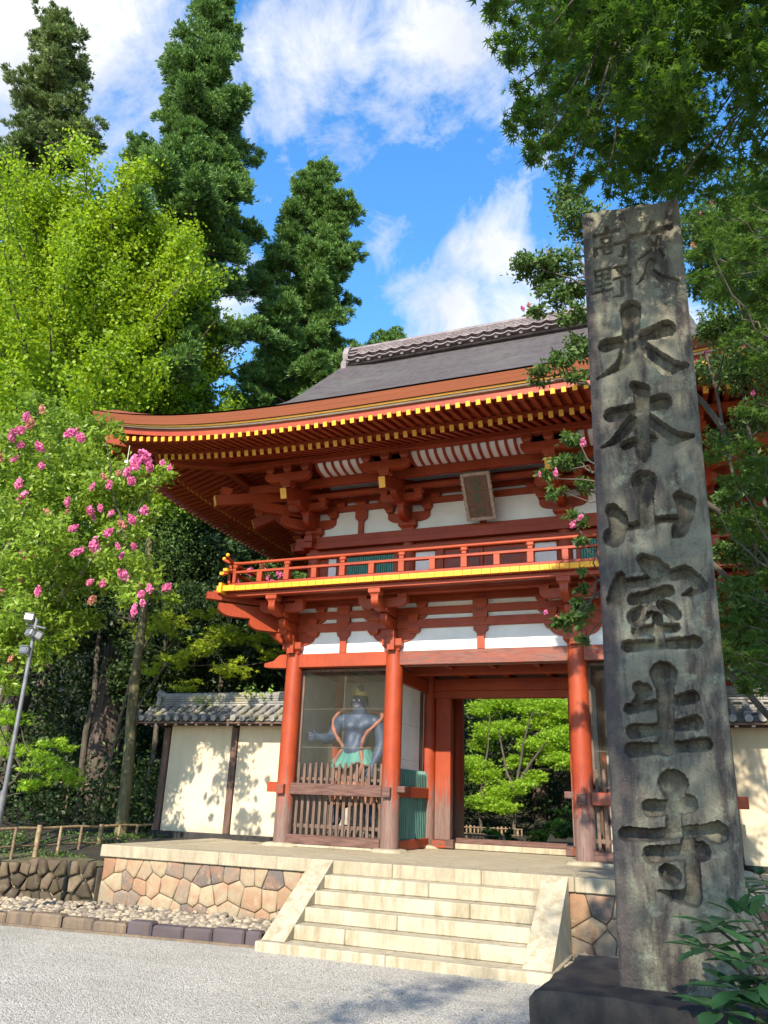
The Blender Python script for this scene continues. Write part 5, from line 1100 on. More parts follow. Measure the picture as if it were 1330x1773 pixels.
# boards above the rafters
def soff(u, v, side):
    t = 2*u-1; o = v*2.9
    if side in (0, 2):
        hw = UX1+o; x = t*hw; y = UY-o if side == 0 else UYR+o; z = 8.09+(7.345-8.09)*min(1, o/2.28)+(0 if o < 2.28 else (o-2.28)*.03)+lift(x/EX)*(.25+.75*v)*.92
    else:
        hw = (UYR-UY)/2+o; y = 1.9+t*hw; x = (-1 if side == 1 else 1)*(UX1+o); z = 8.09+(7.345-8.09)*min(1, o/2.28)+(0 if o < 2.28 else (o-2.28)*.03)+lift((y-1.9)/(EY1-1.9))*(.25+.75*v)*.92
    return (x, y, z)
for side in range(4): put(MB().grid(lambda u, v: soff(u, v, side), 40, 14), 'eave_sheathing', RED)
# kayaoi: the board between base and flying rafters
for sgn, y in ((-1, -2.02), (1, 5.82)):
    m = MB(); pr = []
    for i in range(41):
        x = -5.55+11.1*i/40; z = 7.285+lift(x/EX)*.80; pr.append((x, z))
    for a, b in zip(pr, pr[1:]): m.bar((a[0], y, a[1]), (b[0], y, b[1]), .09, .075, 0, 0)
    put(m, 'rafter_tie', RED)
for s in (-1, 1):
    m = MB(); pr = []
    for i in range(31):
        y = -2.0+7.8*i/30; pr.append((y, 7.285+lift((y-1.9)/(EY1-1.9))*.80))
    for a, b in zip(pr, pr[1:]): m.bar((s*5.53, a[0], a[1]), (s*5.53, b[0], b[1]), .09, .075, 0, 0)
    put(m, 'rafter_tie', RED)
# roof surfaces: concave slopes, hips below, gables above
RYC, RZ0, GX = 1.9, 11.22, 3.72
def prof_z(v): return 7.62+(RZ0-7.62)*(.60*v+.40*v*v)
HD = RYC-EY0
def slope(u, v, sgn):
    t = 2*u-1; d = v*HD; hw = max(EX-.03-d, GX+.25*(1-min(1, (d-2.3)/2.6)) if d > 2.3 else GX+.25)
    x = t*hw; y = RYC+sgn*(HD-.02-d)
    return (x, y, prof_z(v)+lift(x/EX)*(1-v)**2.4*.98+.10*sm(.75, 1., abs(t))*sm(.5, .8, v))
for sgn in (-1, 1): put(MB().grid(lambda u, v: slope(u, v, sgn), 64, 40), 'roof_slope', BARKROOF)
for s in (-1, 1):
    def sslope(u, v):
        t = 2*u-1; d = v*(EX-GX-.2); hw = EY1-1.9-.03-d; y = 1.9+t*hw; q = d/HD
        return (s*(EX-.03-d), y, prof_z(q)+lift((y-1.9)/(EY1-1.9))*(1-q)**2.4*.98)
    put(MB().grid(sslope, 40, 16), 'roof_slope', BARKROOF)
    g = MB(); zb_ = prof_z((EX-GX)/HD)-.1
    pts = [(RYC-(HD-(EX-GX))+.2, zb_)]+[(RYC-(HD-v*HD), prof_z(v)-.06) for v in (.6, .7, .8, .9, 1.)]+[(RYC+(HD-v*HD), prof_z(v)-.06) for v in (.9, .8, .7, .6)]+[(RYC+(HD-(EX-GX))-.2, zb_)]
    g.prism(pts, 'x', s*(GX-.35)-.02, s*(GX-.35)+.02); put(g, 'gable_wall', RED)
    for sg in (-1, 1):
        b = MB()
        for a in range(10):
            v0, v1 = .52+.048*a, .52+.048*(a+1); hx = lambda v: s*(GX-.22)
            b.bar((hx(v0), RYC+sg*(HD-v0*HD), prof_z(v0)-.20), (hx(v1), RYC+sg*(HD-v1*HD), prof_z(v1)-.20), .09, .26, 0, .004)
        put(b, 'barge_board', RED)
# ridge of tiles: scalloped rows, cap and end tiles
RL = 3.58
rd = MB(); rd.box(-RL, RL, RYC-.20, RYC+.20, RZ0-.12, RZ0+.10, 0, .01)
for j in range(5):
    for i in range(18):
        xa = -RL+2*RL*(i+.5*(j % 2))/18.5; rd.box(xa+.004, xa+2*RL/18.5-.004, RYC-.195+.012*j, RYC+.195-.012*j, RZ0+.135+.043*j, RZ0+.163+.043*j, 0, .005)
rd.box(-RL, RL, RYC-.10, RYC+.10, RZ0+.10, RZ0+.36, 0, 0)
ridge = put(rd, 'roof_ridge', RIDGETILE)
rt = MB(); rt.tube([(-RL-.02, RYC, RZ0+.375), (RL+.02, RYC, RZ0+.375)], .075, 12); put(rt, 'ridge_cap', RIDGETILE, ridge)
for sg in (-1, 1):
    nT = 26
    for row, (zz, yy) in enumerate(((RZ0-.05, .30), (RZ0+.09, .255))):
        t = MB(); fest = MB(); rowm = t
        for i in range(nT+1):
            x = -RL+2*RL*(i+(.5 if row else 0))/(nT+.5)
            m = t if sg > 0 else MB()
            if row == 0: m.tube([(x, RYC+sg*(yy-.14), zz+.05), (x, RYC+sg*yy, zz-.015)], .058, 10)
            else: m.tube([(x, RYC+sg*(yy-.1), zz+.01), (x, RYC+sg*yy, zz-.012)], .05, 10)
            if sg < 0: put(m, 'ridge_tile', RIDGETILE, ridge)
        for i in range(nT):
            x0 = -RL+2*RL*(i)/(nT+.5); x1 = x0+2*RL/(nT+.5)
            t = fest
            for k in range(5):
                a, b = x0+(x1-x0)*k/5, x0+(x1-x0)*(k+1)/5; dz = lambda q: -.045*math.sin(math.pi*(q-x0)/(x1-x0))
                t.bar((a, RYC+sg*(yy-.03), zz+.02+dz(a)), (b, RYC+sg*(yy-.03), zz+.02+dz(b)), .14, .022, 0, 0)
        put(rowm, 'ridge_tile_row', RIDGETILE, ridge, kind='stuff') if sg > 0 else None; put(fest, 'ridge_festoon_row', RIDGETILE, ridge)
for s in (-1, 1):
    o = MB(); pr = [(-.30, RZ0-.32), (.30, RZ0-.32), (.34, RZ0-.12), (.24, RZ0+.02), (.27, RZ0+.16), (.20, RZ0+.34), (.10, RZ0+.44), (.0, RZ0+.50), (-.10, RZ0+.44), (-.20, RZ0+.34), (-.27, RZ0+.16), (-.24, RZ0+.02), (-.34, RZ0-.12)]
    a, b = sorted((s*(RL+.0), s*(RL+.13))); o.prism([(RYC+p, z) for p, z in pr], 'x', a, b); e = put(o, 'ridge_end_tile', RIDGETILE, ridge)
    k = MB(); k.ball((s*(RL+.15), RYC, RZ0+.10), .13, 12, 0, (.5, 1, 1)); put(k, 'boss', RIDGETILE, e)

# ---- name plaque hanging under the eave, leaning out
def strokes3(mb, chars, org, ex, ez, scale, nrm, lift0=.004):
    """flat brush strokes as thin raised ribbons; chars: list of (key, cx, cz, size)"""
    k = 0
    for key, cx_, cz_, size in chars:
        pts = [p for s in STROKES[key] for p in s]; x0, x1 = min(p[0] for p in pts), max(p[0] for p in pts); z0, z1 = min(p[1] for p in pts), max(p[1] for p in pts)
        f = size/max(x1-x0, z1-z0)
        for s in STROKES[key]:
            L_, R_ = [], []; k += 1; o = lift0+.0006*(k % 12)
            P2 = [((p[0]-(x0+x1)/2)*f+cx_, (p[1]-(z0+z1)/2)*f+cz_, max(.003, p[2]*f*.62)) for p in s]
            for i, p in enumerate(P2):
                a = P2[max(0, i-1)]; b = P2[min(len(P2)-1, i+1)]; dx, dz = b[0]-a[0], b[1]-a[1]; l = math.hypot(dx, dz) or 1
                nx_, nz_ = -dz/l, dx/l; L_.append((p[0]+nx_*p[2], p[1]+nz_*p[2])); R_.append((p[0]-nx_*p[2], p[1]-nz_*p[2]))
            cap0 = (P2[0][0]-(P2[1][0]-P2[0][0])*.0, P2[0][1]); V = [org+ex*q[0]+ez*q[1]+nrm*o for q in L_+R_]; n_ = len(P2)
            mb.add(V, [[i, i+1, n_+i+1, n_+i] for i in range(n_-1)], 0)
PB, PT = Vector((.035, UY-.27, 6.36)), Vector((.035, -.58, 7.06))
ez = (PT-PB); ph = ez.length; ez.normalize(); ex = Vector((1, 0, 0)); nr = ex.cross(ez)*1.0
if nr.y > 0: nr = -nr
Mq = Matrix(((ex.x, -nr.x, ez.x, PB.x), (ex.y, -nr.y, ez.y, PB.y), (ex.z, -nr.z, ez.z, PB.z), (0, 0, 0, 1)))
pw2 = .205
b = MB(); b.box(-pw2, pw2, 0, .03, .05, ph-.05, 0, .004, Mq)
plq = b.build('name_plaque', PLAQUEB, None, loc=PB, label='tall brown plaque lettered in green, hanging tilted under the gate eave', cat='plaque')
f = MB()
for q in ((-pw2-.055, -pw2, -.02, .05, 0, ph), (pw2, pw2+.055, -.02, .05, 0, ph), (-pw2+.001, pw2-.001, -.02, .05, ph-.06, ph), (-pw2+.001, pw2-.001, -.02, .05, 0, .06)): f.box(*q, 0, .008, Mq)
for i in range(9):
    for s in (-1, 1): f.box(s*(pw2+.055)-.012, s*(pw2+.055)+.012, -.022, .04, .02+i*ph/9.3, .06+i*ph/9.3, 0, .006, Mq)
f.build('plaque_frame', PLAQUEF, plq)
f = MB(); strokes3(f, [('muro', 0, ph*.77, .20), ('sho', 0, ph*.50, .18), ('yama', 0, ph*.22, .16)], PB, ex, ez, 1, nr); f.build('lettering', CHARG, plq)
# ---- wind bell at the eave corner
bl = MB(); bx, by, bz = -5.72, -2.62, 7.16
bl.lathe([(.012, bz), (.05, bz-.015), (.062, bz-.06), (.068, bz-.14), (.085, bz-.19)], bx, by, 14); bl.tube([(bx, by, bz), (bx, by, bz+.28)], .008, 6)
b = bl.build('wind_bell', BELL, None, loc=(bx, by, bz-.19), label='small pale bronze wind bell hung below the left eave corner', cat='bell')
MB().box(bx-.04, bx+.04, by-.004, by+.004, bz-.36, bz-.22, 0, .002).tube([(bx, by, bz-.02), (bx, by, bz-.23)], .004, 5).build('clapper_plate', BELL, b)
# ---------------------------------------------------------------- carved stone pillar
PY = -8.80; PZ0, PZ1 = .965, 5.12
def pillar():
    step = .0036
    W0, TH = .545, .48
    nu, nv = int(W0/step), int((PZ1-PZ0)/step)
    u = np.linspace(0, 1, nu+1); v = np.linspace(0, 1, nv+1); Ug, Vg = np.meshgrid(u, v)
    # the pillar narrows and leans a touch: left and right edges at the foot and the head
    xl = 2.917+(2.955-2.917)*Vg; xr = 3.462+(3.506-3.462)*Vg
    topz = PZ1-.035*(.5-Ug)*-1*0
    X = xl+(xr-xl)*Ug; Z = PZ0+(PZ1-.045*Ug-PZ0)*Vg
    D = np.zeros_like(X)
    keys = list(STROKES)
    for key in keys:
        for s in STROKES[key]:
            small = key in ('onna', 'hito', 'taka', 'no')
            dep = .030 if small else .085
            x0 = min(p[0] for p in s)-.12; x1 = max(p[0] for p in s)+.12; z0 = min(p[1] for p in s)-.12; z1 = max(p[1] for p in s)+.12
            j0, j1 = np.searchsorted(Z[:, 0], [z0, z1]); i0, i1 = max(0, int((x0-2.95)/W0*nu)-12), min(nu+1, int((x1-2.92)/W0*nu)+12)
            if j1 <= j0 or i1 <= i0: continue
            sx, sz = X[j0:j1, i0:i1], Z[j0:j1, i0:i1]; best = np.full(sx.shape, -1.)
            wob = .0012*np.sin(sx*190+sz*60)+.0010*np.sin(sz*230-sx*90)
            for a, b in zip(s, s[1:]):
                dx, dz = b[0]-a[0], b[1]-a[1]; l2 = dx*dx+dz*dz+1e-9
                t = np.clip(((sx-a[0])*dx+(sz-a[1])*dz)/l2, 0, 1)
                dist = np.hypot(sx-a[0]-t*dx, sz-a[1]-t*dz); w_ = (a[2]+(b[2]-a[2])*t)*1.36
                inside = (w_-dist+wob)
                wall = np.clip(inside/(.003 if small else .005), 0, 1)**.8; bowl = .72+.28*np.sqrt(np.clip(inside/np.maximum(w_, .004), 0, 1))
                best = np.maximum(best, np.where(inside > 0, wall*bowl*np.clip(w_/(.012 if small else .022), .35, 1.), 0))
            D[j0:j1, i0:i1] = np.maximum(D[j0:j1, i0:i1], np.maximum(best, 0)*dep)
    # weathered face: broad undulation, pitting, worn arrises
    g = np.random.default_rng(5)
    def vn(fx, fz, amp):
        a = g.random((int(fz)+2, int(fx)+2)); yy = np.linspace(0, fz, nv+1); xx = np.linspace(0, fx, nu+1)
        yi, xi = np.minimum(yy.astype(int), int(fz)), np.minimum(xx.astype(int), int(fx)); fy, fx_ = (yy-yi)[:, None], (xx-xi)[None, :]
        fy = fy*fy*(3-2*fy); fx_ = fx_*fx_*(3-2*fx_)
        return amp*((a[yi][:, xi]*(1-fx_)+a[yi][:, xi+1]*fx_)*(1-fy)+(a[yi+1][:, xi]*(1-fx_)+a[yi+1][:, xi+1]*fx_)*fy-.5)
    N = vn(4, 26, .008)+vn(18, 120, .0040)+vn(60, 400, .0030)+vn(140, 1000, .0016)
    edge = np.minimum(Ug, 1-Ug)*W0+vn(10, 90, .010); top = (1-Vg)*(PZ1-PZ0)+vn(12, 60, .02)
    round_ = .016*np.clip(1-edge/.016, 0, 1)**2+.03*np.clip(1-top/.03, 0, 1)**2
    Y = PY+D+N+round_
    V = np.stack([X, Y, Z], 2).reshape(-1, 3); k = nu+1
    q = (np.arange(nv)[:, None]*k+np.arange(nu)[None, :]).ravel(); F = np.stack([q, q+1, q+k+1, q+k], 1)
    nV = len(V)
    # body behind the carved face
    b = [V[0], V[nu], V[nv*k+nu], V[nv*k]]; back = np.array([(p[0], PY+TH, p[2]) for p in b])
    bl = [j*k for j in range(0, nv+1)]; br = [j*k+nu for j in range(0, nv+1)]; tp = [nv*k+i for i in range(k)]; bt = list(range(k))
    faces = F.tolist()+[bl[::-1]+[nV, nV+3][:0]+[nV+0, nV+3], br+[nV+2, nV+1], tp[::-1]+[nV+3, nV+2], bt+[nV+1, nV+0], [nV, nV+1, nV+2, nV+3]]
    m = MB(); m.v = [tuple(p) for p in np.concatenate([V, back])]; m.f = faces; m.m = [0]*len(faces); m.sm = [False]*(len(F)+5); m.t = [0.]*len(faces)
    root = empty('carved_stone_pillar', (3.19, PY+.25, 0), 'tall weathered stone pillar carved with large characters, standing on a dark stone block', 'stone pillar')
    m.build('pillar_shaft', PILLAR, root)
    # base block, roughly dressed
    b = MB(); a = math.radians(-3); M = Matrix.Translation((3.2, PY+.21, 0)) @ Matrix.Rotation(a, 4, 'Z')
    nn = 30
    def side(fn): b.grid(fn, nn, nn, 0, True)
    hx, hy, zz = .60, .50, PZ0+.004; rr = random.Random(4)
    wv = lambda x, y, z: .006*math.sin(9*x+4*z)+.005*math.sin(13*y-7*x+5*z)+.003*math.sin(31*x+27*y+23*z)
    def pt(x, y, z): 
        d = wv(x, y, z); rx = x*(1+d) ; return M @ Vector((rx, y*(1+d), z+d*.6))
    R_ = .018
    def rb(t, h): return h*(2*t-1)
    ch = lambda q, h: q
    side(lambda u, v: pt(rb(u, hx-R_*(v > .985)), -hy+R_*(v > .985), v*zz)); side(lambda u, v: pt(-hx+R_*(v > .985), rb(1-u, hy-R_*(v > .985)), v*zz))
    side(lambda u, v: pt(hx-R_*(v > .985), rb(u, hy-R_*(v > .985)), v*zz)); side(lambda u, v: pt(rb(1-u, hx), hy-R_*(v > .985), v*zz))
    side(lambda u, v: pt(rb(u, hx-R_), rb(v, hy-R_), zz))
    b.build('pillar_base', PLINTHST, root)
pillar()

# ---------------------------------------------------------------- roofed earthen walls either side of the gate
def earthen_wall(s, label):
    X = lambda a: s*a
    rt = empty('roofed_earth_wall', (X(5.3), .75, .85), label, 'wall')
    def B(name, mat, x0, x1, y0, y1, z0, z1, ch=.006, par=None):
        a, b = sorted((X(x0), X(x1))); return MB().box(a, b, y0, y1, z0, z1, 0, ch).build(name, mat, par or rt)
    B('wall_base', PLINTHST, 3.70, 6.60, .52, .98, .55, .985, .015)
    for a, b in ((3.70, 4.89), (5.04, 6.42)): B('plaster_wall', CREAM, a, b, .60, .90, .985, 2.90, .004)
    for a, b in ((4.90, 5.03), (6.43, 6.57)): B('wall_post', DARKWOOD, a, b, .56, .94, .986, 2.86, .008)
    B('wall_plate', DARKWOOD, 3.70, 6.78, .54, .96, 2.90, 3.0, .008)
    for i in range(15):
        x = 3.78+i*.232
        for sg in (-1, 1):
            r = MB(); r.bar((X(x), .75, 3.10), (X(x), .75+sg*.50, 2.905), .055, .06, 0, .004); d = Vector((0, sg*.50, -.195)).normalized(); p = Vector((X(x), .75+sg*.50, 2.905)); r.bar(p, p+d*.01, .05, .055, 1, .002)
            r.build('wall_rafter', [DARKWOOD, WHITE], rt)
    XL_ = 7.10
    zt, ze, hw = 3.28, 2.955, .60
    fn = lambda d: zt-(zt-ze)*(d/hw)-.02*math.sin(math.pi*d/hw)
    bd = MB()
    for sg in (-1, 1):
        bd.grid(lambda u, v: (X(3.66+(XL_-.32*(1-v)-3.66)*u), .75+sg*v*hw, fn(v*hw)-.012), 10, 6)
        e = MB(); a, b = sorted((X(3.66), X(XL_))); e.box(a, b, *sorted((.75+sg*(hw-.05), .75+sg*(hw+.0))), ze-.055, ze-.02, 0, .004); e.build('eave_batten', DARKWOOD, rt)
    bd.grid(lambda u, v: (X(XL_-.32+.32*v), .75+(2*u-1)*(.04+v*(hw-.04)), fn(v*hw)-.012), 8, 6)
    roof = bd.build('tile_roof', TILE, rt)
    rr = random.Random(31)
    for sg in (-1, 1):
        for i in range(17):
            x = 3.74+i*.205; t = MB(); hi = max(.06, (x-(XL_-.32))/.32*hw)
            for q in range(3):
                d0 = hi+(hw+.03-hi)*q/3; d1 = hi+(hw+.03-hi)*(q+1)/3+.02; j = rr.uniform(-.010, .010)
                t.tube([(X(x)+j, .75+sg*d0, fn(min(d0, hw))+.022+rr.uniform(0, .012)), (X(x)+j, .75+sg*d1, fn(min(d1, hw))+.036+rr.uniform(0, .012))], [.050, .058], 10)
            t.build('round_tile_row', TILE, roof)
            p = MB()      # flat pan tiles between the rows, dished
            for q in range(4):
                d0 = hi+(hw-hi)*q/4; d1 = hi+(hw-hi)*(q+1)/4+.01
                p.grid(lambda u, v: (X(x+.205*u), .75+sg*(d0+(d1-d0)*v), fn(d0+(d1-d0)*v)+.004+.020*v-.022*math.sin(math.pi*u)), 4, 1)
            if i < 16: p.build('pan_tile_row', TILE, roof)
    for i in range(5):
        y = .75+(i-2)*.22; t = MB(); x0 = XL_-.30; t.tube([(X(x0+.30*abs(i-2)/3.), y, fn(.02+.3*abs(i-2)/3)+.03), (X(XL_+.03), y, fn(hw)+.036)], [.05, .058], 10); t.build('round_tile_row', TILE, roof)
    rg = MB()
    for j in range(4): a, b = sorted((X(3.66), X(XL_-.30))); rg.box(a, b, .75-.10+.012*j, .75+.10-.012*j, zt+.0+.045*j, zt+.038+.045*j, 0, .008)
    a, b = sorted((X(3.66), X(XL_-.30))); rg.box(a, b, .70, .80, zt-.1, zt+.17, 0, 0)
    rdg = rg.build('wall_ridge', TILE, roof)
    rg = MB()
    for q in range(12):
        a0 = 3.66+q*(XL_-.30-3.66)/12; rg.tube([(X(a0), .75, zt+.20), (X(a0+(XL_-.30-3.66)/12+.015), .75, zt+.205)], [.062, .068], 12)
    rg.build('ridge_cap_row', TILE, rdg)
    e = MB(); e.box(*sorted((X(XL_-.30), X(XL_-.20))), .75-.15, .75+.15, zt-.05, zt+.20, 0, .03); e.tube([(X(XL_-.32), .75, zt+.20), (X(XL_-.16), .75, zt+.26)], [.075, .085], 12); e.build('ridge_end_tile', TILE, rdg)
    return rt
earthen_wall(-1, 'cream plaster wall with grey tiled roof left of the red gate, dappled with leaf shade')
earthen_wall(1, 'plaster wall with tiled roof right of the gate, mostly hidden behind the carved pillar')

# ---------------------------------------------------------------- bamboo fence at the left, lamp post, rear fence
fe = empty('bamboo_fence', (-6.75, -1.2, .6), 'low bamboo rail fence with short posts along the mossy bank at the left edge', 'fence')
fl = lambda t: (-6.95+.35*t, -3.9+4.5*t)
def tubep(name, pts, r, mat, par, n=8):
    return MB().tube(pts, r, n).build(name, mat, par)
rb = [(*fl(t/12), 1.035+.04*t/12+.008*math.sin(t*2.1)) for t in range(13)]
tubep('rail', rb, .024, BAMBOO, fe); tubep('rail', [(x+.02, y, z-.26) for x, y, z in rb], .016, BAMBOODK, fe)
for i in range(11):
    t = i/10; x, y = fl(t); h = 1.10 if i % 3 == 1 else 1.075; r = .042 if i % 3 == 1 else .026
    tubep('post', [(x+.03, y, .52), (x+.035, y, h)], [r, r*.95], BAMBOO if i % 3 else BAMBOODK, fe, 10)
fe = empty('bamboo_fence', (-9, 3.2, .8), 'dark bamboo rail fence in the forest shade behind the mossy bank', 'fence')
tubep('rail', [(-13, 3.0, 1.85), (-9.5, 3.1, 1.72), (-6.6, 3.2, 1.66)], .022, BAMBOO, fe)
for x in (-12.4, -11, -9.6, -8.2, -6.9): tubep('post', [(x, 3.1, gh(x, 3.1)-.05), (x, 3.1, 1.9)], .035, BAMBOODK, fe)
fe = empty('bamboo_fence', (-5, 18.3, .38), 'pale short bamboo fence seen through the gateway below the maples', 'fence')
for z in (.58, .80): tubep('rail', [(-8.5, 18.3, z-.02), (-3.3, 18.3, z)], .024, BAMBOODK, fe)
for i in range(34):
    x = -8.3+i*.15; tubep('picket', [(x, 18.33, .28), (x, 18.33, .84+.03*math.sin(i*7))], .032 if i % 4 else .05, BAMBOO, fe, 6)
fe = empty('bamboo_fence', (-4.5, 12.4, .4), 'dark thin rail fence beyond the threshold of the gateway', 'fence')
tubep('rail', [(-7., 12.2, .78), (-2.6, 12.6, .74)], .022, BAMBOODK, fe)
for x in (-6.5, -5.2, -3.9, -2.7): tubep('post', [(x, 12.4, .3), (x, 12.4, .80)], .026, BAMBOODK, fe)
lp = empty('floodlight_pole', (-5.45, -4.25, .08), 'grey steel pole with white floodlights at the left edge, among the flowering shrub', 'lamp post')
MB().tube([(-5.47, -4.25, .0), (-5.45, -4.25, 1.7), (-5.45, -4.25, 3.95)], [.034, .031, .028], 14).build('pole', METAL, lp)
MB().tube([(-5.47, -4.25, .0), (-5.46, -4.25, 1.62)], [.046, .042], 14).build('pole_sleeve', METAL, lp)
MB().tube([(-5.62, -4.25, 3.88), (-5.25, -4.25, 3.80)], .018, 8).build('cross_arm', METAL, lp)
for dx, z, yw, tl in ((-.08, 4.27, .5, .25), (.0, 4.05, -.2, .35), (.20, 4.0, -.8, .4), (-.05, 3.80, .2, .3)):
    M = Matrix.Translation((-5.45+dx*.85, -4.32, z-.32)) @ Matrix.Rotation(yw, 4, 'Z') @ Matrix.Rotation(-tl, 4, 'X')
    b = MB(); b.box(-.066, .066, -.045, .045, -.05, .05, 0, .015, M); r = b.build('floodlight', LAMPW, lp)
    MB().box(-.055, .055, -.052, -.0455, -.04, .04, 0, .004, M).build('lamp_glass', LAMPG, r)
    MB().box(-.07, .07, -.058, .04, .052, .058, 0, .003, M).build('lamp_visor', LAMPW, r)
# ---------------------------------------------------------------- guardian statues in the side bays
def skinned(name, verts, edges, mat, parent, sub=2, root=0, sculpt=None):
    me = bpy.data.meshes.new(name); me.from_pydata([v[:3] for v in verts], edges, []); o = bpy.data.objects.new(name, me); COL.objects.link(o)
    sk = o.modifiers.new('skin', 'SKIN'); sk.use_smooth_shade = True
    for i, v in enumerate(verts):
        d = me.skin_vertices[0].data[i]; d.radius = (v[3], v[4] if len(v) > 4 else v[3]); d.use_root = (i == root)
    ss = o.modifiers.new('sub', 'SUBSURF'); ss.levels = sub; ss.render_levels = sub
    dg = bpy.context.evaluated_depsgraph_get(); ev = o.evaluated_get(dg); m2 = bpy.data.meshes.new_from_object(ev)
    bpy.data.objects.remove(o); bpy.data.meshes.remove(me)
    if sculpt: sculpt(m2)
    pl = worldloc(parent)
    for v in m2.vertices: v.co -= pl
    m2.polygons.foreach_set('use_smooth', [True]*len(m2.polygons)); m2.materials.clear(); m2.materials.append(mat); m2.update()
    o = bpy.data.objects.new(name, m2); COL.objects.link(o); o.parent = parent; return o
def guardian(cx):
    rt = empty('guardian_statue', (cx, .95, H+.1), 'blue-black muscular guardian statue with turquoise waistcloth behind the wire screen left of the doorway', 'statue')
    dx = cx+2.57
    V = []; E = []
    def vv(x, y, z, r, r2=None, to=None):
        V.append((x+dx, y, z, r, r2 or r)); i = len(V)-1
        if to is not None: E.append((to, i))
        return i
    pel = vv(-2.61, .96, 2.26, .21, .19)
    bel = vv(-2.61, .92, 2.47, .24, .225, pel); wst = vv(-2.60, .94, 2.64, .235, .19, bel); che = vv(-2.58, .93, 2.86, .31, .215, wst)
    col = vv(-2.57, .94, 3.03, .20, .14, che); nek = vv(-2.56, .91, 3.14, .13, .125, col)
    chin = vv(-2.56, .86, 3.24, .125, .125, nek); hed = vv(-2.56, .87, 3.37, .155, .15, chin); top = vv(-2.56, .90, 3.49, .11, .11, hed)
    for s in (-1, 1):
        sh = vv(-2.57+s*.36, .93, 3.0, .155, .14, col)
        if s < 0:
            up_ = vv(-3.02, .90, 2.86, .135, None, sh); el = vv(-3.07, .84, 2.70, .108, None, up_); fo = vv(-3.12, .70, 2.68, .12, None, el); wr = vv(-3.17, .55, 2.69, .068, .056, fo); pa = vv(-3.21, .50, 2.70, .072, .042, wr)
            base = [(-3.25, .47, 2.735), (-3.265, .47, 2.715), (-3.27, .48, 2.69), (-3.26, .49, 2.665)]
            dr = (-.11, -.02, .0)
            for k, (x, y, z) in enumerate(base):
                L = (.9, 1.05, 1., .8)[k]; a = vv(x, y, z, .021, None, pa); b = vv(x-.06*L, y-.02, z+.016*(1.5-k), .019, None, a); c = vv(x-.12*L, y-.01, z+.024*(1.5-k)+.006, .016, None, b)
            a = vv(-3.20, .46, 2.76, .018, None, pa); b = vv(-3.22, .43, 2.80, .016, None, a); vv(-3.225, .42, 2.835, .014, None, b)
        else:
            up_ = vv(-2.12, .91, 2.82, .138, None, sh); el = vv(-2.09, .90, 2.60, .108, None, up_); fo = vv(-2.13, .84, 2.44, .11, None, el); wr = vv(-2.20, .76, 2.25, .052, .046, fo); pa = vv(-2.225, .73, 2.17, .058, .036, wr)
            for k in range(4):
                L = (.9, 1.05, 1., .8)[k]; x = -2.27+.028*k; a = vv(x, .72, 2.12, .0175, None, pa); b = vv(x-.008+.006*k, .69, 2.065-.012*(L-.8), .016, None, a); vv(x-.012+.01*k, .70, 2.03-.03*(L-.8), .0135, None, b)
            a = vv(-2.285, .70, 2.16, .018, None, pa); b = vv(-2.315, .68, 2.12, .016, None, a); vv(-2.32, .67, 2.085, .014, None, b)
        hp = vv(-2.61+s*.13, .96, 2.12, .165, .16, pel); kn = vv(-2.61+s*.26, .88, 1.70, .105, None, hp); cf = vv(-2.61+s*.29, .95, 1.48, .10, None, kn); an = vv(-2.61+s*.32, .96, 1.24, .06, None, cf); vv(-2.61+s*.36, .82, 1.20, .055, .04, an)
    BUMPS = [(-2.71, .72, 2.90, .11, .06), (-2.45, .72, 2.90, .11, .06), (-2.61, .73, 2.50, .17, .05), (-2.575, .70, 2.82, .045, -.045), (-2.58, .70, 2.70, .03, -.016),
             (-2.68, .74, 2.70, .05, .032), (-2.50, .74, 2.70, .05, .032), (-2.69, .75, 2.60, .05, .030), (-2.51, .75, 2.60, .05, .030), (-2.92, .82, 3.03, .10, .03), (-2.22, .82, 3.03, .10, .03),
             (-2.56, .73, 3.335, .030, .045), (-2.61, .74, 3.375, .026, -.018), (-2.51, .74, 3.375, .026, -.018), (-2.62, .735, 3.415, .035, .024), (-2.50, .735, 3.415, .035, .024), (-2.56, .73, 3.24, .05, .03), (-2.62, .75, 3.30, .04, .014), (-2.50, .75, 3.30, .04, .014), (-2.56, .73, 3.275, .022, -.016)]
    def sculpt(me):
        co = np.zeros(len(me.vertices)*3); me.vertices.foreach_get('co', co); co = co.reshape(-1, 3); nr = np.zeros(len(me.vertices)*3); me.vertices.foreach_get('normal', nr); nr = nr.reshape(-1, 3)
        for x, y, z, r, a in BUMPS:
            d = np.linalg.norm(co-np.array([x+dx, y, z]), axis=1); co += nr*(1.55*a*np.exp(-(d/r)**2))[:, None]
        rib = np.sin(co[:, 2]*95)*.006*np.exp(-((co[:, 2]-2.74)/.10)**2)*np.clip(np.abs(co[:, 0]-dx+2.58)/.12-.3, 0, 1)*(np.abs(co[:, 0]-dx+2.58) < .3)
        co += nr*rib[:, None]; me.vertices.foreach_set('co', co.ravel())
    body = skinned('body', V, E, NIOSKIN, rt, 3, pel, sculpt)
    X = lambda a: a+dx
    h = MB(); h.ball((X(-2.56), .915, 3.43), .150, 16, 0, (1, .95, .85)); h.ball((X(-2.56), .92, 3.60), .075, 12, 0, (1, 1, 1.2)); h.build('hair', NIOHAIR, rt)
    c = MB()
    for i in range(13):
        a = math.pi*(i/12)+math.pi; c.box(-.018, .018, -.01, .01, 0, .07+.05*(i == 6), 0, .004, Matrix.Translation((X(-2.56)+.158*math.cos(a), .89+.145*math.sin(a), 3.465)) @ Matrix.Rotation(a+math.pi/2, 4, 'Z'))
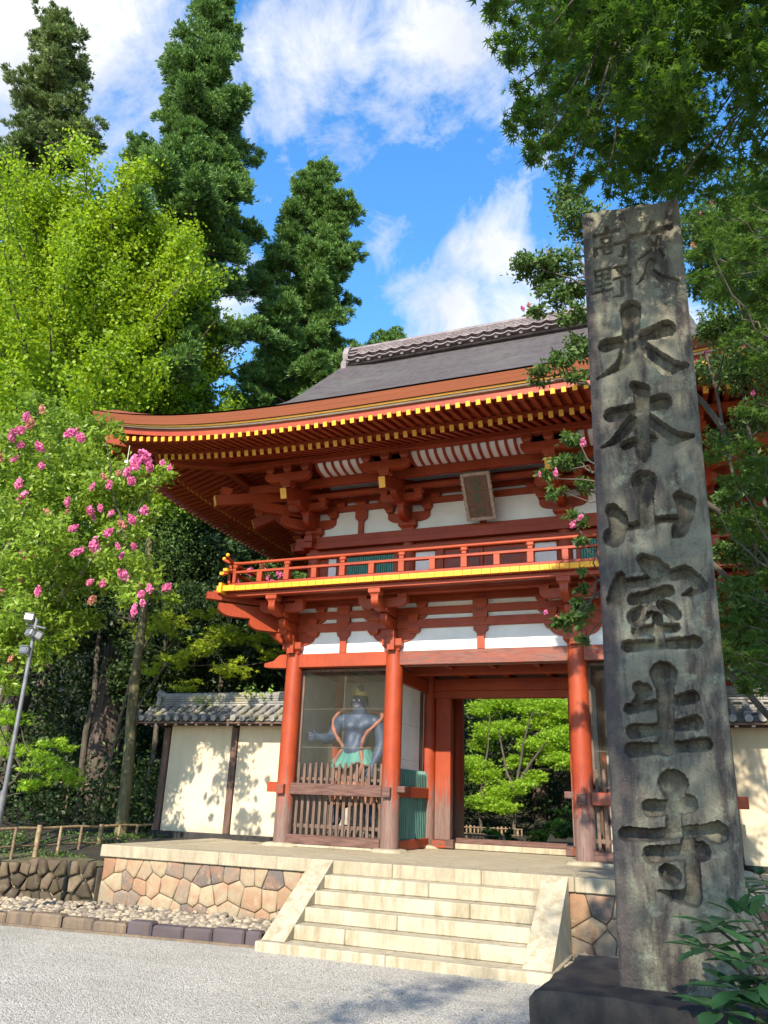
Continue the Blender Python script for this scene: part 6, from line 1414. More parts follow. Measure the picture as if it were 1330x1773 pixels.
    c.ball((X(-2.56), .745, 3.565), .035, 10, 0, (1.3, .5, 1)); c.build('crown', GOLD, rt)
    for s in (-1, 1):
        e = MB(); e.ball((X(-2.56+s*.052), .733, 3.372), .023, 10); r = e.build('eye', EYEW, rt); MB().ball((X(-2.56+s*.050), .712, 3.370), .010, 8).build('pupil', NIOHAIR, r)
        MB().ball((X(-2.56+s*.158), .90, 3.34), .05, 10, 0, (.35, .6, 1.3)).build('ear', NIOSKIN, rt)
        b = MB(); b.tube([(X(-2.56+s*.015), .722, 3.405), (X(-2.56+s*.055), .722, 3.425), (X(-2.56+s*.11), .76, 3.425)], [.012, .014, .008], 8); b.build('brow', NIOHAIR, rt)
    m = MB(); m.tube([(X(-2.615), .735, 3.262), (X(-2.56), .712, 3.272), (X(-2.505), .735, 3.262)], [.007, .013, .007], 8); m.build('lips', NIOSKIRT, rt)
    # waistcloth: wavy flaring collar, then a pleated skirt to the knees
    def cloth(z0, z1, r0, r1, amp, n, ph, cut):
        g = MB()
        def fn(u, v):
            t = 2*math.pi*u; w_ = amp*v*math.sin(n*t+ph)+amp*.5*v*math.sin(2.3*n*t+1); r = r0+(r1-r0)*v+w_
            return (X(-2.61)+r*1.08*math.cos(t), .95+r*.92*math.sin(t), z0+(z1-z0)*v*(1+cut*math.sin(3*t+ph))-.03*v*math.cos(n*t))
        g.grid(fn, 120, 12); return g
    o = cloth(2.20, 1.56, .20, .40, .035, 11, .4, .05).build('skirt', NIOSKIRT, rt); so = o.modifiers.new('thick', 'SOLIDIFY'); so.thickness = .018
    o = cloth(2.53, 2.22, .225, .41, .030, 8, 1.2, .16).build('waistcloth', NIOCLOTH, rt); so = o.modifiers.new('thick', 'SOLIDIFY'); so.thickness = .02
    hm = MB(); hm.tube([(X(-2.61)+(.41+.030*math.sin(8*t+1.2)+.015*math.sin(18.4*t+1))*1.08*math.cos(t), .95+(.41+.030*math.sin(8*t+1.2)+.015*math.sin(18.4*t+1))*.92*math.sin(t), 2.53-.31*(1+.16*math.sin(3*t+1.2))-.03*math.cos(8*t)) for t in [2*math.pi*k/120 for k in range(121)]], .014, 6); hm.build('cloth_hem', NIOSKIRT, o)
    q = MB(); q.tube([(X(-2.61+.255*math.cos(t)), .945+.222*math.sin(t), 2.545) for t in [2*math.pi*i/32 for i in range(33)]], .024, 8); q.build('sash', NIOSCARF, rt)
    for pts in ([(-2.72, 1.08, 3.22), (-2.90, 1.02, 3.24), (-3.02, .90, 3.12), (-3.04, .82, 2.98), (-2.98, .76, 2.82), (-2.88, .74, 2.68), (-2.80, .78, 2.56)], [(-2.36, 1.08, 3.20), (-2.16, .98, 3.16), (-2.10, .86, 3.06), (-2.20, .76, 2.92), (-2.33, .72, 2.78), (-2.39, .71, 2.64), (-2.42, .74, 2.54)], [(-2.80, .74, 2.50), (-2.90, .70, 2.30), (-2.86, .68, 2.05), (-2.93, .68, 1.80)], [(-2.42, .72, 2.48), (-2.36, .66, 2.25), (-2.43, .66, 2.0), (-2.36, .66, 1.75)]):
        P = [Vector((X(a), b, c)) for a, b, c in pts]; Q = []
        for i in range(len(P)-1):
            p0, p1, p2, p3 = P[max(0, i-1)], P[i], P[i+1], P[min(len(P)-1, i+2)]
            for k in range(6):
                t = k/6; Q.append(.5*((2*p1)+(p2-p0)*t+(2*p0-5*p1+4*p2-p3)*t*t+(3*p1-p0-3*p2+p3)*t**3))
        Q.append(P[-1]); MB().tube(Q, [.034+.006*math.sin(i*.9) for i in range(len(Q))], 10).build('scarf', NIOSCARF, rt)
    r = MB(); rr = random.Random(8); r.ball((X(-2.60), .95, H+.16), .46, 16, 0, (1.15, .85, .36), .10, rr); r.build('rock_base', ROCK, rt)
    return rt
nio = guardian(-2.57)
n2 = copy_tree(nio); n2.location.x = 2.57; n2.scale.x = -1; n2['label'] = 'guardian statue with one raised hand in the right bay, almost hidden by the carved pillar'
# ---------------------------------------------------------------- trees and plants
def bez(p0, p1, sag=.0, n=7, wob=.0, r=None):
    p0, p1 = Vector(p0), Vector(p1); out = []
    for i in range(n+1):
        t = i/n; p = p0.lerp(p1, t); p.z += sag*4*t*(1-t)
        if r and 0 < i < n: p += Vector((r.uniform(-wob, wob), r.uniform(-wob, wob), r.uniform(-wob, wob)))
        out.append(p)
    return out
def tree(name, base, label, cat, group=None):
    return empty(name, base, label, cat, group)
def taper(r0, r1, n): return [r0+(r1-r0)*(i/n) for i in range(n+1)]

# -- cedars and firs: whorled drooping branches carrying foxtail sprays
def conifer(base, top, maxr, z_crown, seed, label, mat=None, cl=1., trunk_r=.4, round_=.75, size=.175, group='tall conifers behind the gate', name='cedar_tree', lean=(0, 0)):
    r = random.Random(seed); g = np.random.default_rng(seed); x0, y0, zb = base; ht = top-zb
    root = tree(name, (x0, y0, zb), label, 'tree', group)
    ax = lambda z: (x0+lean[0]*(z-zb)/ht, y0+lean[1]*(z-zb)/ht)
    t = MB(); zs = [zb-.6+(ht+.3)*i/14 for i in range(15)]; t.tube([(*ax(z), z) for z in zs], [max(.03, trunk_r*(1-(i/14)**1.25)) for i in range(15)], 12); t.build('trunk', CEDARBARK, root)
    br = MB(); clumps = []
    z = z_crown
    while z < top-.4:
        u = (z-z_crown)/(top-z_crown); R = maxr*min(1., (1-u)**round_*1.05+.04)*(.55+.45*min(1, u*5+.3))*(.92+.12*math.sin(z*1.3+seed)+.10*math.sin(z*3.1))
        for _ in range(r.choice((2, 2, 3))):
            a = r.uniform(0, 6.283); L = R*r.choice((.5, .75, .9, 1.0, 1.1))*r.uniform(.9, 1.1); tip = Vector((ax(z)[0]+L*math.cos(a), ax(z)[1]+L*math.sin(a), z+.10*L+r.uniform(-.3, .4)))
            path = bez((*ax(z), z), tip, -.16*L, 5); br.tube(path, taper(.05+.014*L, .012, 5), 5, 0, False)
            for k in range(3+int(2.6*L)):
                f = 1-r.random()**1.3*.82; s = r.uniform(.24, .46)*(.75+.25*min(1, L/2.)); p = path[0].lerp(tip, f)+Vector((r.uniform(-.45, .45)*f, r.uniform(-.45, .45)*f, r.uniform(-.25, .4)))
                clumps.append((p.x, p.y, p.z, s, s, s*.85, int(400*cl*s*s/.2)))
        a = r.uniform(0, 6.283); q = min(.55, R*.5); clumps.append((ax(z)[0]+q*math.cos(a), ax(z)[1]+q*math.sin(a)-.15, z, .42, .42, .40, int(150*cl)))
        z += r.uniform(.24, .46)*(1.25 if cl < 1 else 1.)
    clumps.append((*ax(top-.2), top-.25, .25, .25, .5, int(26*cl)))
    br.build('branches', CEDARBARK, root)
    P, D = in_clumps(g, clumps, 1., .25)
    dirs = D*np.array([1., 1., .5])+np.array([0, 0, .75])+g.normal(size=D.shape)*.30
    rad = P[:, :2]-np.array([x0, y0]); dirs[:, :2] += .35*rad/np.maximum(.3, np.linalg.norm(rad, axis=1))[:, None]
    tv, tf = tuft(seed, 4, .5, .12)
    me = leaf_mesh('crown', P, size*g.uniform(.6, 1.15, len(P)), rot_along(g, dirs), tv, tf, g, (x0, y0, zb))
    leaf_obj('crown', me, mat or L_CEDAR, root); return root
conifer((-11.04, 4.2, .9), 29.6, 3.1, 9.0, 21, 'very tall cedar whose narrow crown touches the top of the picture', trunk_r=.44, cl=1.15)
conifer((-9.4, 10.2, .75), 26.6, 4.2, 6.5, 22, 'tall dark cedar standing just left of the roof ridge', trunk_r=.45, cl=1.15)
conifer((-20.0, 5.2, 4.0), 33.2, 2.9, 15., 23, 'rounded dark fir at the upper left, loose crown against cloud', L_CEDAR2, round_=.42, size=.19, trunk_r=.42, name='fir_tree', cl=.72)
conifer((-19.5, 10.5, 3.0), 31.0, 2.7, 12., 24, 'cedar top peeping between the bright ginkgo and the tallest cedar', trunk_r=.4, cl=.9)
conifer((-12.0, 13.0, .8), 23.0, 3.6, 5.0, 25, 'dark cedar filling the gap between the two tallest cedars', trunk_r=.42)
conifer((-7.7, 14.5, .8), 20.6, 3.6, 12.5, 26, 'shorter cedar rising behind the left end of the gate roof', trunk_r=.4)
conifer((-15.5, 17.5, 1.5), 24.0, 3.4, 5.0, 28, 'cedar deep in the forest behind the crape myrtle', trunk_r=.4, cl=.7)
conifer((-3.5, 30, 6.), 22, 3.4, 7.0, 29, 'cedar far behind the gate passage', trunk_r=.4, cl=.3, size=.4)

# -- ginkgo: steep branches feathered with bright fan leaves
def ginkgo():
    r = random.Random(41); g = np.random.default_rng(41); b = (-12.2, 2.2, gh(-12.2, 2.2))
    root = tree('ginkgo_tree', b, 'bright yellow-green ginkgo with upswept feathery branches at upper left', 'tree')
    t = MB(); t.tube(bez((b[0], b[1], b[2]-.5), (-12.5, 2.3, 18.0), 0, 10, .08, r), taper(.34, .03, 10), 10); t.build('trunk', GREYBARK, root)
    br = MB(); C = []; S = []
    for i in range(135):
        f = r.random()**.8; z = 6.0+f*9.9; a = r.uniform(0, 6.283); L = (7.0*(1-.38*f))*r.uniform(.55, 1.05); up_ = .48+.62*f+r.uniform(-.1, .3)
        p0 = Vector((b[0]-.4*f, b[1]+.1, z)); d = Vector((math.cos(a), math.sin(a)*.82, up_)).normalized(); p1 = p0+d*L
        path = bez(p0, p1, -.04*L, 7, .05, r); br.tube(path, taper(.02+.010*L, .008, 7), 5, 0, False)
        subs = [(path, .22)]
        for k in range(5):
            q0 = path[2+k]; q1 = q0+Vector((d.x*.6+r.uniform(-.8, .8), d.y*.6+r.uniform(-.8, .8), d.z*.7+r.uniform(-.2, .7))).normalized()*r.uniform(.7, 1.7)
            s = bez(q0, q1, 0, 4); br.tube(s, taper(.014, .005, 4), 4, 0, False); subs.append((s, .17))
        for pth, rad in subs:
            n = int(170*sum((pth[k+1]-pth[k]).length for k in range(len(pth)-1)))
            for _ in range(n):
                k = r.uniform(.12, .999)*(len(pth)-1); p = pth[int(k)].lerp(pth[int(k)+1], k-int(k)); C.append(p+Vector((r.gauss(0, rad), r.gauss(0, rad), r.gauss(0, rad*.8))))
    br.build('branches', GREYBARK, root); C = np.array(C)
    me = leaf_mesh('crown', C, g.uniform(.06, .115, len(C)), rots(g, len(C), .5), *FAN, g, b); leaf_obj('crown', me, L_GINKGO, root)
ginkgo()

# -- crape myrtles
def flowers(root, spots, seed, mats=(FLOWER, FLOWERO), scale=1.):
    g = np.random.default_rng(seed); r = random.Random(seed); kinds = []
    for v in range(4):
        n = 110; C = g.normal(size=(n, 3)); C /= np.linalg.norm(C, axis=1)[:, None]; C *= (g.random(n)**.33)[:, None]; C *= np.array([.8, .8, 1.15])
        C[:, :2] *= (1-.35*np.clip(C[:, 2:3], 0, 1)); me = leaf_mesh('flower_cluster', C, g.uniform(.28, .48, n), rots(g, n, 0), [(-.5, -.35, 0), (0, -.55, .14), (.5, -.3, 0), (.45, .4, .1), (-.1, .5, -.1), (-.5, .3, .1)], [[0, 1, 2, 3], [0, 3, 4, 5]], g, (0, 0, 0)); me.materials.append(mats[0] if v < 3 else mats[1]); kinds.append(me)
    for i, s in enumerate(spots):
        o = bpy.data.objects.new('flower_cluster', kinds[r.choice((0, 1, 2, 0, 1, 2, 3))]); COL.objects.link(o); o.parent = root; o.location = Vector(s[:3])-worldloc(root)
        o.scale = [s[3]*scale*q for q in (r.uniform(.75, 1.15), r.uniform(.75, 1.15), r.uniform(.85, 1.3))]; o.rotation_euler = (r.uniform(-.8, .8), r.uniform(-.8, .8), r.uniform(0, 6.28))
def limbs_to(root, mb, stems, clumps, r, rr=.016, every=1, wob=.05):
    for i, c in enumerate(clumps):
        if i % every: continue
        c_ = Vector(c[:3]); s = min(stems, key=lambda p: (Vector(p)-c_).length+(.9 if p[2] > c_.z-.1 else 0)); L = (Vector(s)-c_).length
        mb.tube(bez(s, c_, -.06*L, 6, wob, r), taper(rr*(.7+.25*L), .005, 6), 5, 0, False)
def myrtle(base, stems, clumps, fl, dens, seed, label, lsize, size_mult=1., mat=None, bark_=None, tr=.06):
    r = random.Random(seed); g = np.random.default_rng(seed); root = tree('crape_myrtle', base, label, 'tree')
    t = MB(); tops = []
    for st_ in stems:
        pts = [Vector(p) for p in st_]; path = []
        for a, b in zip(pts, pts[1:]): path += bez(a, b, 0, 4, .03, r)[:-1]
        path.append(pts[-1]); t.tube(path, taper(tr, tr*.4, len(path)-1), 8); tops += [tuple(p) for p in path[4:]]
    t.build('trunk', bark_ or PALEBARK, root)
    br = MB(); limbs_to(root, br, tops, clumps, r); br.build('branches', GREYBARK, root)
    P, D = in_clumps(g, [(*c[:3], c[3]*1.05, c[4]*1.05, c[5], dens*(c[3]/.35)**2) for c in clumps], 1., .3)
    me = leaf_mesh('crown', P, g.uniform(.7, 1.25, len(P))*lsize, rots(g, len(P), .7), *LEAF, g, base); leaf_obj('crown', me, mat or L_MYRTLE, root)
    flowers(root, fl, seed, scale=size_mult); return root
myrtle((-7.6, -2.7, .6), [[(-7.6, -2.7, .5), (-7.5, -2.9, 2.2), (-6.8, -3.1, 4.3), (-6.0, -3.2, 5.6)], [(-7.62, -2.68, .5), (-7.8, -3.0, 2.5), (-7.7, -3.2, 5.0), (-7.0, -3.2, 7.0)], [(-7.64, -2.7, .5), (-8.1, -2.9, 2.4), (-8.6, -3.2, 5.0), (-8.5, -3.2, 6.6)], [(-6.9, -3.1, 4.0), (-5.9, -3.2, 4.8), (-5.0, -3.3, 5.6)]],
       CL_MYRTLE, [(a[0]+.08, a[1]-.35, a[2]-.12, a[3]) for a in CL_MYRTLE_FL], 520, 51, 'crape myrtle full of pink flower clusters in front of the left eave', .10, .80)
myrtle((4.5, -4.1, .1), [[(4.5, -4.1, 0), (4.25, -4.1, 2.2), (3.95, -4.2, 4.6), (3.75, -4.3, 6.6)], [(4.52, -4.1, 0), (4.45, -4.0, 2.5), (4.15, -4.0, 5.0), (4.1, -4.0, 7.2)], [(4.55, -4.1, 0), (4.8, -4.2, 2.6), (4.6, -4.1, 5.4), (4.4, -4.1, 7.4)], [(3.95, -4.2, 4.4), (3.2, -4.6, 5.2), (2.7, -4.9, 6.0)], [(3.85, -4.3, 5.6), (3.1, -4.6, 6.8), (2.6, -5., 7.3)], [(4.2, -4.1, 2.2), (3.3, -4.6, 3.4), (2.6, -4.9, 3.9)], [(4.1, -4.1, 3.4), (3.2, -4.6, 4.6), (2.6, -5., 5.0)]],
       CL_RMYRTLE, CL_RMYRTLE_FL, 1900, 52, 'crape myrtle with sparse pink blossoms right behind the carved pillar', .066, .62, L_MID, GREYBARK, .035)

# -- maples: layered sprays of star leaves
def maple(base, stems, clumps, dens, lsize, seed, label, mat, bark_, tmpl=STAR5, up_=1.6, name='maple_tree', tr=.11, group=None, every=1, rr=.014):
    r = random.Random(seed); g = np.random.default_rng(seed); root = tree(name, base, label, 'tree', group)
    t = MB(); tops = []
    for st_ in stems:
        pts = [Vector(p) for p in st_]; path = []
        for a, b in zip(pts, pts[1:]): path += bez(a, b, 0, 4, .03, r)[:-1]
        path.append(pts[-1]); t.tube(path, taper(tr, tr*.3, len(path)-1), 8); tops += [tuple(p) for p in path[3:]]
    t.build('trunk', bark_, root)
    br = MB(); limbs_to(root, br, tops, clumps, r, rr, every, .04); br.build('branches', bark_, root)
    P, D = in_clumps(g, [(c[0], c[1], c[2], c[3]*1.1, c[4]*1.1, c[5], (c[6] if len(c) > 6 else dens*c[3]**2)) for c in clumps], 1., .1)
    me = leaf_mesh('crown', P, g.uniform(.7, 1.2, len(P))*lsize, rots(g, len(P), up_), *tmpl, g, base); leaf_obj('crown', me, mat, root); return root
r_ = random.Random(77)
shade_cl = [(r_.uniform(2.9, 6.6), r_.uniform(-17.2, -11.2), r_.uniform(5.2, 8.6), r_.uniform(.5, .8), r_.uniform(.5, .8), .3, 620) for _ in range(105)]
shade_cl = [c for c in shade_cl if not (c[1] > -12.6 and c[2] < 6.3) and not (4.0 < c[2]+.678*(c[1]+8.8) < 5.6 and abs(c[0]-.1*(-8.8-c[1])-3.2) < 1.1 and r_.random() < .62)]
shade_cl += [(r_.uniform(4.6, 8.6), r_.uniform(-12.5, -7.5), r_.uniform(5.6, 9.2), r_.uniform(.5, .8), r_.uniform(.5, .8), .3, 480) for _ in range(30)]
shade_cl += [(1.3+.5*i/3, -14.6+.3*i, 5.9+.2*i, .45, .45, .2, 330) for i in range(4)]
maple((7.0, -11.2, 0), [[(7.0, -11.2, -.1), (6.9, -11.2, 2.2), (6.3, -11.0, 4.6), (5.2, -10.6, 6.2), (3.6, -9.6, 6.5)], [(6.9, -11.2, 2.4), (6.9, -10.4, 5.0), (5.6, -9.4, 6.4), (4.3, -8.9, 6.2)], [(6.8, -11.2, 2.6), (6.2, -12.6, 5.2), (4.6, -14.0, 6.6), (3.4, -15., 7.0)], [(6.95, -11.2, 2.5), (7.6, -10.2, 6.0), (7.2, -9.5, 8.0)]],
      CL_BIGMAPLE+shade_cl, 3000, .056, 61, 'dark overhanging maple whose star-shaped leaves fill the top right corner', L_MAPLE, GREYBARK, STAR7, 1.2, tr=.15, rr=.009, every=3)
CG = CL_GATE_MAPLE
maple((-4.06, 20, .3), [[(-4.06, 20, .2), (-3.92, 20, 1.5), (-3.9, 20, 2.2), (-3.6, 20.1, 4.0), (-3.2, 20.2, 5.2)], [(-3.9, 20, 2.0), (-4.3, 20.2, 2.8), (-4.7, 20.5, 4.6)], [(-3.88, 20, 2.3), (-3.3, 19.9, 3.2), (-2.7, 20, 4.0)]], [(*c[:3], c[3]*1.1, c[4]*1.1, c[5]*1.5) for c in CG if c[0] > -4.4], 2900, .105, 62, 'bright green maple with a pale forked trunk seen through the gateway', L_MAPLELIT, GREYBARK, tr=.085, rr=.009)
maple((-5.2, 19.8, .3), [[(-5.2, 19.8, .2), (-5.4, 19.9, 1.6), (-5.1, 20, 3.4), (-5., 20.3, 5.)], [(-5.35, 19.9, 1.4), (-5.0, 19.7, 2.5)]], [(*c[:3], c[3]*1.1, c[4]*1.1, c[5]*1.5) for c in CG if c[0] <= -4.4], 2900, .105, 63, 'bright green maple with a thin trunk left of the forked one, seen through the gateway', L_MAPLELIT, GREYBARK, tr=.07)
maple((-8.9, 1.6, .9), [[(-8.9, 1.6, .8), (-8.5, 1.5, 2.6), (-7.4, 1.4, 4.2), (-6.4, 1.5, 4.7)], [(-8.5, 1.5, 2.6), (-8.2, 1.4, 4.2), (-7.6, 1.3, 5.2)]], CL_UNDERSTORY, 1500, .095, 64, 'small yellow-green maple lit in front of the dark forest left of the gate', L_YELLOW, GREYBARK, tr=.05)
maple((-9.4, -.8, .8), [[(-9.4, -.8, .7), (-9.0, -.9, 1.5), (-8.3, -1.0, 2.1), (-7.7, -1.0, 2.1)]], CL_SPRIG, 2600, .075, 65, 'low maple spray catching the sun above the bamboo fence at left', L_MAPLELIT, GREYBARK, tr=.035)

maple((5.6, -5.4, .1), [[(5.6, -5.4, 0), (5.4, -5.5, 2.0), (4.9, -5.7, 4.0), (4.3, -5.8, 5.6)], [(5.5, -5.4, 1.6), (4.8, -5.7, 2.8), (4.2, -5.8, 3.4)], [(5.4, -5.5, 2.2), (5.2, -5.8, 5.0), (4.6, -5.9, 7.0)]], CL_RMAPLE+[(c[0]+.25, c[1]+.5, c[2]+.15, c[3]*1.3, c[4]*1.3, c[5]*1.3) for c in CL_RMAPLE], 3600, .055, 66, 'maple with sunlit sprays filling the strip right of the carved pillar', L_MIDMAPLE, GREYBARK, tr=.05)
# -- shady broadleaved trees and bushes that fill the wood
def bushy(name, base, h, rx, ry, seed, label, mat, n=9000, ls=.13, trunk_r=.14, z0=.35, cat='tree', group=None, tmpl=LEAFQ, ncl=38, bark_=None):
    r = random.Random(seed); g = np.random.default_rng(seed); root = tree(name, base, label, cat, group); x, y, z = base
    t = MB(); 
    if trunk_r: t.tube(bez((x, y, z-.3), (x+r.uniform(-.3, .3), y, z+h*.8), 0, 8, .06, r), taper(trunk_r, trunk_r*.25, 8), 9); t.build('trunk', bark_ or GREYBARK, root)
    cl = []
    for _ in range(ncl):
        u = g.normal(size=3); u /= np.linalg.norm(u); q = r.uniform(.45, .95); s = r.uniform(.22, .36)
        cz = z+h*(z0+(1-z0)*(.5+.5*u[2]*q)); cl.append((x+rx*u[0]*q, y+ry*u[1]*q, cz, rx*s, ry*s, min(rx, h)*s*.62))
    if trunk_r:
        br = MB(); limbs_to(root, br, [(x, y, z+h*f) for f in (.35, .5, .65, .78)], cl, r, .012, 1, .06); br.build('branches', bark_ or GREYBARK, root)
    P, D = in_clumps(g, [(*c, n/ncl) for c in cl], 1., .2)
    me = leaf_mesh('crown' if trunk_r else 'foliage', P, g.uniform(.7, 1.25, len(P))*ls, rots(g, len(P), .8), *tmpl, g, base); leaf_obj('crown' if trunk_r else 'foliage', me, mat, root); return root
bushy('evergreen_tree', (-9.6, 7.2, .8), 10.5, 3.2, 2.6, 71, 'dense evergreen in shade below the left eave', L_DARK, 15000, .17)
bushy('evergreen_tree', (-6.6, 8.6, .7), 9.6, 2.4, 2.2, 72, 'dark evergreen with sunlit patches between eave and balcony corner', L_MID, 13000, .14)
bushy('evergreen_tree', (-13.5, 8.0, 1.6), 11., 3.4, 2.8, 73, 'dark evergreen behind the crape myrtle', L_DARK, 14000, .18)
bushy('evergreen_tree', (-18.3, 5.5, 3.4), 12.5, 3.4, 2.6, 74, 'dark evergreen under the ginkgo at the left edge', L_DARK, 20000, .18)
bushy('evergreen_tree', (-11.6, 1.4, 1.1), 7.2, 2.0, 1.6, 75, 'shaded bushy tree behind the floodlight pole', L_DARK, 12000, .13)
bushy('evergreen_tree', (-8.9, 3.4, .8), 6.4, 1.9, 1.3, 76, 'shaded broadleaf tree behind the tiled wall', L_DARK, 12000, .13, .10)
bushy('evergreen_tree', (-6.3, 3.6, .8), 5.0, 1.5, 1.1, 79, 'shaded undergrowth tree close to the left side of the gate', L_DARK, 9000, .12, .10)
bushy('evergreen_tree', (6.6, -1.4, .6), 6.0, 2.3, 1.7, 77, 'dark leafy tree right of the pillar, in front of the right wall', L_MID, 14000, .11, .10, z0=.42)
bushy('evergreen_tree', (9.4, 3.0, .9), 10., 3.2, 2.8, 78, 'dark tree behind the right end of the gate', L_DARK, 12000, .18)
bushy('pink_crape_bush', (-7.4, 5.6, .8), 7.0, 1.0, .9, 80, 'shaded bush with a few red blossoms behind the balcony corner', L_MID, 6000, .10, .05, z0=.7)
flowers(bpy.data.objects['pink_crape_bush'], [(-7.4+r_.uniform(-.9, .9), 5.0+r_.uniform(-.3, .2), 7.0+r_.uniform(-.5, .6), .12) for _ in range(14)], 90)
for i, c in enumerate(CL_GATE_SHRUB):
    bushy('garden_shrub', (c[0], c[1], gh(c[0], c[1])-.05), max(.5, c[2]-gh(c[0], c[1])+c[3]*.7), c[3]*1.3, c[3], 100+i, 'low green shrub behind the gateway beside the bamboo fence', L_MID if i % 2 else L_MYRTLE, 1500, .075, 0, z0=.25, cat='shrub', group='low shrubs seen through the gateway', ncl=14)
# slim mossy trunk before the forest
root = tree('slim_tree', (-6.92, .1, .85), 'slim mossy tree trunk rising behind the bamboo fence, left of the tiled wall', 'tree')
MB().tube(bez((-6.90, .1, .6), (-7.30, .2, 6.8), 0, 10, .03, r_), taper(.125, .07, 10), 12).build('trunk', bark('mossy_bark', (.045, .04, .022), (.17, .15, .08), 6), root)
g_ = np.random.default_rng(91); C_ = np.stack([-7.1+g_.normal(size=900)*.30, .1+g_.normal(size=900)*.25, 1.6+2.6*g_.random(900)], 1)
C_ = np.concatenate([C_[:260], np.stack([-7.5+g_.normal(size=4200)*.75, .6+g_.normal(size=4200)*.5, 6.4+g_.normal(size=4200)*.6], 1)])
leaf_obj('crown', leaf_mesh('crown', C_, g_.uniform(.05, .10, len(C_)), rots(g_, len(C_), .6), *LEAF, g_, (-6.92, .1, .85)), L_MID, root)
# far wood: nobody could count it
g_ = np.random.default_rng(92)
def wood(name, n, xr, yr, hz, ls, mat, label, seed, sp=.9):
    g = np.random.default_rng(seed); m = n//60
    cx = g.uniform(*xr, m); cy = g.uniform(*yr, m); cz = np.array([gh(a, b) for a, b in zip(cx, cy)])+g.random(m)*hz
    k = g.integers(0, m, n); P = np.stack([cx[k], cy[k], cz[k]], 1)+g.normal(size=(n, 3))*np.array([sp, sp*.9, min(.55, hz*.3)])
    leaf_obj(name, leaf_mesh(name, P, g.uniform(.7, 1.3, n)*ls, rots(g, n, .7), *LEAFQ, g, (0, 0, 0)), mat, None, (0, 0, 0), kind='stuff', label=label, cat='forest')
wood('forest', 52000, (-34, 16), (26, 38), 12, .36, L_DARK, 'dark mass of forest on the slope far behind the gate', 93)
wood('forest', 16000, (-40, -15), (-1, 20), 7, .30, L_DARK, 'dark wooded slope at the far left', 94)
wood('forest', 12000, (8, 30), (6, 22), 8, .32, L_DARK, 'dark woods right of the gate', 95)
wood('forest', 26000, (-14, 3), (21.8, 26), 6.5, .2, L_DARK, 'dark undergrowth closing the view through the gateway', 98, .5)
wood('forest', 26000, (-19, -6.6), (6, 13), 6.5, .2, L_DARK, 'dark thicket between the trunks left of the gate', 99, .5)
wood('undergrowth', 26000, (-15, -7.4), (.6, 9), 1.1, .11, L_DARK, 'shaded ground cover under the trees left of the gate', 96, .4)
wood('undergrowth', 5000, (-12, -6.3), (-2.2, .2), .05, .05, L_MID, 'low weeds on the mossy bank by the bamboo fence', 97, .22)
# dark trunks inside the wood
for i, (x, y, h, rr_) in enumerate(((-8.6, 11.5, 9, .22), (-3.9, 24.5, 9, .36), (-2.6, 23.5, 8, .24), (-6.3, 6.2, 6, .24), (-12.2, 5.6, 8, .18), (-10.2, 2.6, 6, .09))):
    root = tree('forest_trunk', (x, y, gh(x, y)), ('bare brown trunk deep in the wood behind the gate', 'thick trunk in shade seen through the gateway', 'thinner dark trunk seen through the gateway', 'grey leaning trunk close behind the tiled wall', 'dim trunk behind the crape myrtle', 'thin crooked trunk in the shade behind the fence')[i], 'tree trunk')
    MB().tube(bez((x, y, gh(x, y)-.3), (x+r_.uniform(-.5, .5), y, gh(x, y)+h), 0, 8, .06, r_), taper(rr_, rr_*.55, 8), 10).build('trunk', CEDARBARK if i < 3 else GREYBARK, root)
# small plants rooted on the wall roof
for i, (x, y, z, s) in enumerate(((-4.62, .72, 3.42, .22), (-5.75, .62, 3.30, .11))):
    g = np.random.default_rng(110+i); n = 90; root = tree('roof_sapling', (x, y, z), ('bright green seedling sprouting from the tiled ridge of the left wall', 'tiny green weed growing between the wall tiles')[i], 'plant')
    st = MB(); P = []
    for k in range(9):
        a = g.uniform(0, 6.28); tip = (x+s*math.cos(a)*1.3, y+s*.8*math.sin(a), z+s*g.uniform(.2, .9)); st.tube(bez((x, y, z-.08), tip, .05, 3), .004, 4, 0, False); P += [np.array(tip)+g.normal(size=3)*s*.28 for _ in range(n//9)]
    st.build('stems', GREYBARK, root); P = np.array(P); leaf_obj('leaves', leaf_mesh('leaves', P, g.uniform(.6, 1.1, len(P))*s*.5, rots(g, len(P), 1.), *LEAF, g, (x, y, z)), L_NEW, root)
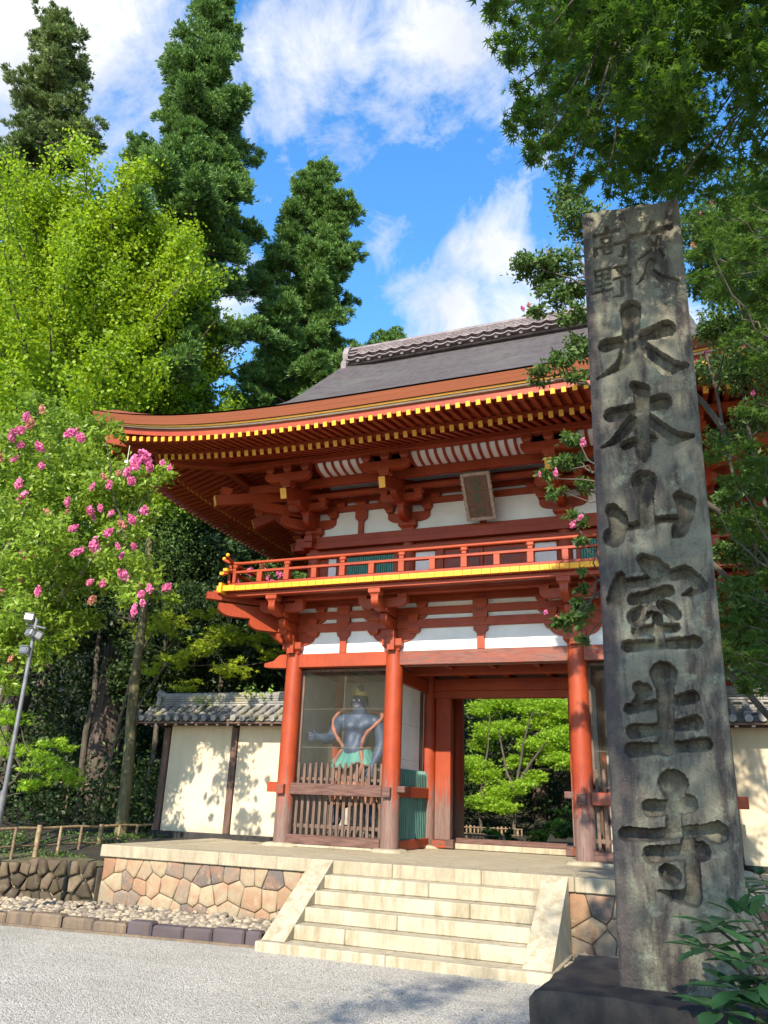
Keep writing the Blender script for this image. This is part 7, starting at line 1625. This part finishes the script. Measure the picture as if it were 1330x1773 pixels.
# rhododendrons at the right edge: whorls of long leaves
def rhodo(base, whorls, seed, label, ls=.125, mat=None):
    g = np.random.default_rng(seed); r = random.Random(seed); root = tree('rhododendron', base, label, 'shrub'); st = MB(); V = []; F = []; T = []
    for wx, wy, wz, young in whorls:
        st.tube(bez(base, (wx, wy, wz), .06, 6, .012, r), taper(.011, .005, 6), 6)
        n = 8 if not young else 6
        for k in range(n):
            a = 6.283*k/n+r.uniform(-.3, .3); L = ls*r.uniform(.75, 1.2)*(.7 if young else 1); el = r.uniform(-.25, .35)+(.6 if young else 0); W_ = L*.20
            d = Vector((math.cos(a)*math.cos(el), math.sin(a)*math.cos(el), math.sin(el))); s = d.cross(Vector((0, 0, 1))).normalized(); u = s.cross(d); o = len(V); p = Vector((wx, wy, wz))+d*.012
            for q, wd in ((0, .12), (.15, .5), (.4, .95), (.65, 1.), (.85, .62), (1., .0)):
                c = p+d*L*q+u*(-.10*L*q*q); V += [c+s*W_*wd+u*W_*wd*.28, c, c-s*W_*wd+u*W_*wd*.28]
            tt = r.random()
            for q in range(5):
                b = o+q*3; F += [[b, b+1, b+4, b+3], [b+1, b+2, b+5, b+4]]; T += [tt]*2
    st.build('stems', GREYBARK, root)
    m = MB(); m.v = [tuple(v) for v in V]; m.f = F; m.m = [0]*len(F); m.sm = [True]*len(F); m.t = [t+.01 for t in T]; m.build('leaves', mat or L_SHRUB, root); return root
rhodo((3.72, -9.05, .70), [(3.33, -9.30, 1.30, 0), (3.42, -9.26, 1.335, 1), (3.30, -9.32, 1.22, 0), (3.40, -9.22, 1.27, 0), (3.47, -9.25, 1.33, 1)], 121, 'dark glossy leaves with a pale young shoot reaching across the pillar foot', .15)
rhodo((3.75, -9.30, .45), [(3.33, -9.52, 1.06, 0), (3.40, -9.45, 1.12, 0), (3.45, -9.45, 1.02, 0), (3.36, -9.50, .98, 0), (3.42, -9.40, 1.20, 0), (3.48, -9.40, 1.15, 0), (3.40, -9.6, .96, 1), (3.50, -9.5, 1.07, 0)], 122, 'rhododendron leaves in the bottom right corner before the pillar base', .16)
rhodo((4.3, -5.6, .15), [(3.62+r_.uniform(-.12, .5), -5.7+r_.uniform(-.3, .3), .9+r_.uniform(-.5, .45), i % 4 == 0) for i in range(26)], 123, 'leafy shrub behind the lower right edge of the pillar', .14)

g_ = np.random.default_rng(131); n_ = 170
C_ = np.stack([g_.uniform(-7, 2.4, n_), g_.uniform(-8.5, -3.9, n_)*g_.uniform(.75, 1, n_), np.full(n_, .012)], 1); C_ = C_[C_[:, 1] < -3.95-.02*C_[:, 0]*0]
C2 = np.stack([g_.uniform(-5., 5., 40), g_.uniform(-2.3, -.4, 40), np.full(40, H+.012)], 1); C_ = np.concatenate([C_, C2])
leaf_obj('fallen_leaves', leaf_mesh('fallen_leaves', C_, g_.uniform(.02, .045, len(C_)), rots(g_, len(C_), 6.), *LEAF, g_, (0, 0, 0)), simple('dry_leaf', (.13, .075, .03), (.24, .16, .06), 20, .8), None, (0, 0, 0), kind='stuff', label='dry fallen leaves scattered over gravel and terrace', cat='leaves')
